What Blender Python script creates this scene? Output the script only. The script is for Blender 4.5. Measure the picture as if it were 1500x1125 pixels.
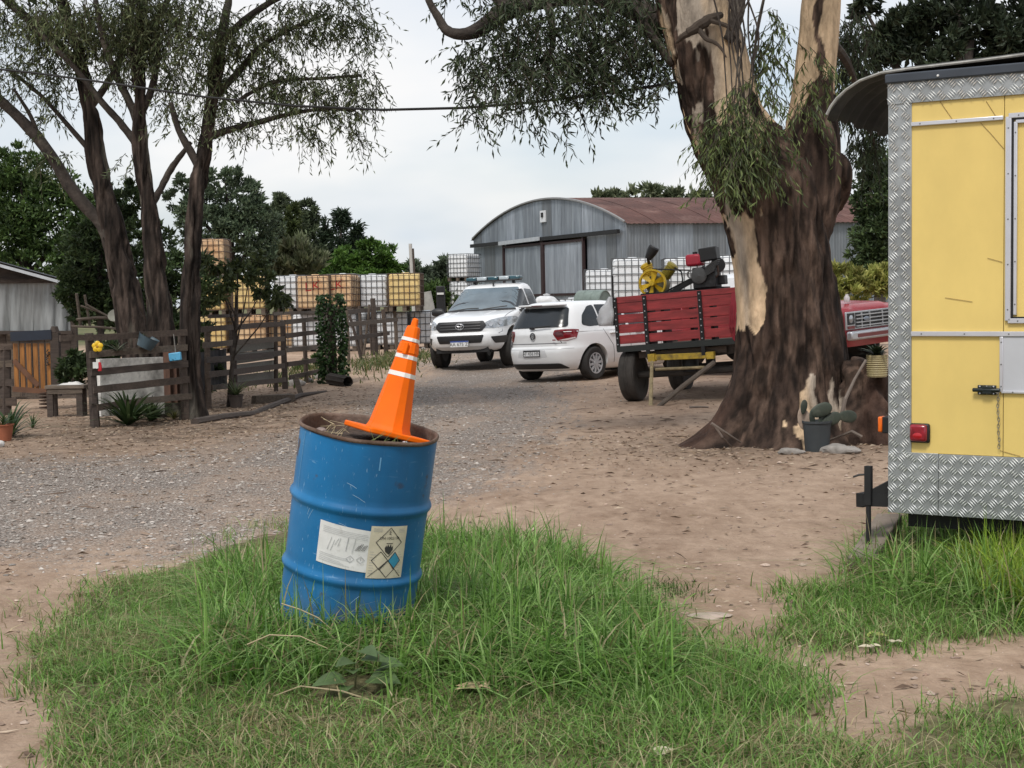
import bpy, bmesh, math, random
import numpy as np
from mathutils import Vector, Matrix
from mathutils.bvhtree import BVHTree
random.seed(7); rng = np.random.default_rng(7)
R = math.radians; PI = math.pi
scene = bpy.context.scene
COL = scene.collection
for o in list(bpy.data.objects): bpy.data.objects.remove(o)

# ------------------------------------------------------------------ camera
CAM = Vector((0, 0, 1.5)); FOC = 2250.0            # focal length in pixels of the 1500 px wide photograph
PITCH = math.atan((562.5-440)/FOC); ROLL = R(1.2)
Fv = Vector((0, math.cos(PITCH), -math.sin(PITCH)))
R0 = Vector((1, 0, 0)); U0 = Vector((0, math.sin(PITCH), math.cos(PITCH)))
Rv = R0*math.cos(ROLL)-U0*math.sin(ROLL); Uv = U0*math.cos(ROLL)+R0*math.sin(ROLL)
cd = bpy.data.cameras.new('camera'); cam = bpy.data.objects.new('camera', cd); COL.objects.link(cam)
cd.sensor_width = 36; cd.lens = 36*FOC/1500; cd.clip_start = .1; cd.clip_end = 6000
cm = Matrix((Rv, Uv, -Fv)).transposed().to_4x4(); cm.translation = CAM
cam.matrix_world = cm; scene.camera = cam

# ------------------------------------------------------------------ sky, sun, exposure
SUN_EL, SUN_AZ = R(54), R(-158)                     # azimuth from +Y, clockwise; the light comes from behind the left shoulder
world = bpy.data.worlds.new('World'); scene.world = world; world.use_nodes = True
nt = world.node_tree; nt.nodes.clear()
def N(t, **k):
    n = nt.nodes.new(t)
    for a, b in k.items(): setattr(n, a, b)
    return n
wo = N('ShaderNodeOutputWorld'); bg = N('ShaderNodeBackground'); bg.inputs[1].default_value = .1
sky = N('ShaderNodeTexSky', sky_type='NISHITA', sun_disc=False, sun_elevation=SUN_EL, sun_rotation=SUN_AZ, air_density=1.0, dust_density=2.5)
tc = N('ShaderNodeTexCoord'); mp = N('ShaderNodeMapping'); mp.inputs['Scale'].default_value = (1.6, 1.6, 4.2)
mp.inputs['Location'].default_value = (.35, .1, .2)
nz = N('ShaderNodeTexNoise'); nz.inputs['Scale'].default_value = 1.7; nz.inputs['Detail'].default_value = 5; nz.inputs['Roughness'].default_value = .5
rp = N('ShaderNodeValToRGB'); rp.color_ramp.elements[0].position = .36; rp.color_ramp.elements[1].position = .6
rp.color_ramp.elements[0].color = (.62, .62, .62, 1); rp.color_ramp.elements[1].color = (1, 1, 1, 1)
nz2 = N('ShaderNodeTexNoise'); nz2.inputs['Scale'].default_value = 2.6; nz2.inputs['Detail'].default_value = 4
rp2 = N('ShaderNodeValToRGB'); rp2.color_ramp.elements[0].position = .38; rp2.color_ramp.elements[1].position = .60
rp2.color_ramp.elements[0].color = (4.2, 4.62, 5.05, 1); rp2.color_ramp.elements[1].color = (5.75, 5.7, 5.68, 1)
mx = N('ShaderNodeMix', data_type='RGBA')
L = nt.links.new
L(tc.outputs['Generated'], mp.inputs[0]); L(mp.outputs[0], nz.inputs[0]); L(mp.outputs[0], nz2.inputs[0])
L(nz.outputs[0], rp.inputs[0]); L(nz2.outputs[0], rp2.inputs[0])
L(rp.outputs[0], mx.inputs[0]); L(sky.outputs[0], mx.inputs[6]); L(rp2.outputs[0], mx.inputs[7])
L(mx.outputs[2], bg.inputs[0]); L(bg.outputs[0], wo.inputs[0])
sd = bpy.data.lights.new('sun', 'SUN'); sd.energy = 1.5; sd.angle = R(14); sd.color = (1, .96, .9)
sun = bpy.data.objects.new('sun', sd); COL.objects.link(sun)
sdir = Vector((math.sin(SUN_AZ)*math.cos(SUN_EL), math.cos(SUN_AZ)*math.cos(SUN_EL), math.sin(SUN_EL)))
sun.rotation_euler = sdir.to_track_quat('Z', 'Y').to_euler()
vs = scene.view_settings; vs.view_transform = 'Standard'; vs.look = 'None'; vs.gamma = 1; vs.exposure = .78; vs.use_curve_mapping = False
scene.render.engine = 'CYCLES'

# ------------------------------------------------------------------ helpers: noise, ground height, pixel rays
def _h(ix, iy, iz, s):
    n = (ix.astype(np.int64)*73856093) ^ (iy.astype(np.int64)*19349663) ^ (iz.astype(np.int64)*83492791) ^ (s*2654435)
    n = (n ^ (n >> 13))*1274126177 & 0x7fffffff
    n = (n ^ (n >> 11))*668265263 & 0x7fffffff
    return (n & 0xffff)/65535.0
def vn(x, y, z=0, s=1):
    x, y, z = np.broadcast_arrays(np.asarray(x, float), np.asarray(y, float), np.asarray(z, float))
    ix, iy, iz = np.floor(x), np.floor(y), np.floor(z); fx, fy, fz = x-ix, y-iy, z-iz
    fx, fy, fz = [f*f*(3-2*f) for f in (fx, fy, fz)]
    v = 0
    for a in (0, 1):
        for b in (0, 1):
            for c in (0, 1):
                v = v+_h(ix+a, iy+b, iz+c, s)*(fx if a else 1-fx)*(fy if b else 1-fy)*(fz if c else 1-fz)
    return v
def fbm(x, y, z=0, s=1, o=4):
    x, y, z = np.asarray(x, float), np.asarray(y, float), np.asarray(z, float)
    v, a, t = 0, 1, 0
    for i in range(o):
        v = v+a*vn(x, y, z, s+i*17); t += a; a *= .5; x, y, z = x*2.03, y*2.03, z*2.03
    return v/t
def sst(a, b, x): t = np.clip((x-a)/(b-a), 0, 1); return t*t*(3-2*t)
def gz0(x, y):
    x = np.asarray(x, float); y = np.asarray(y, float)
    z = .03*sst(15, 26, y)*np.clip(x-1.2, -1.9, 7)*(1-sst(60, 120, y))+.13*sst(29.8, 33.5, y)
    z = z+.10*np.exp(-((x+.55)/1.1)**2-((y-6.3)/.95)**2)
    return z
def gz(x, y):
    z = gz0(x, y); xx, yy = np.asarray(x, float), np.asarray(y, float); cx = -.9+.09*(yy-9)+.25*np.sin(yy*.21)
    for o_ in (-.75, .75, 2.2, 3.6): z = z-.02*np.exp(-((xx-cx-o_)/.11)**2)*sst(8.6, 10.5, yy)*(1-sst(26, 29, yy))*vn(xx*1.5, yy*.5, 0, 77)
    near = 1-sst(30, 90, np.abs(y))
    z = z+near*(.05*(fbm(np.asarray(x)*.6, np.asarray(y)*.6, 0, 3, 3)-.5)+.024*(fbm(np.asarray(x)*4, np.asarray(y)*4, 0, 5, 3)-.5))
    return z
def gzf(x, y): return float(gz(np.array([x]), np.array([y]))[0])
def ray(px, py): return Fv+Rv*((px-750)/FOC)+Uv*(-(py-562.5)/FOC)
def P(px, py, Y): d = ray(px, py); return CAM+d*(Y/d.y)
def G(px, py):
    d = ray(px, py); z = 0.0
    for i in range(12):
        t = (z-CAM.z)/d.z; p = CAM+d*t; z = float(gz0(p.x, p.y))
    p.z = gzf(p.x, p.y); return p
def PL(px, py, o, n):                                # ray against the plane through o with normal n
    d = ray(px, py); return CAM+d*((o-CAM).dot(n)/d.dot(n))

# ------------------------------------------------------------------ helpers: materials
MATS = {}
def mat(name, col=(.5, .5, .5), rough=.6, metal=0, var=.12, vs=6, bump=0, bs=60, col2=None, cs=3, cmid=.55, cw=.12, stretch=None, spec=.5, trans=0, attr=None, coat=0, alpha=1, translucent=0, emit=0):
    if name in MATS: return MATS[name]
    m = bpy.data.materials.new(name); m.use_nodes = True; t = m.node_tree; b = t.nodes['Principled BSDF']; MATS[name] = m
    ln = t.links.new
    def nn(ty): return t.nodes.new(ty)
    b.inputs['Roughness'].default_value = rough; b.inputs['Metallic'].default_value = metal
    b.inputs['Specular IOR Level'].default_value = spec; b.inputs['Transmission Weight'].default_value = trans
    b.inputs['Coat Weight'].default_value = coat; b.inputs['Alpha'].default_value = alpha
    tcn = nn('ShaderNodeTexCoord'); mpn = nn('ShaderNodeMapping'); ln(tcn.outputs['Object'], mpn.inputs[0])
    if stretch: mpn.inputs['Scale'].default_value = stretch
    if attr:
        at = nn('ShaderNodeAttribute'); at.attribute_name = attr; base = at.outputs['Color']
    else:
        rg = nn('ShaderNodeRGB'); rg.outputs[0].default_value = (*col, 1); base = rg.outputs[0]
    if col2:
        n2 = nn('ShaderNodeTexNoise'); n2.inputs['Scale'].default_value = cs; n2.inputs['Detail'].default_value = 7; n2.inputs['Roughness'].default_value = .62
        ln(mpn.outputs[0], n2.inputs[0]); r2 = nn('ShaderNodeValToRGB'); r2.color_ramp.elements[0].position = max(0, cmid-cw); r2.color_ramp.elements[1].position = min(1, cmid+cw)
        ln(n2.outputs[0], r2.inputs[0]); mxn = nn('ShaderNodeMix'); mxn.data_type = 'RGBA'
        ln(r2.outputs[0], mxn.inputs[0]); ln(base, mxn.inputs[6]); mxn.inputs[7].default_value = (*col2, 1); base = mxn.outputs[2]
    if var:
        n1 = nn('ShaderNodeTexNoise'); n1.inputs['Scale'].default_value = vs; n1.inputs['Detail'].default_value = 6; n1.inputs['Roughness'].default_value = .6
        ln(mpn.outputs[0], n1.inputs[0]); mr = nn('ShaderNodeMapRange'); mr.inputs[1].default_value = .3; mr.inputs[2].default_value = .7
        mr.inputs[3].default_value = 1-var; mr.inputs[4].default_value = 1+var; ln(n1.outputs[0], mr.inputs[0])
        vm = nn('ShaderNodeVectorMath'); vm.operation = 'SCALE'; ln(base, vm.inputs[0]); ln(mr.outputs[0], vm.inputs['Scale']); base = vm.outputs[0]
    ln(base, b.inputs['Base Color'])
    if bump:
        n3 = nn('ShaderNodeTexNoise'); n3.inputs['Scale'].default_value = bs; n3.inputs['Detail'].default_value = 6
        ln(mpn.outputs[0], n3.inputs[0]); bp = nn('ShaderNodeBump'); bp.inputs['Strength'].default_value = bump; bp.inputs['Distance'].default_value = .02
        ln(n3.outputs[0], bp.inputs['Height']); ln(bp.outputs[0], b.inputs['Normal'])
    if emit:
        ln(base, b.inputs['Emission Color']); b.inputs['Emission Strength'].default_value = emit
    if translucent:
        tl = nn('ShaderNodeBsdfTranslucent'); ln(base, tl.inputs[0]); ms = nn('ShaderNodeMixShader'); ms.inputs[0].default_value = translucent
        out = t.nodes['Material Output']; ln(b.outputs[0], ms.inputs[1]); ln(tl.outputs[0], ms.inputs[2]); ln(ms.outputs[0], out.inputs[0])
    return m

# ------------------------------------------------------------------ helpers: meshes
def lin(r, g, b): return tuple(((c/255)/12.92 if c < 10 else (((c/255)+.055)/1.055)**2.4) for c in (r, g, b))
def tag(o, label=None, cat=None, group=None, kind=None):
    for k, v in (('label', label), ('category', cat), ('group', group), ('kind', kind)):
        if v: o[k] = v
    return o
def root(name, loc, label, cat, rot=None, group=None):
    o = bpy.data.objects.new(name, None); o.empty_display_size = .1; COL.objects.link(o); o.location = loc
    if rot is not None:
        if isinstance(rot, Matrix): o.rotation_euler = rot.to_euler()
        else: o.rotation_euler = rot
    return tag(o, label, cat, group)
def link(name, me, m, parent=None, smooth=True, ang=35, bevel=0):
    me.materials.clear()
    if m: me.materials.append(m)
    o = bpy.data.objects.new(name, me); COL.objects.link(o)
    if parent: o.parent = parent
    if len(me.polygons):
        me.polygons.foreach_set('use_smooth', np.full(len(me.polygons), bool(smooth)))
        if smooth and ang and ang < 180: me.set_sharp_from_angle(angle=R(ang))
    if bevel:
        b = o.modifiers.new('bevel', 'BEVEL'); b.width = bevel; b.segments = 2; b.limit_method = 'ANGLE'
    return o
def npmesh(name, V, F, cols=None):
    me = bpy.data.meshes.new(name); V = np.asarray(V, np.float32)
    Fs = F if isinstance(F, list) else [F]
    me.vertices.add(len(V)); me.vertices.foreach_set('co', V.ravel())
    idx = np.concatenate([f.ravel() for f in Fs]).astype(np.int32)
    ls = []; s = 0
    for f in Fs:
        ls.append(s+np.arange(len(f))*f.shape[1]); s += f.size
    ls = np.concatenate(ls).astype(np.int32)
    me.loops.add(len(idx)); me.loops.foreach_set('vertex_index', idx)
    me.polygons.add(len(ls)); me.polygons.foreach_set('loop_start', ls)
    me.update(calc_edges=True)
    if cols is not None:
        a = me.color_attributes.new('col', 'FLOAT_COLOR', 'POINT'); c = np.ones((len(V), 4), np.float32); c[:, :3] = cols
        a.data.foreach_set('color', c.ravel())
    return me
def frame(d, up=(0, 0, 1)):
    d = Vector(d).normalized(); u = Vector(up)
    if abs(d.dot(u)) > .98: u = Vector((1, 0, 0))
    s = d.cross(u).normalized(); return s, s.cross(d).normalized(), d
class MB:
    def __init__(s): s.v = []; s.f = []
    def add(s, vs, fs):
        k = len(s.v); s.v += [tuple(v) for v in vs]; s.f += [tuple(i+k for i in f) for f in fs]; return s
    def box(s, c, d, rot=None):
        c = Vector(c); vs = []
        for z in (-.5, .5):
            for x, y in ((-.5, -.5), (.5, -.5), (.5, .5), (-.5, .5)):
                v = Vector((x*d[0], y*d[1], z*d[2])); vs.append(c+(rot@v if rot else v))
        return s.add(vs, [(3, 2, 1, 0), (4, 5, 6, 7), (0, 1, 5, 4), (1, 2, 6, 5), (2, 3, 7, 6), (3, 0, 4, 7)])
    def bar(s, a, b, w, h, up=(0, 0, 1)):              # w across, h along up
        a, b = Vector(a), Vector(b); x, y, d = frame(b-a, up)
        vs = [p+x*(sx*w/2)+y*(sy*h/2) for p in (a, b) for sx, sy in ((-1, -1), (1, -1), (1, 1), (-1, 1))]
        return s.add(vs, [(0, 1, 2, 3), (7, 6, 5, 4), (0, 4, 5, 1), (1, 5, 6, 2), (2, 6, 7, 3), (3, 7, 4, 0)])
    def tube(s, pts, rad, n=8, caps=True):
        pts = [Vector(p) for p in pts]; m = len(pts)
        if not hasattr(rad, '__len__'): rad = [rad]*m
        vs = []; pu = None
        for i, p in enumerate(pts):
            d = (pts[min(i+1, m-1)]-pts[max(i-1, 0)])
            if d.length < 1e-9: d = Vector((0, 0, 1))
            d.normalize()
            if pu is None: x = frame(d)[0]; y = d.cross(x)
            else:
                x = (pu-d*pu.dot(d))
                x = x.normalized() if x.length > 1e-6 else frame(d)[0]
                y = d.cross(x)
            pu = x
            vs += [p+(x*math.cos(2*PI*k/n)+y*math.sin(2*PI*k/n))*rad[i] for k in range(n)]
        fs = [(i*n+k, i*n+(k+1) % n, (i+1)*n+(k+1) % n, (i+1)*n+k) for i in range(m-1) for k in range(n)]
        if caps: fs += [tuple(range(n))[::-1], tuple(range((m-1)*n, m*n))]
        return s.add(vs, fs)
    def cyl(s, a, b, r, r2=None, n=12, caps=True): return s.tube([a, b], [r, r if r2 is None else r2], n, caps)
    def lathe(s, prof, n=24, M=None, caps=False):
        m = len(prof); vs = []
        for r, z in prof:
            for k in range(n):
                v = Vector((r*math.cos(2*PI*k/n), r*math.sin(2*PI*k/n), z)); vs.append(M@v if M else v)
        fs = [(i*n+k, i*n+(k+1) % n, (i+1)*n+(k+1) % n, (i+1)*n+k) for i in range(m-1) for k in range(n)]
        if caps: fs += [tuple(range(n))[::-1], tuple(range((m-1)*n, m*n))]
        return s.add(vs, fs)
    def prism(s, poly, o, ax, ay, t):                  # polygon in the plane (o, ax, ay), thickness t along ax x ay
        o, ax, ay = Vector(o), Vector(ax), Vector(ay); nn_ = ax.cross(ay).normalized(); n = len(poly)
        vs = [o+ax*p[0]+ay*p[1]+nn_*q for q in (0, t) for p in poly]
        fs = [tuple(range(n))[::-1], tuple(range(n, 2*n))]+[(i, (i+1) % n, n+(i+1) % n, n+i) for i in range(n)]
        return s.add(vs, fs)
    def mesh(s, name='m'):
        me = bpy.data.meshes.new(name); me.from_pydata(s.v, [], s.f); me.update(); return me
    def build(s, name, m, parent=None, smooth=True, ang=35, bevel=0): return link(name, s.mesh(name), m, parent, smooth, ang, bevel)
    def jit(s, a):
        s.v = [(x+random.uniform(-a, a), y+random.uniform(-a, a), z+random.uniform(-a, a)) for x, y, z in s.v]; return s
def copytree(o, parent=None):
    c = o.copy(); COL.objects.link(c)
    if parent: c.parent = parent
    for ch in list(o.children): copytree(ch, c)
    return c
def text_mesh(txt, size, ext=0):
    cu = bpy.data.curves.new('t', 'FONT'); cu.body = txt; cu.size = size; cu.align_x = 'CENTER'; cu.align_y = 'CENTER'; cu.resolution_u = 3; cu.extrude = ext
    o = bpy.data.objects.new('t', cu); COL.objects.link(o); dg = bpy.context.evaluated_depsgraph_get()
    me = bpy.data.meshes.new_from_object(o.evaluated_get(dg)); bpy.data.objects.remove(o); return me
def text_on(name, txt, size, o, ax, ay, m, parent):     # lettering laid in the plane (o, ax, ay)
    me = text_mesh(txt, size); ax, ay, o = Vector(ax), Vector(ay), Vector(o)
    for v in me.vertices: c = v.co.copy(); v.co = o+ax*c.x+ay*c.y
    return link(name, me, m, parent, False)
def roundpoly(poly, r, n=3):
    out = []; k = len(poly)
    for i in range(k):
        a, b, c = [Vector(poly[j % k]) for j in (i-1, i, i+1)]
        d1, d2 = (a-b), (c-b); q = min(r, d1.length*.45, d2.length*.45); p1, p2 = b+d1.normalized()*q, b+d2.normalized()*q
        for j in range(n+1):
            t = j/n; p = p1*(1-t)**2+b*2*t*(1-t)+p2*t*t; out.append((p.x, p.y))
    return out
# ------------------------------------------------------------------ ground: one sheet to the horizon
def inpoly(x, y, poly):
    c = np.zeros(x.shape, bool); n = len(poly)
    for i in range(n):
        x1, y1 = poly[i]; x2, y2 = poly[(i+1) % n]
        if y1 == y2: continue
        c ^= ((y1 > y) != (y2 > y)) & (x < (x2-x1)*(y-y1)/(y2-y1)+x1)
    return c
def gpoly(pts): return [(G(*p).x, G(*p).y) for p in pts]
GRAVEL = [(-14, 10.6), (-2.9, 9.3), (-1.6, 9.4), (-.9, 10.5), (-.2, 13), (.35, 17), (.6, 21), (.9, 26), (1.5, 34), (3, 44), (-2.6, 50), (-1.9, 38), (-1.95, 31), (-2.1, 24), (-2.4, 19), (-3.6, 15.4), (-14, 15.5)]
TALL = gpoly([(385, 850), (500, 822), (640, 806), (770, 812), (860, 850), (940, 925), (1010, 965), (960, 1012), (850, 1022), (700, 1018), (560, 1018), (430, 1000), (330, 975), (300, 905), (340, 845)])
MID = gpoly([(130, 880), (300, 812), (420, 778), (520, 800), (420, 900), (330, 1010), (120, 1020), (50, 975)])
MID2 = gpoly([(880, 900), (1000, 945), (1110, 965), (1235, 1025), (1190, 1052), (1000, 1052), (850, 1040)])
LOW = gpoly([(70, 935), (120, 1020), (70, 1130), (-20, 1300), (1300, 1300), (1340, 1110), (1200, 1068), (1000, 1045), (850, 1030), (420, 960), (250, 850), (120, 880)])
RT = gpoly([(1255, 868), (1285, 815), (1345, 772), (1420, 768), (1650, 768), (1650, 905), (1400, 905)])
RL = gpoly([(1100, 935), (1190, 870), (1280, 862), (1520, 895), (1450, 925), (1300, 955), (1180, 965)])
BR = gpoly([(1345, 1065), (1520, 1030), (1700, 1300), (1300, 1300)])
TUFT = gpoly([(945, 868), (970, 858), (1010, 862), (1000, 872), (960, 875)])
def warp(x, y, a=.22): return x+a*(fbm(x*1.7, y*1.7, 0, 21, 4)-.5)*2, y+a*1.4*(fbm(x*1.7+9, y*1.7, 0, 31, 4)-.5)*2
def sinhspace(lo, hi, c, s, n):
    a, b = math.asinh((lo-c)/s), math.asinh((hi-c)/s); return c+s*np.sinh(np.linspace(a, b, n))
gx = sinhspace(-2500, 2500, -.2, 1.6, 460); gy = sinhspace(-300, 4500, 6.5, 1.9, 460)
XX, YY = np.meshgrid(gx, gy); xs, ys = XX.ravel(), YY.ravel()
zs = gz(xs, ys)
wx, wy = warp(xs, ys, .3)
mg = np.mean([inpoly(wx+rng.normal(0, .38, len(wx)), wy+rng.normal(0, .5, len(wx)), GRAVEL) for _ in range(7)], 0)
mg = mg*(.55+.45*sst(.3, .55, fbm(xs*1.3, ys*.6, 0, 41, 3)))
grass = np.zeros_like(xs)
wx, wy = warp(xs, ys, .16)
for pl in (TALL, MID, MID2, LOW, RT, RL, BR): grass = np.maximum(grass, inpoly(wx, wy, pl))
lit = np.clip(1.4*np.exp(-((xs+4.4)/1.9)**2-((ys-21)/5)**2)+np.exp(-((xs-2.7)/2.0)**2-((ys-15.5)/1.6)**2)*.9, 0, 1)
far = sst(52, 75, ys)+sst(14, 22, np.abs(xs))
zs = zs+grass*.012
ii = np.arange(459)[:, None]*460+np.arange(459)[None, :]
F = np.stack([ii, ii+1, ii+461, ii+460], -1).reshape(-1, 4)
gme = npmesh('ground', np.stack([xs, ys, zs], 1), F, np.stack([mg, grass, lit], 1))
fa = gme.attributes.new('far', 'FLOAT', 'POINT'); fa.data.foreach_set('value', np.clip(far, 0, 1).astype(np.float32))
gm = bpy.data.materials.new('ground_dirt'); gm.use_nodes = True; t = gm.node_tree; b = t.nodes['Principled BSDF']; ln = t.links.new
def nd(ty, **k):
    n = t.nodes.new(ty)
    for a, v in k.items(): n.inputs[a].default_value = v
    return n
def ramp(src, p0, c0, p1, c1):
    r = nd('ShaderNodeValToRGB'); e = r.color_ramp.elements; e[0].position = p0; e[1].position = p1; e[0].color = (*c0, 1); e[1].color = (*c1, 1); ln(src, r.inputs[0]); return r.outputs[0]
def mixc(f, a, c):
    m_ = t.nodes.new('ShaderNodeMix'); m_.data_type = 'RGBA'
    ln(f, m_.inputs[0]); ln(a, m_.inputs[6])
    if isinstance(c, tuple): m_.inputs[7].default_value = (*c, 1)
    else: ln(c, m_.inputs[7])
    return m_.outputs[2]
tcn = nd('ShaderNodeTexCoord'); at = nd('ShaderNodeAttribute'); at.attribute_name = 'col'; sp = nd('ShaderNodeSeparateColor'); ln(at.outputs['Color'], sp.inputs[0])
fat = nd('ShaderNodeAttribute'); fat.attribute_name = 'far'
def noise(sc, det=8, ro=.62, stretch=None):
    n = nd('ShaderNodeTexNoise', Scale=sc, Detail=det, Roughness=ro)
    if stretch:
        m_ = nd('ShaderNodeMapping'); m_.inputs['Scale'].default_value = stretch; ln(tcn.outputs['Object'], m_.inputs[0]); ln(m_.outputs[0], n.inputs[0])
    else: ln(tcn.outputs['Object'], n.inputs[0])
    return n.outputs[0]
d1 = ramp(noise(.8, 8, .66, (1.0, .45, 1)), .36, (.24, .16, .108), .62, (.50, .37, .275))
d2 = ramp(noise(7, 9, .7, (1, .55, 1)), .35, (.215, .143, .098), .64, (.485, .36, .27)); dirt = t.nodes.new('ShaderNodeMix'); dirt.data_type = 'RGBA'; dirt.inputs[0].default_value = .5; ln(d1, dirt.inputs[6]); ln(d2, dirt.inputs[7])
spk = ramp(noise(55, 3, .7), .66, (0, 0, 0), .72, (1, 1, 1)); dirtc = mixc(spk, dirt.outputs[2], (.20, .145, .115))
spk2 = ramp(noise(38, 4, .7), .63, (0, 0, 0), .75, (.8, .8, .8)); dirtc = mixc(spk2, dirtc, (.52, .42, .34))
vo = nd('ShaderNodeTexVoronoi', Scale=46, Randomness=1); ln(tcn.outputs['Object'], vo.inputs[0])
grc = mixc(ramp(vo.outputs['Distance'], .25, (0, 0, 0), .6, (1, 1, 1)), ramp(noise(30, 5), .3, (.31, .275, .245), .72, (.56, .51, .46)), (.21, .17, .145))
gmask = nd('ShaderNodeMath'); gmask.operation = 'MULTIPLY_ADD'; gmask.use_clamp = True
ns = noise(5, 8, .7); ln(ns, gmask.inputs[0]); gmask.inputs[1].default_value = 1.6; gmask.inputs[2].default_value = -.8
ad = nd('ShaderNodeMath'); ad.operation = 'ADD'; ad.use_clamp = True; ln(gmask.outputs[0], ad.inputs[0]); ln(sp.outputs[0], ad.inputs[1])
mu = nd('ShaderNodeMath'); mu.operation = 'MULTIPLY'; mu.use_clamp = True; ln(ad.outputs[0], mu.inputs[0])
sm = nd('ShaderNodeMath'); sm.operation = 'MULTIPLY'; sm.use_clamp = True; sm.inputs[1].default_value = 3; ln(sp.outputs[0], sm.inputs[0]); ln(sm.outputs[0], mu.inputs[1])
c = mixc(mu.outputs[0], dirtc, grc)
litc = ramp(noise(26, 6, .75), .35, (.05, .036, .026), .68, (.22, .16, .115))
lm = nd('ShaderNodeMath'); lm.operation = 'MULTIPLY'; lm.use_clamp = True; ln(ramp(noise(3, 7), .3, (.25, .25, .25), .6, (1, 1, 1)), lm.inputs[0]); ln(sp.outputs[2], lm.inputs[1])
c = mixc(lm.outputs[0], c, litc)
gsoil = ramp(noise(20, 6), .35, (.075, .068, .034), .65, (.21, .19, .10)); c = mixc(sp.outputs[1], c, gsoil)
c = mixc(fat.outputs['Fac'], c, ramp(noise(.35, 8), .35, (.055, .075, .028), .65, (.19, .17, .085)))
ln(c, b.inputs['Base Color']); b.inputs['Roughness'].default_value = .93; b.inputs['Specular IOR Level'].default_value = .2
bp = nd('ShaderNodeBump', Strength=.85, Distance=.035); bm_ = nd('ShaderNodeMath'); bm_.operation = 'ADD'
ln(noise(16, 9, .68), bm_.inputs[0]); vm = nd('ShaderNodeMath'); vm.operation = 'MULTIPLY'; ln(vo.outputs['Distance'], vm.inputs[0]); ln(mu.outputs[0], vm.inputs[1]); ln(vm.outputs[0], bm_.inputs[1])
ln(bm_.outputs[0], bp.inputs['Height']); ln(bp.outputs[0], b.inputs['Normal'])
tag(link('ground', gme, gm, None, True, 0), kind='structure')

# ---- stones of the gravel track, litter and twigs on the dirt
def scatter_rocks(n, xy, s0, s1, name, cols):
    m = len(xy); base = np.array([(1, 0, 0), (0, 1, 0), (-1, 0, 0), (0, -1, 0), (0, 0, .75), (0, 0, -.6), (.7, .7, .25), (-.7, -.65, .2)], float)
    F0 = np.array([(0, 6, 4), (6, 1, 4), (1, 2, 4), (2, 7, 4), (7, 3, 4), (3, 0, 4), (0, 5, 6), (6, 5, 1), (1, 5, 2), (2, 5, 7), (7, 5, 3), (3, 5, 0)])
    sz = s0*(s1/s0)**(rng.random(m)**2.2); V = base[None]*(1+.35*rng.standard_normal((m, 8, 1)))*sz[:, None, None]
    V[:, :, 2] *= .7; a = rng.random(m)*2*PI; ca, sa = np.cos(a)[:, None], np.sin(a)[:, None]
    X = V[:, :, 0]*ca-V[:, :, 1]*sa; Y = V[:, :, 0]*sa+V[:, :, 1]*ca
    Z = V[:, :, 2]+gz(xy[:, 0], xy[:, 1])[:, None]+sz[:, None]*.15
    V = np.stack([X+xy[:, :1], Y+xy[:, 1:2], Z], -1).reshape(-1, 3)
    Fm = (F0[None]+(np.arange(m)*8)[:, None, None]).reshape(-1, 3)
    k = rng.integers(0, len(cols), m); cc = np.array(cols)[k]*(.7+.6*rng.random((m, 1))); cc = np.repeat(cc, 8, 0)
    return npmesh(name, V, Fm, cc)
mstone = mat('stone_bits', attr='col', rough=.9, var=.2, vs=90)
cand = np.stack([rng.uniform(-6.5, 3, 90000), 8.6+31*rng.random(90000)**1.7], 1)
wx, wy = warp(cand[:, 0], cand[:, 1], .3); keep = inpoly(wx+rng.normal(0, .35, len(wx)), wy+rng.normal(0, .5, len(wx)), GRAVEL) & (rng.random(len(cand)) < .5+.5*sst(.3, .58, fbm(cand[:, 0]*1.3, cand[:, 1]*.6, 0, 41, 3)))
cand = cand[keep][:34000]
tag(link('gravel', scatter_rocks(0, cand, .006, .021, 'gravel', [(.33, .295, .265), (.26, .235, .21), (.40, .365, .33), (.32, .265, .225)]), mstone, None, False), 'grey crushed stone spread over the driving track', 'gravel', kind='stuff')
c2 = np.stack([rng.uniform(-6, 6, 12000), 5.4+22*rng.random(12000)**1.5], 1)
tag(link('dirt_clods', scatter_rocks(0, c2, .004, .020, 'dirt_clods', [(.33, .24, .19), (.20, .145, .11), (.42, .33, .27)]), mstone, None, False), 'small clods and pebbles strewn over the bare dirt yard', 'clods', kind='stuff')
def ribbons(n, xy, l0, l1, w, cols, name, lift=.01):
    m = len(xy); a = rng.random(m)*2*PI; l = rng.uniform(l0, l1, m); d = np.stack([np.cos(a), np.sin(a)], 1); s = np.stack([-d[:, 1], d[:, 0]], 1)
    ww = w*(.6+.8*rng.random(m)); p0 = xy-d*l[:, None]/2; p1 = xy+s*(rng.standard_normal(m)*l*.1)[:, None]; p2 = xy+d*l[:, None]/2
    V = []
    for p, k, h in ((p0, .0, .0), (p1, 1., lift), (p1, -1., lift*.2), (p2, .0, lift*.5)):
        q = p+s*(k*ww/2)[:, None]; V.append(np.concatenate([q, (gz(q[:, 0], q[:, 1])+.006+h*rng.random(m))[:, None]], 1))
    V = np.stack(V, 1).reshape(-1, 3); F0 = np.array([(0, 2, 1), (1, 2, 3)]); Fm = (F0[None]+(np.arange(m)*4)[:, None, None]).reshape(-1, 3)
    cc = np.repeat(np.array(cols)[rng.integers(0, len(cols), m)]*(.6+.7*rng.random((m, 1))), 4, 0)
    return npmesh(name, V, Fm, cc)
mlit = mat('dry_litter', attr='col', rough=.85, var=0)
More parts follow.
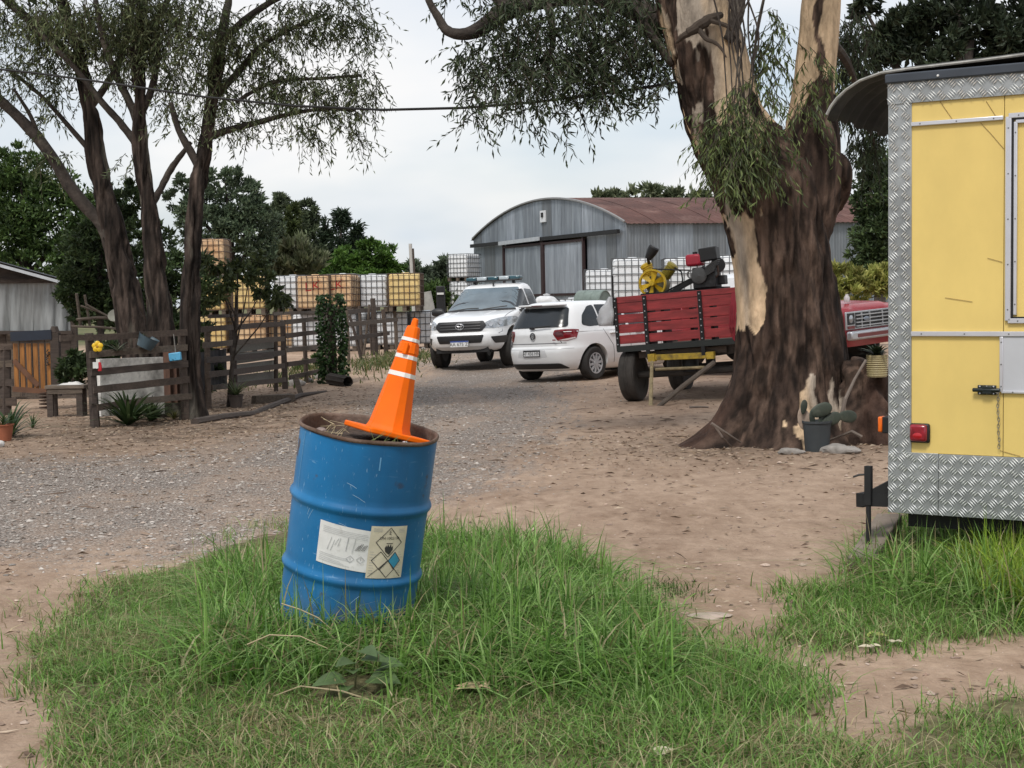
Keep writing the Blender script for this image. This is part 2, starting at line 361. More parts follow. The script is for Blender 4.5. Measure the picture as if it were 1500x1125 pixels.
xy = np.concatenate([np.stack([rng.normal(-4.5, 1.5, 8000), rng.normal(21.5, 3.8, 8000)], 1), np.stack([rng.normal(2.6, 1.4, 2600), rng.normal(15.2, 1.1, 2600)], 1), np.stack([rng.uniform(-5, 6, 2600), 5+21*rng.random(2600)**1.4], 1)])
tag(link('leaf_litter', ribbons(0, xy, .03, .095, .011, [(.22, .155, .10), (.14, .09, .06), (.28, .21, .15), (.34, .27, .2)], 'leaf_litter', .015), mlit, None, False), 'dry fallen eucalyptus leaves scattered over the dirt', 'leaf litter', kind='stuff')
xy = np.concatenate([np.stack([rng.uniform(-4, 4.5, 150), 7+14*rng.random(150)], 1), np.stack([rng.normal(2.2, 1.3, 160), rng.normal(16.5, 2, 160)], 1)])
tag(link('twigs', ribbons(0, xy, .08, .32, .008, [(.13, .09, .065), (.22, .16, .12)], 'twigs', .02), mlit, None, False), 'thin fallen twigs lying on the bare dirt', 'twigs', kind='stuff')

# ---- grass: blades
def blades(xy, h, w, lean, cols, name, label, nseg=3, droop=.5):
    m = len(xy); a = rng.random(m)*2*PI; la = np.abs(rng.normal(lean, lean*.6, m)); d = np.stack([np.cos(a), np.sin(a)], 1)
    b = a+PI/2+rng.normal(0, .6, m); s = np.stack([np.cos(b), np.sin(b)], 1); z0 = gz(xy[:, 0], xy[:, 1])
    rows = []
    for k in range(nseg+1):
        u = k/nseg; off = d*(h*la*(u**1.7))[:, None]; zz = h*(u-droop*np.minimum(la, 1.3)*.6*u**2.4); ww = w*(1-u**1.8)*.5
        c0 = np.concatenate([xy+off, (z0+zz)[:, None]], 1)
        if k < nseg:
            for sg in (-1, 1): rows.append(c0+np.concatenate([s*(sg*ww)[:, None], np.zeros((m, 1))], 1))
        else: rows.append(c0)
    nv = 2*nseg+1; V = np.stack(rows, 1).reshape(-1, 3); o = (np.arange(m)*nv)[:, None, None]
    Q = np.array([(2*k, 2*k+1, 2*k+3, 2*k+2) for k in range(nseg-1)]); T = np.array([(2*nseg-2, 2*nseg-1, 2*nseg)])
    Fs = [(Q[None]+o).reshape(-1, 4), (T[None]+o).reshape(-1, 3)]
    return npmesh(name, V, Fs, np.repeat(cols, nv, 0))
mgrass = mat('grass_blade', attr='col', rough=.55, var=0, spec=.3, translucent=.35)
def fill(poly, dens, pad=.5, wa=.2):
    p = np.array(poly); x0, y0 = p.min(0)-pad; x1, y1 = p.max(0)+pad; n = int(dens*(x1-x0)*(y1-y0))
    q = np.stack([rng.uniform(x0, x1, n), rng.uniform(y0, y1, n)], 1); wx, wy = warp(q[:, 0], q[:, 1], wa)
    return q[inpoly(wx+rng.normal(0, .07, n), wy+rng.normal(0, .12, n), poly)]
def gcol(n, mixdry, x, y, base=((.125, .25, .042), (.19, .34, .075), (.078, .17, .032), (.25, .385, .125)), dry=((.33, .28, .15), (.42, .37, .22), (.22, .2, .09))):
    c = np.array(base)[rng.integers(0, len(base), n)]; k = rng.random(n) < mixdry*(.3+1.4*fbm(x*2.3, y*2.3, 0, 51, 3)); c[k] = np.array(dry)[rng.integers(0, len(dry), k.sum())]
    return c*(.75+.5*rng.random((n, 1)))
WDP = G(520, 1010)
def notdrum(q):
    q = q[((q[:, 0]-WDP.x)/.15)**2+((q[:, 1]-WDP.y+.02)/.16)**2 > 1]
    return q[((q[:, 0]+.74)**2+(q[:, 1]-6.53)**2) > .29**2]
parts = []
def grow(poly, dens, h0, h1, w, lean, dry, name, label, nseg=3, thin=0, base=None, droop=.5, clump=0):
    q = notdrum(fill(poly, dens)); x, y = q[:, 0], q[:, 1]
    if thin: k = rng.random(len(q)) < sst(thin-.12, thin+.12, fbm(x*1.9, y*1.9, 0, 61, 4)); q = q[k]; x, y = q[:, 0], q[:, 1]
    if clump:
        cx = np.round(q/clump)*clump; q = q*.45+cx*.55+rng.normal(0, clump*.12, q.shape); q = notdrum(q); x, y = q[:, 0], q[:, 1]
    n = len(q); h = (h0+(h1-h0)*rng.random(n)**1.6)*(.55+.9*fbm(x*1.5, y*1.5, 0, 71, 3))
    cols = gcol(n, dry, x, y, base) if base else gcol(n, dry, x, y)
    me = blades(q, h, np.full(n, w)*(.6+.8*rng.random(n)), lean, cols, name, '', nseg, droop)
    tag(link(name, me, mgrass, None, True, 0), label, 'grass', kind='stuff')
grow(TALL, 5400, .10, .41, .0090, 1.05, .12, 'tall_grass', 'tall lush green grass growing round the foot of the blue drum', 4, droop=1., clump=.11)
grow(MID, 4600, .035, .13, .006, 1.2, .42, 'medium_grass', 'knee low grass spreading left of the blue drum', 3, .45)
grow(MID2, 6500, .05, .14, .006, .9, .12, 'medium_grass', 'bright low grass tongue running right of the blue drum', 3, .34)
grow(LOW, 9500, .03, .11, .006, 1.1, .36, 'short_grass', 'short trodden half dry grass along the front of the yard', 3, .30)
grow(RT, 2600, .10, .40, .009, 1.0, .16, 'tall_grass', 'tall grass growing under the yellow trailer', 4, droop=1., clump=.13)
grow(RL, 7000, .03, .12, .006, .9, .22, 'short_grass', 'low patchy grass in front of the yellow trailer', 3, .42)
grow(BR, 6500, .03, .10, .005, .9, .3, 'short_grass', 'sparse short grass in the near corner below the trailer', 3, .47)
grow(TUFT, 6000, .04, .08, .005, .9, .02, 'grass_tuft', 'small dark green tuft alone on the bare dirt', 3, base=((.05, .1, .02), (.07, .13, .025)))
ed = gpoly([(20, 900), (140, 840), (330, 782), (430, 755), (520, 790), (640, 780), (780, 790), (900, 850), (1000, 920), (1120, 935), (1260, 1000), (1100, 1000), (880, 940), (760, 850), (420, 820), (180, 920)])
grow(ed, 1500, .03, .10, .0045, 1., .5, 'edge_grass', 'straggling half dry grass fringing the green patch', 3, .5)
bright = gpoly([(1445, 885), (1470, 810), (1600, 800), (1600, 895), (1500, 905)])
grow(bright, 5200, .2, .42, .008, .7, .05, 'bright_grass', 'bright yellow green grass clump by the trailer edge', 4, base=((.22, .33, .035), (.28, .38, .05), (.15, .25, .03)), droop=.8)
hs = []
# ------------------------------------------------------------------ trees
mleaf = mat('leaf', attr='col', rough=.5, var=0, spec=.35, translucent=.28)
def leafmesh(name, C, D, L_, W_, cols):
    """C centres (base of leaf), D unit long axis; folded four vertex leaves"""
    m = len(C); r = rng.standard_normal((m, 3)); S = np.cross(D, r); S /= np.linalg.norm(S, axis=1)[:, None]+1e-9; Nn = np.cross(S, D)
    L_ = np.broadcast_to(L_, (m,))[:, None]; W_ = np.broadcast_to(W_, (m,))[:, None]
    mid = C+D*L_*.45+Nn*W_*.25
    V = np.stack([C, mid+S*W_*.5, C+D*L_-Nn*L_*.08, mid-S*W_*.5], 1).reshape(-1, 3)
    o = (np.arange(m)*4)[:, None, None]; Fm = (np.array([(0, 1, 2), (0, 2, 3)])[None]+o).reshape(-1, 3)
    return npmesh(name, V, Fm, np.repeat(cols, 4, 0))
def pal(n, cols, v=.35): return np.array(cols)[rng.integers(0, len(cols), n)]*(1-v+2*v*rng.random((n, 1)))
def unit(v): return v/(np.linalg.norm(v, axis=1)[:, None]+1e-9)
EUC = ((.10, .13, .058), (.135, .165, .075), (.07, .095, .042), (.19, .215, .11))
EUCD = ((.05, .07, .034), (.07, .092, .044), (.036, .052, .026))
def sprays(clusters, ntw, nlf, ll, lw, cols, droop=.75):
    """clusters: (centre, rx, ry_depth, rz, weight); hanging sprays of slender leaves. Returns leaf arrays and twig segments"""
    w = np.array([c[4]*c[1]*c[3] for c in clusters]); cnt = rng.multinomial(ntw, w/w.sum()); Cs, Ds, cc, tw = [], [], [], []
    for (c, rx, ry, rz, _), n in zip(clusters, cnt):
        if n == 0: continue
        u = unit(rng.standard_normal((n, 3)))*(rng.random((n, 1))**.42); p = np.array(c)+u*np.array([rx, ry, rz])
        d = unit(rng.standard_normal((n, 3))*np.array([1, 1, .4])+np.array([0, 0, -droop])); l = rng.uniform(.25, .6, n)*ll/.12
        shade = .75+.5*rng.random(n)
        for k in range(nlf):
            t_ = (k+.5+rng.uniform(-.4, .4, n))/nlf; q = p+d*(l*t_)[:, None]+np.array([0, 0, -1])*(l*.35*t_**2)[:, None]
            e = unit(d*.4+rng.standard_normal((n, 3))*.45+np.array([0, 0, -droop*1.1])); Cs.append(q); Ds.append(e); cc.append(pal(n, cols)*shade[:, None])
        tw.append((p, p+d*(l*.5)[:, None]+np.array([0, 0, -.09])*l[:, None], p+d*l[:, None]+np.array([0, 0, -.35])*l[:, None]))
    C = np.concatenate(Cs); D = np.concatenate(Ds); m = len(C)
    return C, D, ll*rng.uniform(.6, 1.25, m), lw*rng.uniform(.7, 1.3, m), np.concatenate(cc), tw
def twigmesh(name, tw, r):
    V, Fm = [], []; k = 0
    for a, b_, c in tw:
        for s in (np.array([r, 0, 0]), np.array([0, r, r*.3])):
            m = len(a); v = np.stack([a-s, a+s, b_-s*.7, b_+s*.7, c], 1).reshape(-1, 3); V.append(v); o = (np.arange(m)*5)[:, None, None]+k
            Fm.append((np.array([(0, 1, 3), (0, 3, 2), (2, 3, 4)])[None]+o).reshape(-1, 3)); k += len(v)
    return npmesh(name, np.concatenate(V), np.concatenate(Fm))
def pxc(px, py, rx, ry, Y, w=1., dep=None):            # an ellipse seen in the photograph given its own distance and real size
    s = Y/FOC; c = P(px, py, Y); return (tuple(c), rx*s, (dep if dep else max(rx, ry)*s), ry*s, w)
mtwig = mat('twig_bark', (.05, .036, .026), .9, var=.2)
def limb(mb, pts, Y, r, n=8, wob=.25):                  # pts in photo pixels, radii in photo pixels
    if not hasattr(Y, '__len__'): Y = [Y]*len(pts)
    s = [y/FOC for y in Y]; q = [P(p[0], p[1], y) for p, y in zip(pts, Y)]; out, rad = [], []
    for i in range(len(q)-1):
        for k in range(4):
            t_ = k/4; p0, p1, p2, p3 = q[max(i-1, 0)], q[i], q[i+1], q[min(i+2, len(q)-1)]
            v = .5*((2*p1)+(-p0+p2)*t_+(2*p0-5*p1+4*p2-p3)*t_*t_+(-p0+3*p1-3*p2+p3)*t_**3)
            rr = (r[i]*s[i])*(1-t_)+(r[i+1]*s[i+1])*t_; v = v+Vector((random.uniform(-1, 1), random.uniform(-1, 1), 0))*rr*wob*.3; out.append(v); rad.append(rr*random.uniform(.94, 1.06))
    out.append(q[-1]); rad.append(r[-1]*s[-1]); mb.tube(out, rad, n); return out
def bark_loft(name, pts, rad, n, m, parent, mt, colfn, flute=None, disp=.03):
    """a dense trunk loft: pts/rad splined to m rings of n points, displaced by bark noise; colours from colfn(x,y,z,ang,t)"""
    pts = np.array([tuple(p) for p in pts]); tt = np.linspace(0, 1, len(pts)); ts = np.linspace(0, 1, m)
    def cr(A):
        out = []
        for t_ in ts:
            f = t_*(len(A)-1); i = min(int(f), len(A)-2); u = f-i; p0, p1, p2, p3 = A[max(i-1, 0)], A[i], A[i+1], A[min(i+2, len(A)-1)]
            out.append(.5*((2*p1)+(-p0+p2)*u+(2*p0-5*p1+4*p2-p3)*u*u+(-p0+3*p1-3*p2+p3)*u**3))
        return np.array(out)
    C = cr(pts); Rr = cr(np.array(rad)[:, None])[:, 0]; T = np.gradient(C, axis=0); T /= np.linalg.norm(T, axis=1)[:, None]
    X = np.cross(np.array([0, 1, 0]), T); X /= np.linalg.norm(X, axis=1)[:, None]; Y = np.cross(T, X)
    a = np.arange(n)*2*PI/n; A, TT = np.meshgrid(a, ts); ca, sa = np.cos(A), np.sin(A)
    base = C[:, None]+(X[:, None]*ca[..., None]+Y[:, None]*sa[..., None])*Rr[:, None, None]
    x, y, z = base[..., 0], base[..., 1], base[..., 2]
    k = 1+.16*(fbm(ca*1.3+3, sa*1.3, z*.7, 81, 3)-.5)
    if flute is not None: k = k+flute(A, z)
    dd = disp*(fbm(x*5, y*5, z*1.3, 91, 4)-.5)*2+disp*.6*(fbm(x*16, y*16, z*3.2, 95, 3)-.5)*2-disp*1.5*np.clip(1-np.abs(fbm(x*6+3, y*6, z*.8, 97, 3)-.5)*9, 0, 1)
    col, dep = colfn(x, y, z, A, TT)
    V = C[:, None]+(X[:, None]*ca[..., None]+Y[:, None]*sa[..., None])*((Rr[:, None]*k+dd*(1-.75*dep)-.018*dep)[..., None])
    i = np.arange(m-1)[:, None]*n; j = np.arange(n)[None]; Fm = np.stack([i+j, i+(j+1) % n, i+n+(j+1) % n, i+n+j], -1).reshape(-1, 4)
    return V.reshape(-1, 3), Fm, col.reshape(-1, 3)
mbark = mat('eucalyptus_bark', attr='col', rough=.88, var=.45, vs=9, bump=1, bs=34, stretch=(1, 1, .36), spec=.2)

# ---- the big eucalyptus by the trailer
BY = 15.7; sc = BY/FOC
tb = G(1135, 640); bt = root('eucalyptus_tree', (0, 0, 0), 'massive old eucalyptus with peeling cream and brown bark beside the red cart', 'tree')
def bp_(px, py, Y=BY): return P(px, py, Y)
mp_ = [bp_(1150, 690), bp_(1150, 650), bp_(1152, 600), bp_(1156, 540), bp_(1154, 470), bp_(1147, 400), bp_(1137, 340), bp_(1122, 280), bp_(1092, 230), bp_(1064, 180), bp_(1047, 120), bp_(1032, 60), bp_(1016, 0), bp_(1000, -80), bp_(985, -170)]
mr_ = [r*sc for r in (112, 102, 90, 83, 77, 75, 75, 77, 68, 60, 58, 57, 54, 48, 40)]
def pale(x, y, z, A, T_, lean):
    px = (x/y*FOC); nse = fbm(x*2.2, y*2.2, z*.75, 101, 5); fine = fbm(x*7, y*7, z*2.4, 107, 3)
    v = .5+(nse-.5)*1.75+.22*(fine-.5)
    th = lean(px+750, z); m = sst(th-.008, th+.008, v)
    dark = np.array([.024, .0155, .012]); mid = np.array([.082, .054, .040]); cream = np.array([.56, .41, .265]); grey = np.array([.34, .285, .23])
    br = dark+(mid-dark)*np.clip((fbm(x*9, y*9, z*1.6, 111, 4)-.36)*2.6, 0, 1)[..., None]; br = br*(.45+1.25*sst(.30, .66, fbm(x*24, y*24, z*4.5, 113, 3)))[..., None]
    rd = np.array([.060, .033, .024]); br = br+(rd-br)*(.6*sst(.52, .66, fbm(x*1.6+5, y*1.6, z*.8, 117, 3)))[..., None]
    pl = grey+(cream-grey)*sst(.36, .56, fbm(x*2.6+7, y*2.6, z*.6, 121, 3))[..., None]; pl = pl*(.82+.36*fbm(x*12, y*12, z*4, 125, 3))[..., None]
    return br+(pl-br)*m[..., None], m
def leanA(px, z):
    t_ = .86-.36*sst(2.8, 4.2, z)                                           # more shed bark the higher it goes
    t_ = t_-.34*np.exp(-((px-(1112-8*(z-1.5)))/24)**2)*sst(.9, 1.3, z)*(1-sst(3.0, 3.6, z))       # the long cream strip up the middle
    t_ = t_-.12*np.exp(-((px-1084)/16)**2)*sst(1.1, 1.5, z)
    t_ = t_-.34*np.exp(-((px-1170)/13)**2-((z-2.7)/.38)**2)-.2*np.exp(-((px-1060)/14)**2)*sst(1.9, 2.4, z)-.2*np.exp(-((px-1128)/16)**2)*sst(2.0, 2.4, z)
    return t_+.22*sst(1175, 1215, px)*(1-sst(3.3, 4., z))
def flute(A, z):
    f = np.exp(-np.clip(z+.05, 0, 9)/.24)
    return .16*(fbm(np.cos(A)*2.6+4, np.sin(A)*2.6, z*1.9, 141, 4)-.5)*np.exp(-np.clip(z, 0, 9)/1.1)+f*(.20+.26*np.maximum(0, np.cos(3*A+2.2))**2+.42*np.maximum(0, np.cos(A-PI*1.04))**9*.7+.26*np.maximum(0, np.cos(A-PI*1.47))**10+.1*np.cos(7*A))+.05*np.cos(5*A+.7)*np.exp(-z/2.2)
V1, F1, c1 = bark_loft('t', mp_, mr_, 230, 340, bt, mbark, lambda *a: pale(*a, leanA), flute, .035)
st_ = [bp_(1172, 360, BY+.05), bp_(1180, 290, BY), bp_(1186, 220, BY-.05), bp_(1190, 150, BY), bp_(1197, 80, BY), bp_(1203, 0, BY), bp_(1212, -90, BY), bp_(1225, -170, BY)]
V2, F2, c2_ = bark_loft('t', st_, [r*sc for r in (44, 50, 44, 34, 32, 31, 27, 22)], 90, 120, bt, mbark, lambda *a: pale(*a, lambda px, z: .72-.36*sst(3.15, 3.75, z)-.3*np.exp(-((px-1168)/10)**2-((z-2.55)/.4)**2)), None, .03)
bu_ = [bp_(1190, 330, BY+.25), bp_(1214, 285, BY+.2), bp_(1222, 245, BY+.1), bp_(1212, 212, BY+.15)]
V3, F3, c3_ = bark_loft('t', bu_, [r*sc for r in (20, 30, 24, 6)], 60, 40, bt, mbark, lambda *a: pale(*a, lambda px, z: .95+0*z), None, .03)
sp_ = [bp_(1272, 672, BY-.4), bp_(1270, 640, BY-.4), bp_(1266, 590, BY-.3), bp_(1268, 552, BY-.2), bp_(1270, 538, BY-.1)]
V4, F4, c4_ = bark_loft('t', sp_, [r*sc for r in (62, 54, 44, 40, 4)], 80, 60, bt, mbark, lambda *a: pale(*a, lambda px, z: .9+0*z), lambda A, z: .12*np.cos(5*A), .04)
Vs, Fs_, Cc, k = [], [], [], 0
for v, f, c in ((V1, F1, c1), (V2, F2, c2_), (V3, F3, c3_), (V4, F4, c4_)): Vs.append(v); Fs_.append(f+k); Cc.append(c); k += len(v)
link('trunk', npmesh('trunk', np.concatenate(Vs), np.concatenate(Fs_), np.concatenate(Cc)), mbark, bt, True, 0)
mlimb = mat('limb_bark', (.045, .035, .029), .9, var=.45, vs=11, bump=.6, bs=24, col2=(.15, .13, .105), cs=2.6, cmid=.64)
mb = MB()
limb(mb, [(1030, 60), (960, 25), (880, -6), (800, -2), (745, 14), (700, 44), (672, 50), (652, 42), (640, 22), (628, 0), (615, -40)], [BY, BY+.4, BY+.7, BY+.6, BY+.4, BY+.2, BY, BY, BY, BY, BY], (22, 18, 16, 15, 14, 11, 8, 7, 6, 5, 4), 10)
limb(mb, [(1005, 60), (960, 30), (900, 60), (850, 80)], [BY, BY+.4, BY+.5, BY+.6], (5, 4, 3, 2))
limb(mb, [(745, 14), (700, -30), (660, -60)], BY+.4, (9, 7, 5))
limb(mb, [(800, 0), (810, 50), (800, 110)], [BY+.6, BY+.3, BY+.2], (7, 5, 2))
limb(mb, [(985, 95), (950, 45), (930, 10), (900, -50)], [BY, BY, BY+.2, BY+.4], (6, 6, 5, 4))
limb(mb, [(1215, -80), (1240, -200), (1290, -330)], BY, (26, 20, 12)); limb(mb, [(990, -150), (940, -260), (900, -400)], BY, (40, 28, 16))
for _k in range(13):
    _x = 1062+random.uniform(0, 70); limb(mb, [(_x+random.uniform(-25, 25), -20), (_x+random.uniform(-12, 12), 50), (_x, 110+random.uniform(-20, 20)), (_x+random.uniform(-10, 10), 150+random.uniform(0, 60))], BY-.6-random.random()*.2, (1.5, 1.4, 1.1, .6), 5)
limb(mb, [(1066, 60), (1078, 30), (1084, -30)], BY-.35, (8, 10, 10), 12)
mb.build('limb', mlimb, bt, True, 0)
mb = MB(); limb(mb, [(990, 64), (1003, 52), (1018, 42), (1036, 30), (1056, 22)], [BY-.42, BY-.5, BY-.52, BY-.5, BY-.4], (1, 5, 8, 8, 5), 9, .9); limb(mb, [(1022, 40), (1034, 56), (1052, 66), (1064, 84)], [BY-.5, BY-.6, BY-.65, BY-.7], (5, 3.5, 2.5, 1), 7, .8); limb(mb, [(1040, 30), (1068, 40), (1085, 62)], [BY-.5, BY-.6, BY-.7], (4, 3, 1.5), 7, .8)
mb.build('broken_branch_stub', mtwig, bt)
cl = [pxc(690, 85, 30, 42, BY, .8), pxc(745, 80, 45, 55, BY + .3), pxc(800, 70, 50, 60, BY), pxc(860, 60, 50, 60, BY+.4), pxc(915, 70, 50, 55, BY), pxc(960, 80, 35, 70, BY+.5), pxc(770, 120, 50, 36, BY-.3, .8), pxc(840, 120, 50, 38, BY, .8), pxc(890, 125, 32, 38, BY, .6), pxc(700, 140, 26, 40, BY, .55), pxc(785, 165, 14, 32, BY, .7), pxc(835, 165, 14, 18, BY, .5), pxc(965, 130, 22, 36, BY, .4), pxc(745, 15, 60, 30, BY), pxc(830, 5, 90, 40, BY), pxc(930, 10, 70, 40, BY+.3), pxc(680, -10, 40, 18, BY, .5), pxc(640, 150, 10, 8, BY, .2)]
C, D, l_, w_, cc, tw = sprays(cl, 900, 12, .10, .020, EUCD, .45)
link('crown', leafmesh('crown', C, D, l_, w_, cc), mleaf, bt, False); link('twigs', twigmesh('twigs', tw, .005), mtwig, bt, False)
cl = [pxc(1072, 195, 30, 50, BY-.8, 1.5, .25), pxc(1068, 240, 18, 32, BY-.78, .9, .2), pxc(1105, 150, 40, 60, BY-.7, .45, .3), pxc(1195, 110, 26, 50, BY-.35, .4, .2), pxc(1185, 165, 18, 20, BY-.4, .7, .15), pxc(1130, 60, 30, 70, BY+.2, .5, .4), pxc(1040, 200, 16, 46, BY-.75, .7, .2), pxc(1120, 230, 20, 50, BY-.7, .6, .2)]
C, D, l_, w_, cc, tw = sprays(cl, 330, 11, .10, .018, ((.13, .17, .055), (.10, .135, .048), (.165, .205, .075), (.07, .095, .042)), .9)
link('trunk_foliage', leafmesh('trunk_foliage', C, D, l_, w_, cc), mleaf, bt, False); link('twigs', twigmesh('twigs', tw, .005), mtwig, bt, False)
cl = [((x, BY+dy, z), rx, ry, rz, 1) for x, dy, z, rx, ry, rz in ((2, 0, 10, 3.5, 3, 2), (-.5, 1, 8.5, 2.6, 2.6, 1.6), (5, 1, 9.5, 3, 3, 2.2), (3, -2, 8.2, 2.6, 2, 1.3), (1, 2.5, 12, 3, 2.5, 1.8))]
C, D, l_, w_, cc, tw = sprays(cl, 1500, 9, .26, .06, EUCD, .6)
link('upper_crown', leafmesh('upper_crown', C, D, l_, w_, cc), mleaf, bt, False)

# ---- three brown trunks behind the fence on the left, each its own tree
def lefttree(label, trunk, Y, rad, branches, clusters, ntw, cols, up):
    r0 = root('eucalyptus_tree', (0, 0, 0), label, 'tree', group='slender eucalyptus trees behind the plank fence'); s = Y/FOC; rad = [q*.84 for q in rad]
    pp = [P(a, b_, Y) for a, b_ in trunk]
    def brown(x, y, z, A, T_):
        d = np.array([.020, .015, .0125]); m_ = np.array([.062, .046, .038]); g = np.array([.15, .135, .11])
        c = d+(m_-d)*np.clip((fbm(x*9, y*9, z*1.5, 131, 4)-.35)*2.6, 0, 1)[..., None]; c = c*(.45+1.2*sst(.3, .66, fbm(x*24, y*24, z*4, 133, 3)))[..., None]; p = sst(.60, .68, fbm(x*3, y*3, z*.8, 137, 4)+.10*sst(3, 6, z)); return c+(g-c)*(p*.8)[..., None], p*.5
    v, f, c = bark_loft('t', pp, [q*s for q in rad], 72, 260, r0, mbark, brown, lambda A, z: .3*np.exp(-np.clip(z, 0, 9)/.3)*(1+np.cos(3*A)), .035)
    link('trunk', npmesh('trunk', v, f, c), mbark, r0, True, 0)
    m_ = MB()
    for pts, rr in branches: limb(m_, pts, Y, rr, 7)
    m_.build('limb', mlimb, r0, True, 0)
    C, D, l_, w_, cc, tw = sprays(clusters, int(ntw*.72), 11, .105, .020, cols, .5)
    link('crown', leafmesh('crown', C, D, l_, w_, cc), mleaf, r0, False); link('twigs', twigmesh('twigs', tw, .006), mtwig, r0, False)
    C, D, l_, w_, cc, tw = sprays(up, 900, 9, .22, .06, EUCD, .4); link('upper_crown', leafmesh('upper_crown', C, D, l_, w_, cc), mleaf, r0, False)
YA, YB, YC = 22.3, 21.6, 20.9
lefttree('leaning brown trunked eucalyptus forking low, leftmost of the three', [(212, 640), (207, 600), (197, 500), (180, 400), (157, 300), (141, 230), (130, 150), (114, 80), (97, 20), (80, -60), (70, -160)], YA, (40, 30, 27, 25, 20, 17, 14, 12, 11, 9, 6),
  [([(172, 378), (150, 330), (110, 285), (65, 215), (20, 165), (-40, 115)], (13, 10, 9.5, 9, 8, 7)), ([(62, 215), (45, 170), (20, 130)], (3.5, 3, 2)), ([(148, 240), (110, 195), (60, 140), (10, 100)], (4, 4, 3, 2.5)), ([(130, 160), (170, 100), (190, 30), (200, -40)], (6, 5, 5, 4)), ([(118, 100), (70, 50), (20, 10), (-20, -30)], (8, 7, 6, 5))],
  [pxc(50, 85, 60, 45, YA, .7), pxc(40, 25, 60, 35, YA-.5, 1), pxc(110, 50, 60, 50, YA, 1.2), pxc(170, 40, 50, 45, YA, 1.2), pxc(20, 120, 30, 30, YA, .5), pxc(90, 130, 40, 25, YA, .4), pxc(60, 170, 30, 20, YA, .3), pxc(75, 235, 25, 20, YA, .5)], 900, EUC, [((-6, 22.5, 8.5), 2.4, 2.2, 1.6, 1), ((-7.5, 22, 7.5), 1.8, 2, 1.2, 1)])
lefttree('tall brown trunked eucalyptus, middle one of the three with a kinked side branch', [(250, 640), (247, 600), (240, 500), (229, 400), (218, 300), (208, 220), (204, 150), (201, 80), (208, 0), (214, -80), (220, -170)], YB, (34, 25, 24, 21, 17, 15, 13, 12, 10, 8, 6),
  [([(222, 300), (236, 275), (250, 248), (266, 226), (280, 208)], (6, 5, 5, 4, 3)), ([(207, 225), (196, 205), (175, 178), (150, 150), (110, 100), (70, 60), (20, 10)], (7, 6, 5.5, 5, 4, 4, 3)), ([(206, 190), (190, 150), (168, 105), (152, 60), (140, 0)], (7, 6, 5.5, 5, 4)), ([(204, 170), (222, 130), (230, 80), (226, 20)], (6, 5.5, 5, 4)), ([(205, 60), (240, 10), (260, -40)], (5, 4, 4))],
  [pxc(200, 60, 45, 45, YB, 1), pxc(230, 30, 45, 50, YB, 1.1), pxc(255, 110, 35, 55, YB, .7), pxc(180, 100, 40, 25, YB, .4), pxc(210, 5, 80, 25, YB-.4, 1), pxc(95, 20, 60, 30, YB-.8, 1), pxc(190, 240, 14, 20, YB, .3)], 760, EUC, [((-5, 21.5, 9), 2.4, 2.4, 1.7, 1), ((-4, 20, 8), 2, 1.8, 1.3, 1)])
lefttree('dark trunked eucalyptus nearest the track, hanging sprays over the cable', [(286, 650), (284, 612), (279, 520), (279, 420), (282, 330), (292, 260), (304, 200), (314, 120), (326, 50), (338, -20), (346, -100), (352, -180)], YC, (34, 21, 19, 17, 16, 16, 14, 13, 11, 10, 8, 6),
  [([(308, 200), (335, 190), (375, 180), (420, 168), (470, 160), (520, 162)], (6, 5, 4.5, 3.5, 2.5, 2)), ([(292, 245), (278, 220), (262, 190), (250, 150)], (6, 6, 5, 4)), ([(316, 140), (345, 110), (380, 70), (420, 45), (480, 20)], (6, 5, 4.5, 3.5, 2)), ([(326, 60), (370, 20), (430, -10), (520, -10)], (6, 5, 4, 3)), ([(345, 150), (400, 120), (470, 115), (530, 110)], (3, 3, 2.5, 2))],
  [pxc(320, 130, 40, 70, YC, .8), pxc(360, 60, 55, 45, YC, 1), pxc(430, 30, 65, 35, YC, 1), pxc(500, 20, 55, 38, YC, .9), pxc(400, 120, 45, 40, YC, .7), pxc(460, 135, 55, 38, YC, .9), pxc(520, 125, 40, 45, YC, .9), pxc(440, 185, 45, 20, YC, .55), pxc(520, 185, 28, 25, YC, .6), pxc(370, 175, 30, 30, YC, .4), pxc(290, 40, 50, 50, YC-.5, 1), pxc(540, 55, 18, 24, YC, .7), pxc(270, 170, 30, 40, YC, .3)], 1300, EUC, [((-3, 20.5, 8.6), 2.6, 2.2, 1.5, 1), ((-1.8, 20, 8), 1.8, 1.8, 1, 1)])

